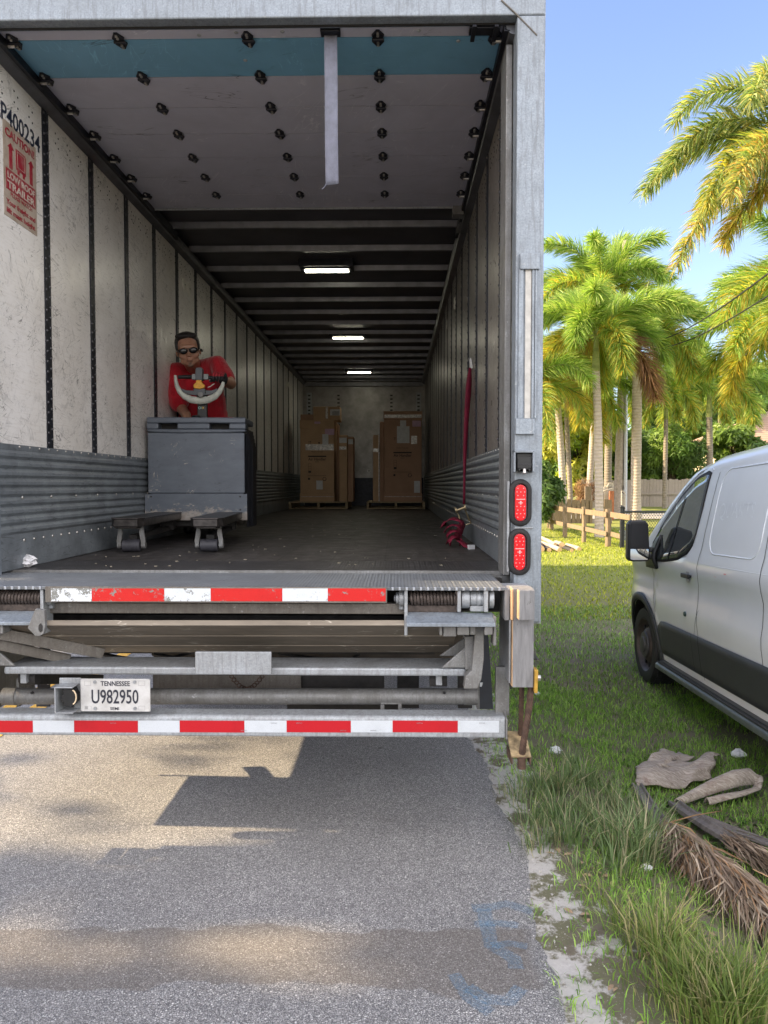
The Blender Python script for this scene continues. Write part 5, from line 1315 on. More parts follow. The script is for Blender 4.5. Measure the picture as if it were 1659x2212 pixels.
def shell(side):
    m = MB(); cols = []
    for y in ysv:
        tz = topz(y); zl = min(arch(y), tz - .05); zs = tz - (.17 if y < -1.2 else .12 if y < .2 else .06); zs = max(zs, zl + .02); c = []
        for i in range(27):
            z = zl + (zs - zl) * (i / 26); c.append((side * W(y, z), y, z))
        w0 = W(y, zs)
        for i in range(1, 11):
            a = math.pi / 2 * i / 10; c.append((side * w0 * math.cos(a) ** .55 if i < 10 else 0, y, zs + (tz - zs) * math.sin(a) ** .8 + .0))
        cols.append(c)
    k = len(cols[0]); vs = [p for c in cols for p in c]
    fs = [(i * k + j, (i + 1) * k + j, (i + 1) * k + j + 1, i * k + j + 1) for i in range(len(cols) - 1) for j in range(k - 1)]
    m.add(vs, fs); return m
m = MB()
for s in (-1, 1):
    q = shell(s); m.add(q.v, [f if s < 0 else list(reversed(f)) for f in q.f])
# rear face
m.box(-.86, .86, -4.55, -4.545, .35, 1.95); m.box(-.6, .6, .95, .98, .3, .66)
o = m.build('body', paint.m, van, world=False, smooth=50)
import bmesh as _bm
_b = _bm.new(); _b.from_mesh(o.data); _bm.ops.remove_doubles(_b, verts=_b.verts, dist=.0005); _bm.ops.recalc_face_normals(_b, faces=_b.faces); _b.to_mesh(o.data); _b.free()
vbody = o
def patch(name, y0, y1, zl, zu, off, mt, parent=None, nc=24, nr=8, side=-1, thick=.004, world=False, bevel=0):
    m = MB(); zl_ = zl if callable(zl) else (lambda y: zl); zu_ = zu if callable(zu) else (lambda y: zu)
    def f(u, v):
        y = y0 + (y1 - y0) * u; a, b_ = zl_(y), zu_(y); z = a + (b_ - a) * v; return (side * (W(y, z) + off), y, z)
    m.grid(f, nc, nr); o = m.build(name, mt, parent or van, world=False, smooth=60); fixn(o)
    md = o.modifiers.new('t', 'SOLIDIFY'); md.thickness = thick; md.offset = 0
    return o
def lin(*pts):
    def f(y):
        for (a, b), (c, d) in zip(pts, pts[1:]):
            if y <= c: return b + (d - b) * (y - a) / (c - a)
        return pts[-1][1]
    return f
BP = -1.46      # door rear edge (B pillar)
seam = simple('dark_panel_gap', (.01, .01, .012), .8)
# lower black cladding, wheel arch lip, bumper corner
patch('side_cladding', -2.85, -.485, lin((-2.85, .37), (-.485, .37)), lin((-2.85, .665), (-.6, .665), (-.485, .60)), .012, trimm, nr=5)
for s in (-1,):
    for yc in (0, -3.3):
        m = MB(); prof = []
        def ar(u, v):
            a = math.pi * (-.06 + 1.12 * u); r_ = .425 + .075 * v; y = yc + r_ * math.cos(a); z = max(.24, .35 + r_ * math.sin(a)); return (s * (W(y, z) + .014 + .012 * math.sin(v * math.pi)), y, z)
        m.grid(ar, 40, 5); o = fixn(m.build('wheel_arch_trim', trimm, van, world=False, smooth=60)); md = o.modifiers.new('t', 'SOLIDIFY'); md.thickness = .012
        m = MB()
        def ai(u, v):
            a = math.pi * (-.08 + 1.16 * u); r_ = .43; y = yc + r_ * math.cos(a); z = .35 + r_ * math.sin(a); return (s * (W(y, max(z, .3)) - .002 - .36 * v), y, z)
        m.grid(ai, 30, 3); m.prism([(yc + .43 * math.cos(t_), .35 + .43 * math.sin(t_)) for t_ in np.linspace(0, math.pi, 20)], s * .60, s * .61, 'x'); m.build('wheel_well', M['rubber'], van, world=False)
patch('front_bumper', .44, .985, .26, .64, .015, trimm, nc=16)
patch('front_bumper', .44, .985, .26, .64, .015, trimm, nc=16, side=1)
m = MB(); m.box(-.70, .70, .965, 1.0, .26, .62); m.build('front_bumper', trimm, van, world=False, bevel=.02)
m = MB(); m.box(-.5, .5, .90, .97, .66, .80); m.build('grille', trimm, van, world=False, bevel=.01)
patch('headlamp', .62, .95, lin((.62, .76), (.95, .68)), lin((.62, 1.0), (.8, .93), (.95, .82)), .004, simple('headlamp_lens', (.55, .57, .6), .1), nc=10)
# rocker step: black ribbed running board under the door
m = MB(); m.prism([(-.90, .30), (-1.02, .285), (-1.035, .27), (-1.035, .235), (-.98, .22), (-.90, .22)], -4.3 + 1.5, -.47, 'y'); m.build('running_board', simple('grey_green_step', (.085, .10, .10), .4, .3, .25, 12), van, world=False, bevel=.008)
m = MB(); m.box(-1.0, -.93, -2.8, -.5, .2995, .308); m.box(-1.025, -1.0, -2.8, -.5, .2925, .299); m.build('step_rib', trimm, van, world=False)
m = MB(); m.box(-.88, .88, -4.4, .4, .22, .34); m.build('underbody', M['rubber'], van, world=False)
# door gaps
def gapv(y0, y1, z0, z1, wdt=.007, nm='door_gap', off=.0018):
    m = MB(); n = 24
    def f(u, v):
        z = z0 + (z1 - z0) * u; y = (y0(z) if callable(y0) else y0 + (y1 - y0) * u) + (v - .5) * wdt; return (-(W(y, z) + off), y, z)
    m.grid(f, n, 1); return m.build(nm, seam, vbody, world=False)
gapv(lambda z: BP + .03 * math.sin((z - .3) * 3) - .02 * (z > 1.1), 0, .34, 2.02)
gapv(lambda z: -.33 - .12 * sstep(1.0, .55, z) - .02, 0, .72, 1.16)
gapv(lambda z: BP + .135 * (1 - (z - .62) / .24), 0, .62, .86, .005)
gapv(lambda z: BP + .145, 0, .372, .662, .005, off=.0165); gapv(lambda z: BP, 0, .372, .662, .008, off=.0165)
gapv(lambda z: -2.50, 0, .34, 2.0)
# side window: black surround, glass, divider
def wl(y): return 1.165 + .0 * y + .20 * sstep(-.95, -1.20, y)**1.0 * 1.0
wlow = lin((-1.34, 1.56), (-1.31, 1.38), (-1.22, 1.285), (-1.02, 1.225), (-.70, 1.19), (-.30, 1.175))
wup = lin((-1.34, 1.87), (-1.29, 1.885), (-1.10, 1.85), (-.85, 1.725), (-.55, 1.515), (-.30, 1.30))
glass = NT('dark_window_glass'); glass.base((.05, .058, .06)).rough(.03); glass.inp(glass.b, 'IOR', 1.6); glass.inp(glass.b, 'Coat Weight', .6); glass.inp(glass.b, 'Transmission Weight', 0.0)
sw = patch('window_surround', -1.355, -.30, lambda y: wlow(y) - .018, lambda y: wup(y) + .026, .003, seam, nc=30)
gz = patch('side_window', -1.335, -.40, lambda y: wlow(y) + .004, lambda y: wup(y) - .004, .006, glass.m, nc=30)
m = MB()
def dv(u, v): z = 1.19 + (1.72 - 1.19) * u; y = -.80 - .14 * u + (v - .5) * .022; return (-(W(y, z) + .013), y, z)
m.grid(dv, 12, 2); m.build('window_divider', seam, sw, world=False)
# faint things seen in the glass: seat back and dash behind it are left dark
# drip line over the window
m = MB(); pts = [(-(W(y, wup(y) + .055) + .004), y, wup(y) + .055) for y in np.linspace(-1.37, -.42, 20)]; m.tube(pts, .006, 6); m.build('drip_moulding', paint.m, vbody, world=False, smooth=60)
# windscreen
m = MB()
def ws(u, v):
    y = -.90 + 1.05 * u; w_ = W(y, topz(y) - .1) * .90; a = v * 2 - 1; return (a * w_, y, topz(y) + .006 - .02 * a * a * a * a - .0)
m.grid(ws, 14, 12); fixn(m.build('windscreen', glass.m, van, world=False, smooth=60))
# pressed side panel behind the door
fr = []
def rr_(y0, y1, z0, z1, r=.12, n=6):
    o = []
    for cy, cz, a0 in ((y0 - r, z1 - r, 0), (y1 + r, z1 - r, 90), (y1 + r, z0 + r, 180), (y0 - r, z0 + r, 270)):
        for i in range(n + 1): a = R(a0 + 90 * i / n); o.append((cy + r * math.cos(a), cz + r * math.sin(a)))
    return o
for (ya, yb) in ((-1.60, -2.42), (-2.58, -4.3)):
    loop = rr_(ya, yb, 1.29, 1.90); dense = []
    for i in range(len(loop)):
        a, b_ = loop[i], loop[(i + 1) % len(loop)]; k = max(1, int(math.dist(a, b_) / .05))
        for j in range(k): dense.append((a[0] + (b_[0] - a[0]) * j / k, a[1] + (b_[1] - a[1]) * j / k))
    m = MB(); m.tube([(-(W(y, z) - .001), y, z) for y, z in dense] + [(-(W(*dense[0]) - .001), *dense[0])], .0055, 8, caps=False); m.build('panel_pressing', paint.m, vbody, world=False, smooth=80)
# horizontal crease
for z_, r_ in ((1.21, .0022),):
    m = MB(); m.tube([(-(W(y, z_) - .003), y, z_) for y in np.linspace(-4.4, -.4, 50)], r_, 6); m.build('swage_line', paint.m, vbody, world=False, smooth=80)
# door handle; a flat grey disc carries the scoop's shade in its colour
hy, hz_ = -1.25, 1.10
m = MB(); q = -(W(hy, hz_) + .001)
for a in (0,): m.cyl((q - .000, hy, hz_), (q - .002, hy, hz_), .052, .05, 24)
o = m.build('handle_scoop_shade', simple('shaded_scoop', (.42, .44, .46), .5), vbody, world=False)
for v in o.data.vertices: v.co.y = hy + (v.co.y - hy) * .8
m = MB(); m.box(q - .034, q - .014, hy - .095, hy + .07, hz_ - .016, hz_ + .020); m.box(q - .02, q, hy - .08, hy - .05, hz_ - .012, hz_ + .012); m.box(q - .02, q, hy + .03, hy + .06, hz_ - .012, hz_ + .012); m.build('door_handle', M['black_plastic'], van, world=False, bevel=.007)
m = MB(); q2 = -(W(-1.2, .80)); m.cyl((q2 - .014, -1.2, .80), (q2, -1.2, .80), .016, .022, 16); m.build('door_lock', simple('dark_green_cap', (.03, .06, .055), .3), van, world=False, bevel=.003)
m = MB()
for y, z in ((-1.8, 1.14), (-1.98, 1.17), (-2.03, 1.14)): qq = -(W(y, z) + .0008); m.box(qq, qq + .001, y - .02, y + .02, z - .004, z + .004)
m.build('paint_scrape', simple('pink_scuff', (.65, .30, .32), .6), vbody, world=False)
gh = simple('ghost_letter_paint', (.80, .84, .885), .22)
def vtext(s_, y, z, h, mt, wd=None):
    q = -(W(y, z) + .0006); o = text(s_, h, mt, Mxyz((q, y, z), (0, -1, 0), (.19, 0, .98)), vbody, 'faded_lettering', bold=.0, world=False, th=0); return o
vtext('QUARTS', -1.66, 1.55, .11, gh)
# mirror
m = MB(); my, mz = -.20, 1.20
mx0, mx1 = -1.27, -1.075
m.prism([(mx0, 1.1850), (mx0 + .03, 1.1600), (mx1 - .01, 1.1650), (mx1, 1.2000), (mx1 - .015, 1.5000), (mx1 - .05, 1.5250), (mx0 + .03, 1.5250), (mx0 + .005, 1.4900)], -.48, -.38, 'y')
mo = m.build('door_mirror', M['black_plastic'], van, world=False, bevel=.018)
m = MB(); m.prism([(mx0 + .02, 1.2850), (mx1 - .015, 1.2850), (mx1 - .028, 1.5000), (mx0 + .03, 1.5000)], -.4845, -.4805, 'y'); m.build('mirror_back', simple('satin_black_panel', (.010, .009, .010), .3), mo, world=False, bevel=.004)
mg = NT('mirror_glass'); mg.base((.75, .8, .85)).metal(1).rough(.03)
m = MB(); m.prism([(mx0 + .022, 1.1850), (mx0 + .04, 1.1750), (mx1 - .03, 1.1780), (mx1 - .017, 1.1900), (mx1 - .017, 1.2720), (mx0 + .022, 1.2720)], -.4845, -.4805, 'y'); m.build('mirror_glass', mg.m, mo, world=False)
m = MB(); m.bar((mx1 - .02, -.42, 1.21), (-.99, -.44, 1.19), .06, .05); m.bar((mx1 - .02, -.42, 1.27), (-.99, -.44, 1.26), .05, .045); m.build('mirror_arm', M['black_plastic'], mo, world=False, bevel=.01)
m = MB(); 
def sail(u, v):
    y = -.52 + .30 * u; zl_ = 1.10 + .0 * u; zu_ = lin((-.52, 1.40), (-.42, 1.37), (-.22, 1.20))(y); z = zl_ + (zu_ - zl_) * v; return (-(W(y, z) + .018 + .03 * math.sin(v * math.pi) * (1 - u)), y, z)
m.grid(sail, 10, 8); o = fixn(m.build('mirror_sail', M['black_plastic'], van, world=False, smooth=60)); md = o.modifiers.new('t', 'SOLIDIFY'); md.thickness = .03
# wheels
rim_m = simple('dusty_brown_steel_wheel', (.075, .062, .058), .5, .5, .3, 20); cap_m = simple('dark_hub_cap', (.05, .048, .05), .45, .1, .3, 20)
def wheel(y, side):
    w_ = thing_e = None
    m = MB(); x0 = side * .985; x1 = side * .75; prof = [(.24, .0), (.30, -.012), (.335, -.004), (.352, .02), (.355, .06), (.355, .18), (.345, .225), (.30, .24), (.22, .235)]
    n = 56; vs = []
    for r_, d in prof:
        for j in range(n): a = 2 * math.pi * j / n; vs.append((x0 - side * d, y + r_ * math.cos(a), .355 + r_ * math.sin(a)))
    m.add(vs, [(i * n + j, i * n + (j + 1) % n, (i + 1) * n + (j + 1) % n, (i + 1) * n + j) for i in range(len(prof) - 1) for j in range(n)])
    for j in range(64):      # tread blocks
        a = 2 * math.pi * j / 64
        for k in range(3): m.obox((x0 - side * (.055 + .06 * k), y + .357 * math.cos(a + k * .03), .355 + .357 * math.sin(a + k * .03)), (.045, .022, .012), Matrix.Rotation(a - math.pi / 2, 3, 'X'))
    t = fixn(m.build('wheel', M['rubber'], van, world=False, smooth=35))
    m = MB(); prof = [(.245, -.004), (.236, .004), (.226, .03), (.205, .055), (.195, .05), (.155, .030), (.145, .018), (.11, .006), (.02, .002), (.001, .002)]; vs = []; n = 40
    for r_, d in prof:
        for j in range(n): a = 2 * math.pi * j / n; vs.append((x0 - side * (d + .0), y + r_ * math.cos(a), .355 + r_ * math.sin(a)))
    m.add(vs, [(i * n + j, i * n + (j + 1) % n, (i + 1) * n + (j + 1) % n, (i + 1) * n + j) for i in range(len(prof) - 1) for j in range(n)])
    m.mi = 1
    for k in range(10): a = 2 * math.pi * k / 10 + .2; c = Vector((x0 - side * .038, y + .178 * math.cos(a), .355 + .178 * math.sin(a))); m.obox(c, (.012, .034, .060), Matrix.Rotation(a + math.pi / 2, 3, 'X') @ Matrix.Rotation(math.pi / 2, 3, 'X') if 0 else Matrix.Rotation(a - math.pi / 2, 3, 'X'))
    fixn(m.build('rim', [rim_m, seam], t, world=False, smooth=40))
    m = MB(); prof = [(.125, .006), (.118, -.008), (.075, -.014), (.07, -.024), (.045, -.028), (.001, -.028)]; vs = []; n = 30
    for r_, d in prof:
        for j in range(n): a = 2 * math.pi * j / n; vs.append((x0 - side * d, y + r_ * math.cos(a), .355 + r_ * math.sin(a)))
    m.add(vs, [(i * n + j, i * n + (j + 1) % n, (i + 1) * n + (j + 1) % n, (i + 1) * n + j) for i in range(len(prof) - 1) for j in range(n)])
    for k in range(5): a = 2 * math.pi * k / 5; m.cyl((x0 + side * .012, y + .095 * math.cos(a), .355 + .095 * math.sin(a)), (x0, y + .095 * math.cos(a), .355 + .095 * math.sin(a)), .014, n=8)
    fixn(m.build('hub_cap', cap_m, t, world=False, smooth=35))
for y in (0, -3.3):
    for s in (-1, 1): wheel(y, s)
# ------------------------------------------------------------------ vegetation materials
def leaf_mat(name, transl=.45, rough=.5, spec=.4):
    t = NT(name); at = t.node('ShaderNodeAttribute', attribute_name='tint'); c = at.outputs['Color']
    t.base(c).rough(rough); t.b.inputs['Specular IOR Level'].default_value = spec
    tr = t.node('ShaderNodeBsdfTranslucent'); t.inp(tr, 0, t.mix(.5, c, t.mix(1.0, c, (1.6, 1.7, .6), 'MULTIPLY')))
    mx = t.node('ShaderNodeMixShader'); mx.inputs[0].default_value = transl; t.l.new(t.b.outputs[0], mx.inputs[1]); t.l.new(tr.outputs[0], mx.inputs[2]); t.l.new(mx.outputs[0], t.out.inputs[0]); return t.m
M['frond'] = leaf_mat('palm_frond_green'); M['leaf'] = leaf_mat('broad_leaf_green', .35); M['grass'] = leaf_mat('grass_blade', .35, .6, .25); M['deadleaf'] = leaf_mat('dry_fibre', .1, .8, .2)
def trunk_mat(name, c, c2, ring=9):
    t = NT(name); z = t.sep()[2]
    rg = t.math('SINE', t.math('MULTIPLY', t.math('ADD', z, t.math('MULTIPLY', t.noise(3, 3), .12)), 2 * math.pi * ring))
    col = t.mix(t.ramp(t.noise(7, 5, .7, v=t.map(scale=(1, 1, 3))), [(.3, 0), (.7, 1)]), c, c2)
    col = t.mix(t.ramp(rg, [(.72, 0), (.95, .35)]), col, tuple(q * .5 for q in c))
    t.base(col).rough(.85); t.bump(rg, .3, .02); return t.m
M['trunk'] = trunk_mat('ringed_palm_trunk', (.40, .33, .28), (.52, .45, .38)); M['trunk_dark'] = trunk_mat('dark_ringed_trunk', (.20, .17, .14), (.30, .26, .21)); M['shaft'] = trunk_mat('green_crownshaft', (.20, .24, .06), (.30, .33, .12), 2)  # trunk_dark has the same rings in darker browns
M['bark'] = simple('brown_bark', (.12, .09, .06), .9, 0, .4, 20, .5, 40)
RS = np.random.RandomState
def frond(rs, base, az, el, L, ll, droop, cols, n=85, per=6, wl=.028):
    """plumose frond: arched rib with leaflets all round it"""
    S_ = 24; pts = [np.array(base, float)]; e = el; d = None
    for i in range(S_):
        t = i / S_; ee = max(el - droop * t ** 1.3, -1.35)
        d = np.array([math.cos(az) * math.cos(ee), math.sin(az) * math.cos(ee), math.sin(ee)]); pts.append(pts[-1] + d * L / S_)
    pts = np.array(pts); n_ = n * per; s = rs.uniform(.10, 1, n_); idx = s * S_; i0 = np.minimum(idx.astype(int), S_ - 1); f = (idx - i0)[:, None]
    b = pts[i0] * (1 - f) + pts[i0 + 1] * f; T = nrm(pts[i0 + 1] - pts[i0])
    side = nrm(np.cross(T, [0, 0, 1])); up = np.cross(side, T)
    th = rs.uniform(0, 2 * np.pi, n_)[:, None]
    rad = side * np.cos(th) + up * np.sin(th)
    d0 = nrm(rad * .80 + T * .70 + rs.normal(0, .08, (n_, 3)))
    d1 = nrm(d0 + T * .30 + np.array([0, 0, -.42]))
    ln = ll * (np.minimum(1, (s - .05) * 5) * (1 - .45 * s ** 3)) * rs.uniform(.75, 1.15, n_)
    sd = nrm(np.cross(d0, rs.normal(0, 1, (n_, 3))))
    V, F3, F4 = strips(b, d0, d1, sd, np.full(n_, wl) * rs.uniform(.7, 1.2, n_), ln)
    c = np.array(cols)[rs.randint(0, len(cols), n_)] * rs.uniform(.75, 1.25, (n_, 1)); C = np.repeat(c, 5, 0)
    return V, F3, F4, C, pts
GRN = [(.20, .33, .05), (.27, .40, .07), (.34, .45, .10), (.13, .22, .04), (.42, .48, .13)]
YEL = [(.46, .40, .05), (.52, .37, .05), (.34, .36, .05), (.24, .28, .05)]
ORG = [(.52, .36, .10), (.46, .27, .09), (.50, .42, .10), (.36, .32, .10), (.40, .42, .10)]
BRN = [(.24, .13, .07), (.17, .09, .05), (.30, .18, .09)]
def palm(label, base, top, r0, nf, L, ll, seed, az0=0, old=(), mt='trunk', spear=0, shaft=1.0, droop=(1.6, 2.6), els=(1.25, -.1), group='palms beyond the grass', n=80, per=6, wl=.028, only=None, gcol=GRN, extra=()):
    rs = RS(seed); base = Vector(base); top = Vector(top)
    if nf: n = int(n * 1.15); per = per + 1; wl = wl * .66; ll = ll * 1.42; nf = nf + 2
    r = thing('palm_tree', label, 'palm tree', base, group=group)
    m = MB(); N_ = 22; path = []; rad = []
    for i in range(N_ + 1):
        t = i / N_; path.append(base.lerp(top, t) + Vector((.04 * math.sin(t * 3 + seed), .04 * math.sin(t * 2 + seed), 0))); rad.append(r0 * (1.22 - .3 * min(1, t * 6) + .12 * math.sin(t * 2.6) - .12 * t + .015 * math.sin(i * 2.4)))
    m.tube(path, rad, 14); m.build('trunk', M[mt], r, smooth=60)
    m = MB(); tp_ = path[-1]; m.tube([tp_ - Vector((0, 0, .02)), tp_ + Vector((0, 0, shaft * .3)), tp_ + Vector((0, 0, shaft))], [rad[-1] * 1.08, rad[-1] * .98, rad[-1] * .45], 14); m.build('crownshaft', M['shaft'], r, smooth=60)
    o = np.array(tp_ + Vector((0, 0, shaft * .92))); VV = []; A3 = []; A4 = []; CC = []; ribs = MB(); off = 0
    for k in range(nf):
        az = az0 + k * 2.39996 + rs.uniform(-.2, .2); u = k / max(1, nf - 1)
        el = els[0] + (els[1] - els[0]) * u + rs.uniform(-.1, .1)
        if only and not only(az % (2 * math.pi)): continue
        cols = old[k - nf + len(old)] if (nf - k) <= len(old) else (gcol if u < .6 else gcol + YEL[:2])
        V, F3, F4, C, pts = frond(rs, o, az, el, L * rs.uniform(.9, 1.08), ll, rs.uniform(*droop) * (.75 + .25 * u), cols, n, per, wl)
        VV.append(V); A3.append(F3 + off); A4.append(F4 + off); CC.append(C); off += len(V)
        ribs.tube([Vector(p) for p in pts[::3]], [max(.006, .028 * (1 - i / 9)) for i in range(len(pts[::3]))], 5)
    if spear: ribs.tube([Vector(o), Vector(o) + Vector((.10 * spear, 0, .6 * spear)), Vector(o) + Vector((.25 * spear, 0, 1.25 * spear))], [.04, .03, .012], 6)
    for (az, el, dr, L_, cols) in extra:
        V, F3, F4, C, pts = frond(rs, o, az, el, L_, ll, dr, cols, n, per, wl)
        VV.append(V); A3.append(F3 + off); A4.append(F4 + off); CC.append(C); off += len(V)
        ribs.tube([Vector(p) for p in pts[::3]], [max(.006, .028 * (1 - i / 9)) for i in range(len(pts[::3]))], 5)
    ribs.build('frond_ribs', M['shaft'], r, smooth=60)
    np_mesh('crown', np.concatenate(VV), np.concatenate(A3), np.concatenate(A4), M['frond'], np.concatenate(CC), r)
    return r
def at(x, y, Y, gz=None):
    p = P(x, y, Y); return (p.x, p.y, gz if gz is not None else p.z)
def gnd(x, y, Y): p = P(x, y, Y); return (p.x, p.y, GZ(p.x, p.y) - .05)
palm('thickest pale-trunked palm with a full bright green crown, left of the van', gnd(1375, 1119, 27), at(1374, 800, 27), .185, 13, 3.1, .62, 11, az0=.4, spear=1.5, shaft=1.4, els=(1.2, -.05), n=95, per=8, wl=.04)
palm('palm whose hanging orange-brown fronds cover its trunk top, left of the thickest palm', gnd(1296, 1153, 22), at(1286, 800, 22), .125, 12, 2.6, .55, 12, az0=2.2, old=(YEL, BRN, ORG), shaft=1.1, els=(1.2, -.2), n=90, per=8, wl=.034)
palm('leftmost pale palm standing behind the picket fence', gnd(1218, 1100, 27), at(1206, 880, 27), .13, 11, 2.9, .6, 13, az0=1.1, old=(YEL,), shaft=1.2, n=80, per=7, wl=.04)
palm('thin dark palm half hidden right behind the leftmost pale palm', gnd(1232, 1098, 29), at(1226, 900, 29), .10, 9, 2.8, .6, 14, az0=.2, mt='trunk_dark', shaft=1.2, n=70, wl=.04, old=(YEL,))
palm('dark-trunked palm between the iron gate and the utility pole', gnd(1312, 1085, 32), at(1318, 880, 32), .16, 10, 3.0, .6, 15, az0=2.9, mt='trunk_dark', shaft=1.5, n=70, wl=.045)
palm('tall green palm rising above the left-hand group, its trunk hidden behind the fronds', gnd(1270, 1100, 30), at(1300, 700, 30), .13, 12, 3.4, .62, 16, az0=.9, shaft=1.3, els=(1.35, .1), droop=(1.4, 2.2), n=85, per=7, wl=.045)
palm('slim young palm with small crown in front of the board fence', gnd(1437, 1104, 33), at(1437, 905, 33), .10, 10, 2.2, .5, 17, az0=.5, mt='trunk_dark', shaft=1.3, n=65, wl=.045)
palm('palm with a dark trunk rising just above the van roof', gnd(1533, 1090, 35), at(1531, 900, 35), .15, 12, 3.2, .6, 18, az0=1.9, mt='trunk_dark', shaft=1.6, spear=1.6, n=75, wl=.05)
palm('distant thin palm right of the van-roof palm', gnd(1562, 1080, 46), at(1556, 905, 46), .14, 9, 3.0, .6, 19, az0=.1, mt='trunk_dark', n=50, wl=.06)
palm('palm at the right edge behind the van with fronds over the house roof', gnd(1690, 1100, 24), at(1690, 790, 24), .14, 12, 3.0, .6, 20, az0=3.4, old=(YEL, YEL), n=80, per=7, wl=.04)
palm('palm with slender trunk seen just beside the tail lamps', gnd(1148, 1120, 22), at(1140, 900, 22), .13, 8, 2.4, .5, 22, az0=2.0, n=70, wl=.03)
NG = [(.20, .29, .08), (.28, .37, .12), (.14, .20, .06), (.40, .45, .20), (.50, .44, .14)]
palm('nearest palm, its long drooping fronds hang in from the upper right edge', gnd(1770, 1150, 12.5), at(1745, 470, 12.5), .17, 0, 3.0, .5, 23, shaft=1.2, gcol=NG, n=120, per=6, wl=.020, extra=[
    (3.25, 1.02, 2.15, 2.9, NG), (3.02, .42, 1.55, 3.0, NG), (3.3, -.30, 1.0, 3.2, ORG + NG), (3.75, .0, 1.2, 2.7, ORG + NG), (2.6, .7, 1.7, 2.8, NG), (3.9, .8, 2.0, 2.9, NG), (3.12, .72, 2.0, 2.7, NG), (2.9, -.55, .7, 2.0, ORG + YEL), (3.5, .1, 1.5, 2.7, YEL + NG),
    (4.6, .6, 1.8, 2.8, NG), (5.5, .7, 1.8, 2.8, NG), (.3, .6, 1.8, 2.8, NG), (1.3, .7, 1.8, 2.8, NG), (2.0, .5, 1.8, 2.8, NG), (4.9, .0, 1.3, 2.6, YEL)])
palm('palm at the right edge below the nearest palm', gnd(1800, 1150, 19), at(1775, 700, 19), .14, 11, 3.0, .6, 25, az0=3.0, old=(YEL, ORG), n=80, per=7, wl=.035)

# ---- broad-leaved trees and shrubs
def leafy(name, label, cat, c, rad, n, size, seed, cols, trunk=None, group=None, clumps=26, holes=None, flat=1.0, mat='leaf', sq=1.0, limbs=True):
    rs = RS(seed); c = Vector(c); gz_ = trunk[2] if trunk else c.z - rad[2]
    r = thing(name, label, cat, (c.x, c.y, gz_), group=group)
    cl = rs.normal(0, 1, (clumps, 3)); cl = nrm(cl) * rs.uniform(.45, .92, (clumps, 1)); cr = rs.uniform(.22, .42, clumps)
    k = rs.randint(0, clumps, n); dd = nrm(rs.normal(0, 1, (n, 3))); p = cl[k] + dd * (cr[k] * rs.uniform(.55, 1, n) ** .5)[:, None]
    p = p * np.array(rad) + np.array(c)
    keep = p[:, 2] > gz_ + .02
    if holes is not None: keep &= holes(p, rs)
    p = p[keep]; k = k[keep]; dd = dd[keep]; n = len(p)
    nn = nrm(dd + rs.normal(0, .6, (n, 3)) + np.array([0, 0, .4])); a = nrm(np.cross(nn, rs.normal(0, 1, (n, 3)))); b = np.cross(nn, a)
    sz = (size * rs.uniform(.6, 1.3, n))[:, None]
    d0 = nrm(a); d1 = nrm(a + np.array([0, 0, -.5]) * flat)
    V, F3, F4 = strips(p, d0, d1, b, sz[:, 0] * .5 * sq, sz[:, 0] * 1.3)
    ct = np.array(cols); base = ct[rs.randint(0, len(ct), clumps)][k] * rs.uniform(.7, 1.3, (n, 1)); C = np.repeat(base, 5, 0)
    np_mesh('crown', V, F3, F4, M[mat], C, r)
    m = MB()
    if trunk:
        m.tube([Vector(trunk[:3]), Vector((trunk[0] + .1, trunk[1], (trunk[2] + c.z) / 2)), c if limbs else Vector((trunk[0], trunk[1] + 3.5, c.z + 1))], [trunk[3], trunk[3] * .75, trunk[3] * .4], 10)
        for i in range(min(9, clumps) if limbs else 0):
            e = Vector(cl[i] * np.array(rad) * .8) + c; s_ = Vector((trunk[0], trunk[1], (trunk[2] + c.z) / 2)).lerp(c, (i % 4) / 5); m.tube([s_, s_.lerp(e, .5) + Vector((0, 0, .1)), e], [trunk[3] * .4, trunk[3] * .25, trunk[3] * .08], 6)
        m.build('trunk', M['bark'], r, smooth=60)
    return r
DG = [(.06, .12, .03), (.09, .16, .04), (.12, .20, .05)]; LG_ = [(.24, .33, .05), (.36, .43, .06), (.46, .47, .09), (.12, .20, .03)]; MG = [(.14, .25, .05), (.20, .30, .06), (.08, .15, .03)]
def tr(name, label, cat, x, y, Y, w_, h_, n, size, seed, cols, th=None, dpt=2.0, **k):
    p = P(x, y, Y); s = Y / 1600; g_ = GZ(p.x, p.y); c = (p.x, p.y, p.z); return leafy(name, label, cat, c, (w_ * s, dpt, h_ * s), n, size, seed, cols, (p.x, p.y, g_, th) if th else None, **k)
tr('shrub', 'dark glossy broad-leaved shrub between the tail lamps and the leftmost palm', 'shrub', 1172, 1060, 24, 34, 70, 5000, .15, 31, DG + [(.09, .16, .04)], group=None, dpt=1.0)
tr('leafy_tree', 'yellow-green tree at the left of the tree line, above the dark shrub', 'tree', 1180, 930, 34, 70, 80, 9000, .24, 32, LG_ + YEL[:1], .14)
tr('leafy_tree', 'sunlit yellow-green tree behind the picket fence and the orange-fronded palm', 'tree', 1255, 970, 37, 70, 90, 10000, .24, 33, LG_, .16)
tr('leafy_tree', 'bushy tree directly behind the utility pole', 'tree', 1335, 985, 38, 60, 80, 9000, .24, 34, MG + LG_[:2], .16)
tr('leafy_tree', 'round dark green feathery tree overhanging the board fence', 'tree', 1450, 985, 37, 80, 75, 15000, .20, 35, DG + MG, .2, sq=.55)
tr('leafy_tree', 'dark tree behind the thickest palm, left of the feathery tree', 'tree', 1395, 960, 41, 55, 90, 8000, .26, 36, DG + MG[:1], .2)
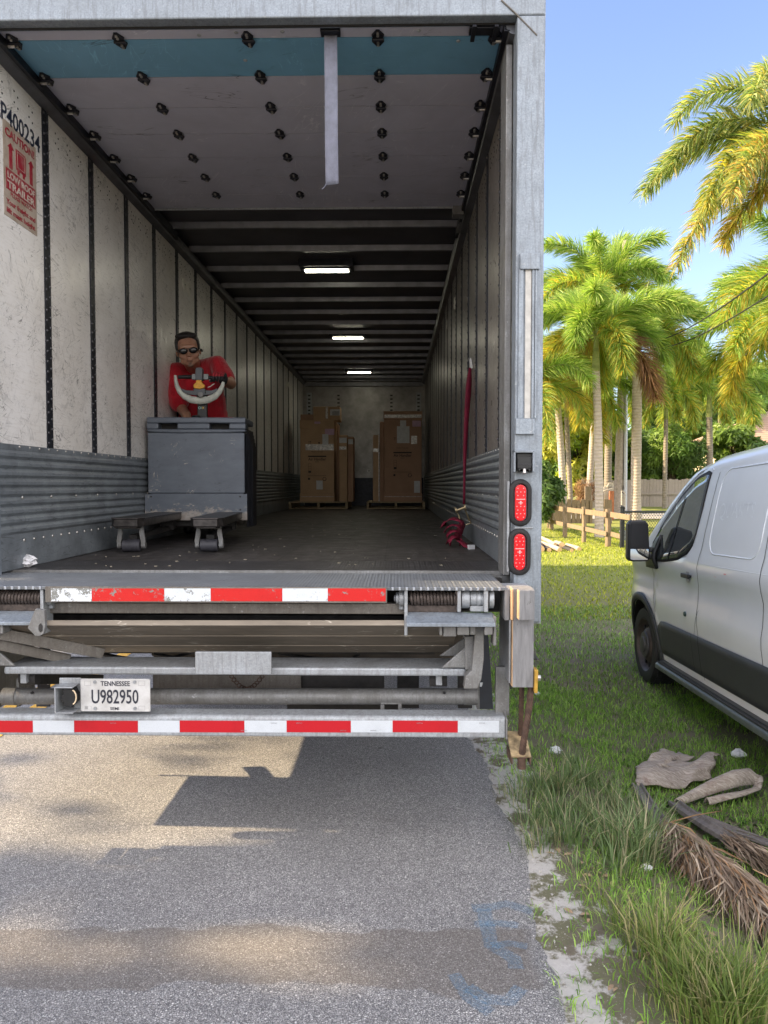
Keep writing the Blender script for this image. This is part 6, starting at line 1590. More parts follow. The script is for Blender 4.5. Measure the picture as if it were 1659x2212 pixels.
tr('shrub', 'bright light green bushy tree between the van roof and the house', 'tree', 1580, 960, 40, 55, 48, 8000, .22, 37, [(.16, .25, .04), (.22, .30, .05), (.10, .17, .03)], .12)
tr('leafy_tree', 'hazy green trees far behind, in the middle of the tree line', 'tree', 1500, 915, 55, 120, 60, 9000, .38, 38, MG, .3, dpt=3)
tr('leafy_tree', 'far tree crown above the house roof at the right edge', 'tree', 1640, 850, 58, 70, 60, 8000, .38, 39, MG + DG, .3, dpt=3)
tr('leafy_tree', 'far dark tree crown seen between the leftmost palm trunks', 'tree', 1215, 900, 55, 90, 80, 8000, .38, 40, DG, .3, dpt=3)
tr('shrub', 'dense green hedge behind the leftmost palms, above the grey wire fence', 'hedge', 1205, 1010, 45, 90, 60, 8000, .3, 45, MG, dpt=1.2)
tr('dead_bush', 'heap of bare brown twigs leaning on the board fence beside the leftmost palm', 'dead bush', 1265, 1062, 30, 26, 32, 1500, .22, 41, BRN, dpt=.5, mat='deadleaf', sq=.12)
# far woods that close the view on every side of the palms
rs = RS(77); n_ = 26000; X_ = rs.uniform(-90, 110, n_); prof_ = 6.5 + 2.2 * np.sin(X_ * .11) + 1.6 * np.sin(X_ * .37 + 1) + 1.0 * np.sin(X_ * .9); Zc = .3 + (prof_ - .3) * rs.uniform(0, 1, n_) ** .75
p_ = np.stack([X_, 78 + rs.uniform(-3, 3, n_), Zc], 1); a_ = nrm(rs.normal(0, 1, (n_, 3))); b_ = nrm(np.cross(a_, rs.normal(0, 1, (n_, 3))))
V, F3, F4 = strips(p_, a_, nrm(a_ + np.array([0, 0, -.4])), b_, rs.uniform(.35, .8, n_), rs.uniform(.7, 1.6, n_))
cc_ = np.array(DG + MG)[(np.floor(X_ / 3.1).astype(int) * 7 + rs.randint(0, 2, n_)) % 6] * rs.uniform(.7, 1.2, (n_, 1))
tag(np_mesh('distant_woods', V, F3, F4, M['leaf'], np.repeat(cc_, 5, 0)), 'far green woods closing the horizon behind the palms', 'woods', kind='stuff')
# big trees across the street, left of the picture: they throw the dappled shade on the lane
def shade_holes(p, rs):
    # gaps cut in the foliage to shape the sun patches on lane and deck
    t_ = (p[:, 0] + 14) / 1.0; Y_ = p[:, 1] + t_ * .03; Z_ = p[:, 2] + t_ * .5546
    g1 = (Y_ > 3.62) & (Y_ < 5.4) & (Z_ < 8.25)
    g2 = (Y_ > 3.22) & (Y_ < 4.15) & (Z_ < 10.2) & (Z_ > 8.98)
    g3 = (((Y_ - 2.90) / .30) ** 2 + ((Z_ - 7.58) / .34) ** 2 < 1) | (((Y_ - 2.92) / .32) ** 2 + ((Z_ - 7.02) / .28) ** 2 < 1) | ((Y_ > 3.34) & (Y_ < 3.7) & (Z_ < 7.4))
    g4 = (((Y_ - 2.95) / .24) ** 2 + ((Z_ - 8.75) / .50) ** 2 < 1)
    g5 = (Y_ > 8.6)
    thin = g1 & (rs.uniform(0, 1, len(p)) < .010)
    return (~(g1 | g2 | g3 | g4 | g5)) | thin
leafy('street_tree', 'spreading leafy tree across the street on the left', 'tree', (-14.5, 3.9, 9.6), (2.2, 5.8, 4.4), 42000, .26, 50, MG, (-14.5, -4.5, 0, .3), holes=shade_holes, clumps=60, limbs=False)

# ---- utility pole and wires
up = thing('utility_pole', 'grey wooden utility pole with a metal conduit, between the palm trunks', 'utility pole', gnd(1334, 1100, 30))
m = MB(); a = Vector(gnd(1334, 1100, 30)); b = P(1352, 520, 30); m.tube([a, b], [.17, .13], 14); m.build('pole', simple('grey_pole_wood', (.30, .26, .22), .9, 0, .25, 12, .3), up, smooth=50)
m = MB(); m.tube([a + Vector((.28, -.1, 0)), P(1352, 800, 29.9)], .075, 12); m.build('conduit', simple('grey_metal_conduit', (.42, .44, .47), .4, .4), up, smooth=50)
for lb, p0, p1 in (('upper of the two wires slanting up to the right edge behind the palms', ((1352, 740), 30), ((1720, 545), 12)), ('lower of the two wires slanting up to the right edge behind the palms', ((1352, 752), 30), ((1720, 600), 13.5)), ('thin level wire crossing the sky behind the van-roof palm', ((1352, 733), 30), ((1760, 736), 45))):
    m = MB(); A = P(*p0[0], p0[1]); B = P(*p1[0], p1[1]); m.tube([A.lerp(B, t) - Vector((0, 0, .5 * math.sin(math.pi * t))) for t in np.linspace(0, 1, 16)], .016, 5)
    tag(m.build('overhead_wire', M['rubber'], smooth=60, loc=A), lb, 'wire', 'overhead wires')
# ---- fences
bf = thing('board_fence', 'tall grey vertical board fence behind the palms', 'fence', (*P(1360, 1100, 34)[:2], .5))
x0, x1 = P(1255, 1100, 34).x, P(1560, 1100, 34).x; x = x0; rr = random.Random(2); zt_ = P(1400, 1036, 34).z
m = MB()
while x < x1:
    h = zt_ + rr.uniform(-.04, .04) ; m.box(x, x + .135, 34 + rr.uniform(-.008, .008), 34.02 + .008, .35, h); x += .142
m.build('fence_boards', M['wood_old'], bf)
m = MB(); m.box(x0, x1, 33.93, 33.99, P(1400, 1066, 34).z - .05, P(1400, 1066, 34).z + .03); m.build('fence_rail', M['wood_old'], bf)
fr_ = thing('rail_fence', 'low weathered post and rail fence running towards the palms', 'fence', gnd(1290, 1180, 20))
ps = [((1197, 1128), 24, 1064), ((1191, 1126), 24.5, 1060), ((1252, 1146), 21.5, 1060), ((1221, 1128), 23.5, 1067), ((1308, 1182) if 0 else (1263, 1147), 21.2, 1060)]
Zq = zc(2050, 1850, 600 / 1659)
prs = [(389, 780, 430, 24.5, .03), (418, 775, 428, 24.2, .05), (437, 745, 475, 23.8, .05), (578, 835, 480, 22.0, .07), (788, 920, 490, 20.5, .065), (1055, 950, 515, 19.5, .08)]
for (x, yb_, yt_, Y, r_) in prs:
    a = P(*Zq(x, yb_), Y); b = P(*Zq(x, yt_), Y); m = MB(); m.tube([(a.x, Y, GZ(a.x, Y) - .1), (a.x + .01, Y, (a.z + b.z) / 2), (b.x, Y, b.z)], [r_, r_ * .97, r_ * .9], 9); m.build('fence_post', M['wood_fence'], fr_, smooth=40)
for (xa, ya, Ya, xb, yb_, Yb_) in ((440, 500, 23.8, 590, 520, 21.9), (600, 520, 21.9, 790, 545, 20.4), (810, 545, 20.4, 1040, 575, 19.4), (1085, 575, 19.4, 1300, 610, 18.6), (440, 655, 23.8, 590, 690, 21.9), (600, 690, 21.9, 790, 735, 20.4), (810, 735, 20.4, 1040, 790, 19.4), (1090, 790, 19.4, 1200, 820, 19.0)):
    m = MB(); m.bar(P(*Zq(xa, ya), Ya), P(*Zq(xb, yb_), Yb_), .035, .14 if ya < 620 else .12); m.build('fence_rail', M['wood_fence'], fr_, bevel=.006)
pf = thing('picket_fence', 'short fence of spaced upright stakes behind the rail fence', 'fence', gnd(1240, 1110, 26))
for i, x in enumerate((470, 515, 560, 625, 677, 727, 780, 830, 862, 1035, 1075)):
    a = P(*Zq(x, 700), 26); t_ = P(*Zq(x, 405 + (i % 3) * 6), 26); m = MB(); m.box(a.x - .07, a.x + .07, 26, 26.04, GZ(a.x, 26) - .05, t_.z); m.build('stake', M['wood_fence'], pf, bevel=.006)
m = MB()
for y in (470, 640): a = P(*Zq(450, y), 26.05); b = P(*Zq(1100, y), 26.05); m.box(a.x, b.x, 26.045, 26.09, a.z - .12, a.z + .06)
m.build('back_rail', M['wood_old'], pf)
for (x, yt, yb_, Y, w_, lb, mt) in ((846, 265, 640, 27, .10, 'square timber post standing taller than the stakes', 'wood_fence'), (1285, 250, 620, 30, .28, 'broad dark timber gate post left of the thickest palm', 'wood_old')):
    a = P(*Zq(x, yt), Y); m = MB(); m.box(a.x - w_, a.x + w_, Y, Y + .25, GZ(a.x, Y) - .05, a.z); tag(m.build('timber_post', M[mt], bevel=.01, loc=(a.x, Y, GZ(a.x, Y))), lb, 'post')
rp = MB(); a = P(*Zq(1103, 315), 27.2); rp.box(a.x - .09, a.x + .07, 27.2, 27.3, GZ(a.x, 27), a.z); tag(rp.build('rusty_post', simple('orange_rust_post', (.42, .15, .07), .8, 0, .3, 12), loc=(a.x, 27.2, GZ(a.x, 27))), 'rusty red-orange upright post beside the iron gate', 'post')
ig = thing('iron_gate', 'pale curly wrought iron gate between the palm trunks', 'gate', gnd(1325, 1100, 27.5)); gm = simple('pale_gate_paint', (.55, .50, .44), .6)
m = MB()
for i in range(9):
    x = 1000 + i * 13; t_ = 330 - 35 * (i / 8) ** .7; a = P(*Zq(x, 560), 27.5); b = P(*Zq(x, t_), 27.5); m.tube([a, b], .018, 5)
m.build('gate_bars', gm, ig); m = MB()
arc = [P(*Zq(995 + 13 * i, 325 - 38 * (i / 9) ** .7), 27.5) for i in range(10)]; m.tube(arc, .03, 6)
for (cx_, cy_, r_) in ((1022, 278, 15), (1072, 250, 17), (1102, 245, 14), (1008, 300, 9)): m.tube([P(*Zq(cx_ + r_ * (1 - t / 14) * math.cos(t * .8), cy_ + r_ * 1.2 * (1 - t / 14) * math.sin(t * .8)), 27.5) for t in range(12)], .018, 5)
m.tube([P(*Zq(998, 325), 27.5), P(*Zq(1040, 280), 27.5), P(*Zq(1068, 228), 27.5), P(*Zq(1108, 232), 27.5), P(*Zq(1112, 300), 27.5)], .02, 5)
m.build('gate_scroll', gm, ig, smooth=60)
ig2 = thing('iron_gate', 'small second leaf of curly iron gate right of the utility pole', 'gate', gnd(1355, 1100, 28)); m = MB()
for i in range(4): m.tube([P(*Zq(1205 + i * 13, 560), 28), P(*Zq(1205 + i * 13, 325 + i * 14), 28)], .018, 5)
m.tube([P(*Zq(1203, 318), 28), P(*Zq(1225, 318), 28), P(*Zq(1252, 360), 28)], .025, 6); m.build('gate_bars', gm, ig2, smooth=60)
# chain link fence
def chainlink(label, xa, xb, ztop, zbot, Ya, Yb, mt, posts):
    A = P(*Zq(xa, ztop), Ya); B = P(*Zq(xb, ztop), Yb); A0 = P(*Zq(xa, zbot), Ya); r = thing('chain_link_fence', label, 'fence', (A.x, A.y, A0.z)); m = MB(); m.tube([A, B], .028, 8); m.build('top_rail', mt, r, smooth=50)
    Lh = (B - A); W_ = Lh.length; H_ = A.z - A0.z; d = Lh.normalized(); m = MB(); s = .10; n = int(W_ / s)
    k = int(H_ / s)
    for i in range(-k, n):
        for sg in (0, 1):
            p = []; 
            for j in (0, k):
                u = (i + j) * s if sg == 0 else (i + k - j) * s; 
                p.append((u, -j * s))
            (u0, v0), (u1, v1) = p
            # clip
            def cl(u, v, uu, vv):
                if u < 0: v += (vv - v) * (0 - u) / (uu - u); u = 0
                if u > W_: v += (vv - v) * (W_ - u) / (uu - u); u = W_
                return u, v
            if (u0 < 0 and u1 < 0) or (u0 > W_ and u1 > W_): continue
            a_ = cl(u0, v0, u1, v1); b_ = cl(u1, v1, u0, v0)
            m.bar(A + d * a_[0] + Vector((0, 0, a_[1])), A + d * b_[0] + Vector((0, 0, b_[1])), .006, .006)
    o = m.build('wire_mesh', mt, r)
    for x, yt, yb_ in posts:
        t_ = (x - xa) / (xb - xa); Yp = Ya + (Yb - Ya) * t_; a_ = P(*Zq(x, yt), Yp); m = MB(); m.tube([(a_.x, Yp, GZ(a_.x, Yp) - .3), a_], .036, 9); m.ball(a_, .045, 5); m.build('fence_post', mt, r, smooth=50)
chainlink('black chain link fence running from the black post to behind the van', 1215, 1700, 545, 900, 19, 19.8, simple('black_fence_pipe', (.03, .032, .035), .4, .5), [(1205, 490, 1020), (1228, 505, 1000)])
chainlink('grey chain link fence behind the dark shrub at the left', 275, 520, 402, 680, 26, 27, simple('grey_fence_wire', (.22, .23, .22), .5, .5), [(275, 395, 700)])
pth = MB(); pts = [(P(x, y, Y).x, Y) for x, y, Y in ((1100, 1140, 27.5), (1600, 1140, 27.5), (1600, 1140, 30.5), (1100, 1140, 30.5))]
pth.add([(x, y, max(GZ(x, y), GZ(x, y)) + .03) for x, y in pts], [(0, 1, 2, 3)]); tag(pth.build('path', simple('pale_concrete_path', (.42, .40, .37), .9, 0, .1)), kind='structure')
bn = thing('utility_box', 'small grey utility box standing by the black fence post', 'utility box', gnd(1372, 1170, 21)); m = MB(); a = P(*Zq(1235, 780), 21); b = P(*Zq(1300, 990), 21); m.box(a.x, b.x, 21, 21.4, b.z, a.z); m.box(a.x - .02, b.x + .02, 20.98, 21.42, a.z, a.z + .05); m.build('box_body', simple('grey_box_metal', (.22, .24, .25), .5, .3), bn, bevel=.01); m = MB(); m.box(a.x + .05, b.x - .05, 20.985, 20.999, b.z + .08, a.z - .08); m.build('box_door', simple('light_grey_box_door', (.35, .37, .38), .5, .3), bn, bevel=.004)
# ---- logs
bk = NT('pale_log_bark'); bk.base(bk.mix(bk.ramp(bk.noise(5, 6, .7), [(.35, 0), (.65, 1)]), (.30, .23, .17), (.52, .43, .34))).rough(.9); bk.bump(bk.noise(12, 5), .5, .02)
bd = simple('dark_wet_bark', (.05, .045, .04), .8, 0, .3); ce = NT('cut_log_end'); ce.base(ce.mix(ce.noise(14, 4), (.55, .33, .14), (.72, .50, .26))).rough(.8)
Ylog = 17.8
logs = [(290, 933, 200, 830, 38, 'fat pale log end facing the camera, upper left of the log heap', 0), (315, 1015, 240, 960, 52 * .75, 'short pale log at the bottom left of the heap', 0), (405, 1022, 330, 950, 26, 'dark barked log between the pale ones', 1), (522, 1015, 260, 870, 28, 'long pale log slanting down across the heap', 0), (470, 910, 250, 800, 22, 'long thin pale log lying on top at the back', 0), (545, 915, 480, 900, 32, 'stubby log with an orange cut end, upper right of the heap', 0), (655, 1015, 490, 940, 22, 'log with a dark stripe, second from the right end of the heap', 1), (738, 980, 600, 975, 24, 'rightmost log of the heap with an orange end', 0), (235, 975, 190, 970, 28, 'log stub nearly hidden behind the trailer post', 1)]
for i, (xa, ya, xb, yb_, r_, lb, dk) in enumerate(logs):
    Ya = Ylog + (.0 if ya > 990 else .35 if ya > 925 else .7); rr_m = r_ * 600 / 1659 * K / 1600 * Ya
    A = P(*Zq(xa, ya), Ya); B = P(*Zq(xb, yb_), Ya + 1.4); 
    zg = GZ(A.x, A.y) + rr_m * .9; A.z = max(A.z, zg) if ya < 990 else zg; B.z = max(GZ(B.x, B.y) + rr_m, B.z)
    t_ = thing('log', lb, 'log', (A + B) / 2 - Vector((0, 0, rr_m)), group='cut logs heaped on the grass'); m = MB(); dv = (B - A); m.tube([A, A + dv * .33 + Vector((0, 0, .01)), A + dv * .66, B], [rr_m * 1.05, rr_m, rr_m * .97, rr_m * .93], 16); m.build('bark', bd if dk else bk.m, t_, smooth=50)
    m = MB(); dn = dv.normalized(); m.cyl(A - dn * .006, A + dn * .002, rr_m * .96, n=16); m.build('cut_end', ce.m, t_)
# ---- house
hs = thing('house', 'cream house with a brown tiled roof at the right edge behind the van', 'house', (22, 44, .5))
rt = NT('brown_roof_tiles'); z_ = rt.sep()[2]; ln = rt.math('FRACT', rt.math('MULTIPLY', z_, 7.5)); rt.base(rt.mix(rt.ramp(ln, [(.0, 0), (.2, 1)]), (.14, .07, .05), rt.mix(rt.noise(3, 5), (.34, .22, .15), (.44, .29, .20)))).rough(.8); rt.bump(ln, .6, .03)
e0 = P(1580, 955, 42); xe = e0.x; ze = e0.z
m = MB(); m.add([(xe, 42, ze), (xe + 16, 42, ze), (xe + 13, 47, ze + 2.4), (xe + 5, 47, ze + 2.4), (xe, 52, ze), (xe + 16, 52, ze)], [(0, 1, 2, 3), (0, 3, 4), (1, 5, 2), (4, 3, 2, 5), (0, 4, 5, 1)]); m.mi = 1; m.box(xe, xe + 16, 41.9, 42.0, ze - .22, ze + .01); m.build('roof', [rt.m, simple('brown_fascia', (.30, .17, .11), .7)], hs)
m = MB(); m.box(xe + .9, xe + 15.3, 42.8, 51.2, .4, ze - .02); m.build('wall', simple('cream_house_wall', (.66, .56, .38), .8, 0, .08), hs)
m = MB(); m.cyl((xe + 1.6, 43.4, ze + .7), (xe + 1.6, 43.4, ze + 1.05), .12, n=10); m.box(xe + .8, xe + 1.3, 43.6, 43.9, ze + .75, ze + .95); m.build('roof_vent', M['galv'], hs)
m = MB(); m.box(xe + 1.4, xe + 1.5, 42.7, 42.8, .4, ze - .1); m.box(xe + 3.0, xe + 4.4, 42.75, 42.81, 1.5, 2.9); m.build('window', glass.m, hs)

# ------------------------------------------------------------------ grass
def blades(name, label, X_, Y_, h, wd, lean, cols, seed, hv=.35, dirs=None, cat='grass'):
    rs = RS(seed); n = len(X_); Zg = np.array([GZ(x, y) for x, y in zip(X_, Y_)]) - .004
    b = np.stack([X_, Y_, Zg], 1); az = rs.uniform(0, 2 * np.pi, n) if dirs is None else dirs
    ln_ = lean * rs.uniform(.3, 1.4, n); hh = h * rs.uniform(1 - hv, 1 + hv, n)
    d0 = nrm(np.stack([np.cos(az) * ln_ * .5, np.sin(az) * ln_ * .5, np.ones(n)], 1)); d1 = nrm(np.stack([np.cos(az) * ln_ * 1.7, np.sin(az) * ln_ * 1.7, np.ones(n) * (1 - .35 * np.minimum(ln_, 1.6))], 1))
    fa = az + np.pi / 2 + rs.uniform(-.6, .6, n); sd = np.stack([np.cos(fa), np.sin(fa), np.zeros(n)], 1)
    V, F3, F4 = strips(b, d0, d1, sd, np.full(n, 1.0) * wd * rs.uniform(.6, 1.3, n), hh)
    c = np.array(cols)[rs.randint(0, len(cols), n)] * rs.uniform(.7, 1.3, (n, 1)); return V, F3, F4, np.repeat(c, 5, 0)
def join(parts, name, label, mat):
    off = 0; A = [[], [], [], []]
    for V, F3, F4, C in parts: A[0].append(V); A[1].append(F3 + off); A[2].append(F4 + off); A[3].append(C); off += len(V)
    o = np_mesh(name, *[np.concatenate(a) for a in A[:3]], mat, np.concatenate(A[3])); tag(o, label, 'grass', kind='stuff'); return o
GC = [(.20, .38, .06), (.28, .47, .08), (.34, .50, .12), (.14, .28, .05)]; GC2 = [(.14, .20, .06), (.19, .26, .08), (.26, .32, .10), (.42, .38, .20)]
rs = RS(5)
def field(n, x0, x1, y0, y1, seed, dens, pw=1.0):
    rs = RS(seed); X_ = rs.uniform(x0, x1, n); Y_ = y0 + (y1 - y0) * rs.uniform(0, 1, n) ** pw; k = np.array([dens(x, y) for x, y in zip(X_, Y_)]) > rs.uniform(0, 1, n); return X_[k], Y_[k]
def nz(x, y, s, o=0): return mnoise.noise(Vector((x * s + o, y * s, o)))
def d_near(x, y):
    e = edge_x(y); t = (x - e - .07 - .14 * nz(x, y, 2.5)) / .25
    v = sstep(-.2, 1, t) * (.55 + 1.1 * nz(x, y, 1.7, 3) + .5 * nz(x, y, 5, 9))
    if y < 3.0 and x < 1.5: v = max(v * .8, .35 * (nz(x, y, 6, 20) > .05))
    return max(.02 if x > e + .05 else 0, min(1, v + .15 * (y > 4)))
parts = []
X_, Y_ = field(70000, .5, 4.2, 1.9, 6.5, 61, d_near); parts.append(blades('', '', X_, Y_, .055, .0042, .9, GC, 62))
X_, Y_ = field(45000, .62, 6, 5.5, 11, 63, lambda x, y: .75 + .6 * nz(x, y, 1.1, 4)); parts.append(blades('', '', X_, Y_, .055, .007, .9, GC + GC2[:2], 64))
X_, Y_ = field(50000, 1.0, 11, 10, 24, 65, lambda x, y: .9); parts.append(blades('', '', X_, Y_, .06, .016, .9, [(.24, .30, .035), (.33, .37, .045), (.40, .42, .06)], 66))
join(parts, 'lawn_grass', 'short green grass covering the verge under and beyond the van', M['grass'])
# weeds: broad small leaves under the van and by the palm bases
wx, wy_ = field(14000, 1.0, 3.6, 2.3, 5.0, 67, lambda x, y: .2 + 1.2 * nz(x, y, 1.3, 7) + (.5 if (x > 1.45 and y < 4.1) else 0))
V, F3, F4, C = blades('', '', wx, wy_, .035, .016, 2.2, [(.11, .20, .05), (.15, .26, .07), (.08, .15, .04)], 68)
join([(V, F3, F4, C)], 'creeping_weeds', 'low broad-leaved weeds among the grass by the fallen fronds', M['grass'])
# tall tufts along the road edge
parts = []; rs = RS(71); tl = []
for (x, y, nbl, h) in ((1135, 1655, 60, .09), (1120, 1745, 90, .13), (1165, 1730, 130, .17), (1215, 1720, 150, .20), (1260, 1690, 130, .18), (1150, 1800, 100, .14), (1165, 1850, 90, .15), (1230, 1835, 170, .20), (1290, 1790, 130, .18), (1330, 1730, 110, .18), (1340, 1850, 180, .26), (1385, 1850, 190, .28), (1400, 1780, 130, .24), (1300, 1690, 90, .15), (1230, 1650, 70, .14), (1200, 1780, 130, .18), (1270, 1750, 100, .16),
      (1335, 1900, 90, .20), (1370, 2050, 60, .14), (1420, 2090, 150, .26), (1455, 2030, 90, .22), (1480, 2150, 150, .22), (1530, 2170, 150, .22), (1560, 2200, 150, .22), (1600, 2180, 170, .28), (1640, 2200, 150, .26), (1480, 2210, 100, .20), (1530, 2240, 130, .22), (1590, 2260, 140, .24), (1400, 2150, 40, .12), (1250, 1900, 50, .10), (1300, 1960, 50, .09), (1340, 2010, 50, .10)):
    p = PZ(x, y, -.05); near = y > 1950
    X_ = p.x + rs.normal(0, .05, nbl); Y_ = p.y + rs.normal(0, .045, nbl); az = np.arctan2(Y_ - p.y, X_ - p.x) + rs.normal(0, .5, nbl)
    cols = [(.15, .22, .10), (.20, .28, .13), (.12, .18, .075), (.40, .37, .24)] if not near else [(.12, .18, .05), (.17, .235, .06), (.22, .28, .08), (.38, .34, .18)]
    parts.append(blades('', '', X_, Y_, h * .78, .0048, .62, cols, int(x + y), dirs=az, hv=.5))
join(parts, 'tall_grass', 'tall tufts of long grass along the edge of the asphalt', M['grass'])
# scattered pebbles and litter leaves on the sandy verge
m = MB(); rr = random.Random(8)
for i in range(420):
    y = rr.uniform(2.0, 5.2); x = edge_x(y) + rr.gauss(.02, .05) if rr.random() < .75 else edge_x(y) + rr.uniform(0, .5); r_ = .0018 + .0042 * rr.random() ** 2; nb = len(m.v); m.ball((x, y, GZ(x, y) + r_ * .3 + .002), r_, 4, (1, rr.uniform(.6, 1), .6)); m.v[nb:] = [tuple(a + rr.uniform(-.3, .3) * r_ for a in q) for q in m.v[nb:]]
tag(m.build('gravel', simple('pale_limestone_gravel', (.42, .40, .37), .9, 0, .4, 60)), 'loose pale gravel along the broken asphalt edge', 'gravel', kind='stuff')
V = []; m = MB()
for i in range(60):
    y = rr.uniform(2.1, 3.6); x = edge_x(y) + rr.uniform(.1, 1.0); Mx = Matrix.Rotation(rr.uniform(0, 6), 3, 'Z') @ Matrix.Rotation(rr.uniform(-.3, .3), 3, 'X'); c = Vector((x, y, GZ(x, y) + .008)); L = rr.uniform(.012, .028)
    vs = [c + Mx @ Vector(v) for v in ((-L, 0, 0), (-L * .3, L * .4, .004), (L * .5, L * .32, .003), (L, 0, 0), (L * .5, -L * .32, .003), (-L * .3, -L * .4, .004))]; m.add(vs, [(0, 1, 2, 3, 4, 5)])
tag(m.build('leaf_litter', simple('dry_brown_leaf', (.34, .24, .15), .85, 0, .3)), 'dry brown leaves scattered on the sandy verge', 'fallen leaves', kind='stuff')

# ------------------------------------------------------------------ fallen palm fronds
wood_s = NT('weathered_palm_sheath'); g_ = wood_s.noise(12, 7, .8, v=wood_s.map(scale=(.9, 9, 3), rot=(0, 0, R(18))), dist=.5); wood_s.base(wood_s.mix(wood_s.ramp(wood_s.noise(7, 5, .7), [(.58, 0), (.72, .7)]), wood_s.mix(wood_s.ramp(g_, [(.36, 0), (.62, 1)]), (.19, .15, .12), (.52, .46, .40)), (.20, .13, .10))).rough(.85); wood_s.bump(g_, .5, .006)
und = simple('brown_sheath_inside', (.16, .08, .05), .8)
pet = NT('dark_petiole'); g_ = pet.noise(10, 5, .7, v=pet.map(scale=(2, 6, 2), rot=(0, 0, R(40)))); pet.base(pet.mix(g_, (.03, .026, .025), (.24, .22, .21))).rough(.7); pet.bump(g_, .4, .005)
def gp(x, y, h=.0):
    q = PZ(x, y, -.15); q = PZ(x, y, GZ(q.x, q.y) + h); return Vector((q.x, q.y, GZ(q.x, q.y) + h))
fd1 = thing('fallen_palm_frond', 'dried fallen palm frond with crumpled grey sheath at the upper left and brown leaflets', 'palm frond', gp(1500, 1780), group='dried palm fronds on the grass')
fd2 = thing('fallen_palm_frond', 'dried fallen palm frond whose folded sheath loops back at the right', 'palm frond', gp(1560, 1760), group='dried palm fronds on the grass')
def sheet(name, root, A, B, C_, D_, hfn, mt, nu=28, nv=14, wob=.03, seed=0):
    m = MB()
    def f(u, v):
        p = A.lerp(B, u).lerp(D_.lerp(C_, u), v); e = wob * mnoise.noise(Vector((u * 3 + seed, v * 3, seed))); q = wob * mnoise.noise(Vector((u * 4 + seed, v * 4, seed + 9)))
        return (p.x + e, p.y + q, GZ(p.x, p.y) + hfn(u, v) * .8 + .0035 * math.sin(v * 38 + 3 * u) + wob * .6 * mnoise.noise(Vector((u * 5, v * 7, seed + 4))))
    m.grid(f, nu, nv); o = m.build(name, mt, root, smooth=180); md = o.modifiers.new('t', 'SOLIDIFY'); md.thickness = .007; md.offset = -1; return o
# sheath one: crumpled plate, open towards upper right
sheet('sheath', fd1, gp(1372, 1668), gp(1556, 1648), gp(1536, 1694), gp(1378, 1712), lambda u, v: .04 + .075 * math.sin(math.pi * v) * (.5 + .5 * u) + .05 * (1 - v) * math.sin(u * 3.1) + .02 * math.sin(u * 9), wood_s.m, wob=.035, seed=2)
sheet('sheath_fold', fd1, gp(1395, 1672), gp(1440, 1634), gp(1500, 1652), gp(1420, 1690), lambda u, v: .06 + .07 * math.sin(math.pi * u) * (1 - v * .6), wood_s.m, 14, 8, .03, 5)
# sheath two: loop
m = MB(); cen = [gp(1462, 1736, .02), gp(1500, 1718, .05), gp(1545, 1698, .09), gp(1590, 1682, .12), gp(1622, 1678, .11), gp(1638, 1692, .07), gp(1632, 1712, .03), gp(1600, 1722, .03), gp(1560, 1728, .03), gp(1520, 1735, .02)]; wd = [.03, .055, .075, .09, .09, .085, .08, .075, .06, .03]
n = len(cen); fine = []; wf = []
for i in range(n - 1):
    for j in range(6): fine.append(cen[i].lerp(cen[i + 1], j / 6)); wf.append(wd[i] + (wd[i + 1] - wd[i]) * j / 6)
vs = []; k = 6
for i, p in enumerate(fine):
    d = (fine[min(i + 1, len(fine) - 1)] - fine[max(i - 1, 0)]).normalized(); side = Vector((-d.y, d.x, 0)).normalized(); tw = .9 * math.sin(i / len(fine) * math.pi)
    ax = side * math.cos(tw) + Vector((0, 0, 1)) * math.sin(tw)
    for j in range(k + 1): u = j / k - .5; vs.append(p + ax * u * wf[i] * 1.0 + Vector((0, 0, .03 * (1 - 4 * u * u))))
m.add(vs, [(i * (k + 1) + j, i * (k + 1) + j + 1, (i + 1) * (k + 1) + j + 1, (i + 1) * (k + 1) + j) for i in range(len(fine) - 1) for j in range(k)]); o = m.build('sheath', wood_s.m, fd2, smooth=180); md = o.modifiers.new('t', 'SOLIDIFY'); md.thickness = .007
def petiole(root, pts, w_):
    m = MB(); n = len(pts); vs = []; prof = [(-1, 0), (-.9, .55), (-.55, .62), (-.35, .25), (.35, .25), (.55, .62), (.9, .55), (1, 0)]
    for i, p in enumerate(pts):
        d = (pts[min(i + 1, n - 1)] - pts[max(i - 1, 0)]).normalized(); s_ = Vector((-d.y, d.x, 0)).normalized(); ww = w_[i]
        for a_, b_ in prof: vs.append(p + s_ * a_ * ww + Vector((0, 0, b_ * ww)))
    k = len(prof); m.add(vs, [(i * k + j, i * k + (j + 1) % k, (i + 1) * k + (j + 1) % k, (i + 1) * k + j) for i in range(n - 1) for j in range(k)] + [list(range(k - 1, -1, -1)), list(range((n - 1) * k, n * k))]); fixn(m.build('petiole', pet.m, root, bevel=.003))
petiole(fd1, [gp(1376, 1700, .03), gp(1400, 1740, .03), gp(1430, 1785, .03), gp(1490, 1835, .05), gp(1560, 1890, .06), gp(1670, 1960, .06), gp(1800, 2050, .05)], [.035, .035, .04, .045, .045, .04, .03])
petiole(fd2, [gp(1456, 1736, .03), gp(1480, 1755, .04), gp(1530, 1788, .05), gp(1590, 1822, .05), gp(1670, 1868, .05), gp(1800, 1930, .05)], [.04, .042, .045, .045, .04, .03])
petiole(fd2, [gp(1505, 1762, .03), gp(1560, 1785, .03), gp(1670, 1828, .03), gp(1800, 1880, .03)], [.03, .035, .03, .03])
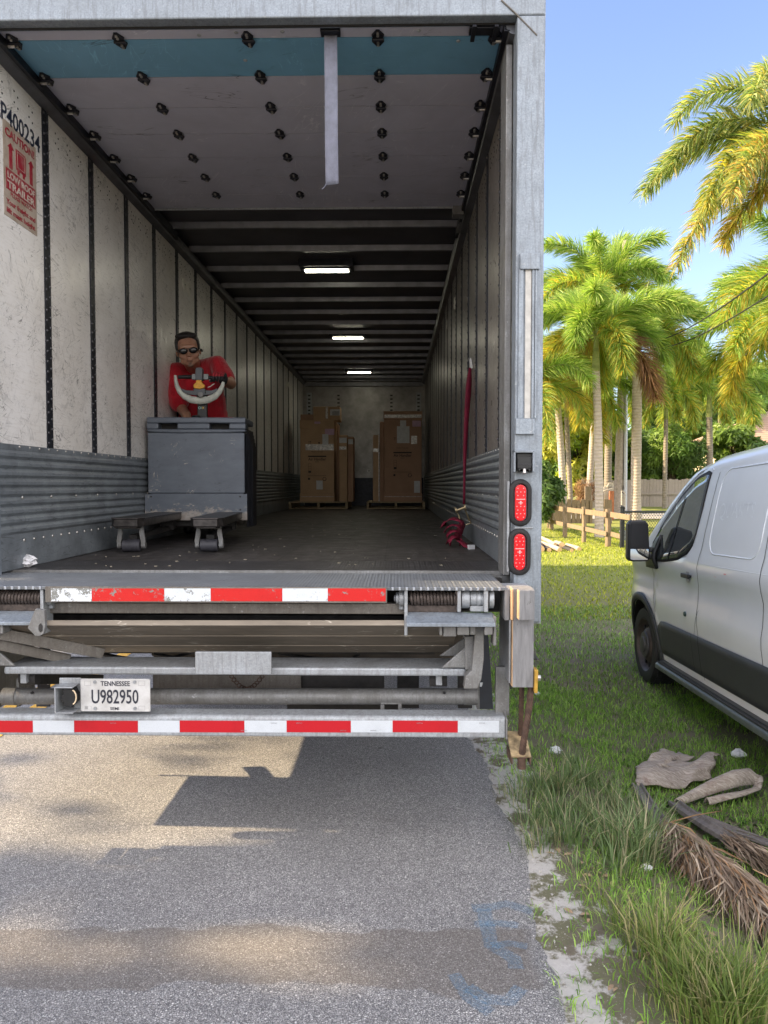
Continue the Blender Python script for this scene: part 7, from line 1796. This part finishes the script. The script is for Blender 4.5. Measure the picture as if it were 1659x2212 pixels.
def fibres(root, line, n, spread, L, seed, cols, down=(-.25, -1.0)):
    rs = RS(seed); k = len(line) - 1; s = rs.uniform(0, 1, n); i0 = np.minimum((s * k).astype(int), k - 1); f = (s * k - i0)[:, None]; ln_ = np.array([list(p) for p in line]); b = ln_[i0] * (1 - f) + ln_[i0 + 1] * f
    T = nrm(ln_[i0 + 1] - ln_[i0]); az = np.arctan2(down[1], down[0]) + rs.normal(0, spread, n); d0 = nrm(np.stack([np.cos(az), np.sin(az), rs.uniform(-.02, .32, n)], 1) + T * .9); d1 = nrm(d0 + np.stack([rs.normal(0, .25, n), rs.normal(0, .25, n), rs.uniform(-.55, -.1, n)], 1))
    b = b + rs.normal(0, .02, (n, 3)) + np.stack([np.zeros(n), np.zeros(n), rs.uniform(0, .05, n)], 1); sd = nrm(np.cross(d0, rs.normal(0, 1, (n, 3)) + np.array([0, 0, 1.5])))
    V, F3, F4 = strips(b, d0, d1, sd, rs.uniform(.004, .011, n), L * rs.uniform(.5, 1.2, n)); zmin = np.array([GZ(x, y) for x, y in V[:, :2]]) + .004; V[:, 2] = np.maximum(V[:, 2], zmin)
    c = np.array(cols)[rs.randint(0, len(cols), n)] * rs.uniform(.6, 1.3, (n, 1)); np_mesh('leaflets', V, F3, F4, M['deadleaf'], np.repeat(c, 5, 0), root)
DB = [(.36, .28, .21), (.26, .20, .15), (.46, .38, .29), (.17, .125, .095), (.30, .22, .16)]; DO = [(.44, .27, .15)]
fibres(fd1, [gp(1440, 1810, .05), gp(1490, 1850, .06), gp(1560, 1905, .07), (gp(1670, 1980, .08)), gp(1800, 2080, .08)], 3000, .45, .30, 81, DB + DO)
fibres(fd2, [gp(1560, 1815, .05), gp(1620, 1850, .05), gp(1690, 1885, .05), gp(1800, 1940, .05)], 350, .35, .22, 82, DB, down=(.2, -1))
m = MB(); m.tube([gp(1425, 1790, .08), gp(1500, 1768, .14), gp(1560, 1752, .10)], [.004, .003, .002], 5); m.build('stray_stalk', simple('brown_stalk', (.30, .18, .09), .8), fd1, smooth=60)
# litter
wp = simple('white_litter_paper', (.70, .72, .74), .6, 0, .06)
for i, (x, y, r_, lb) in enumerate(((1200, 1626, .035, 'crumpled white paper in the grass beside the hanging rope step'), (1160, 1502, .022, 'small white scrap in the grass behind the wire ropes'), (1396, 1880, .022, 'white scrap at the foot of the tall grass near the brown fronds'), (1412, 1812, .035, 'torn pale plastic in the long grass left of the dead frond'), (1595, 1630, .042, 'crushed clear plastic cup on the sandy patch behind the frond sheaths'))):
    q = gp(x, y, r_ * .6); crumple('crumpled_paper' if i < 3 else 'plastic_litter', lb, (q.x, q.y, q.z), r_, 20 + i, (1.1, .9, .75), 7, 'litter in the grass', wp)
m = MB(); q = gp(1336, 1812, .012); m.cyl(q - Vector((.02, 0, 0)), q + Vector((.012, -.006, 0)), .004, n=8); m.mi = 1; m.cyl(q + Vector((.012, -.006, 0)), q + Vector((.03, -.0095, 0)), .0041, n=8); tag(m.build('cigarette_end', [simple('cig_white', (.7, .68, .62), .7), simple('cig_tan', (.6, .28, .10), .7)], loc=q), 'tan and white cigarette end on the sand by the tall grass', 'cigarette end')
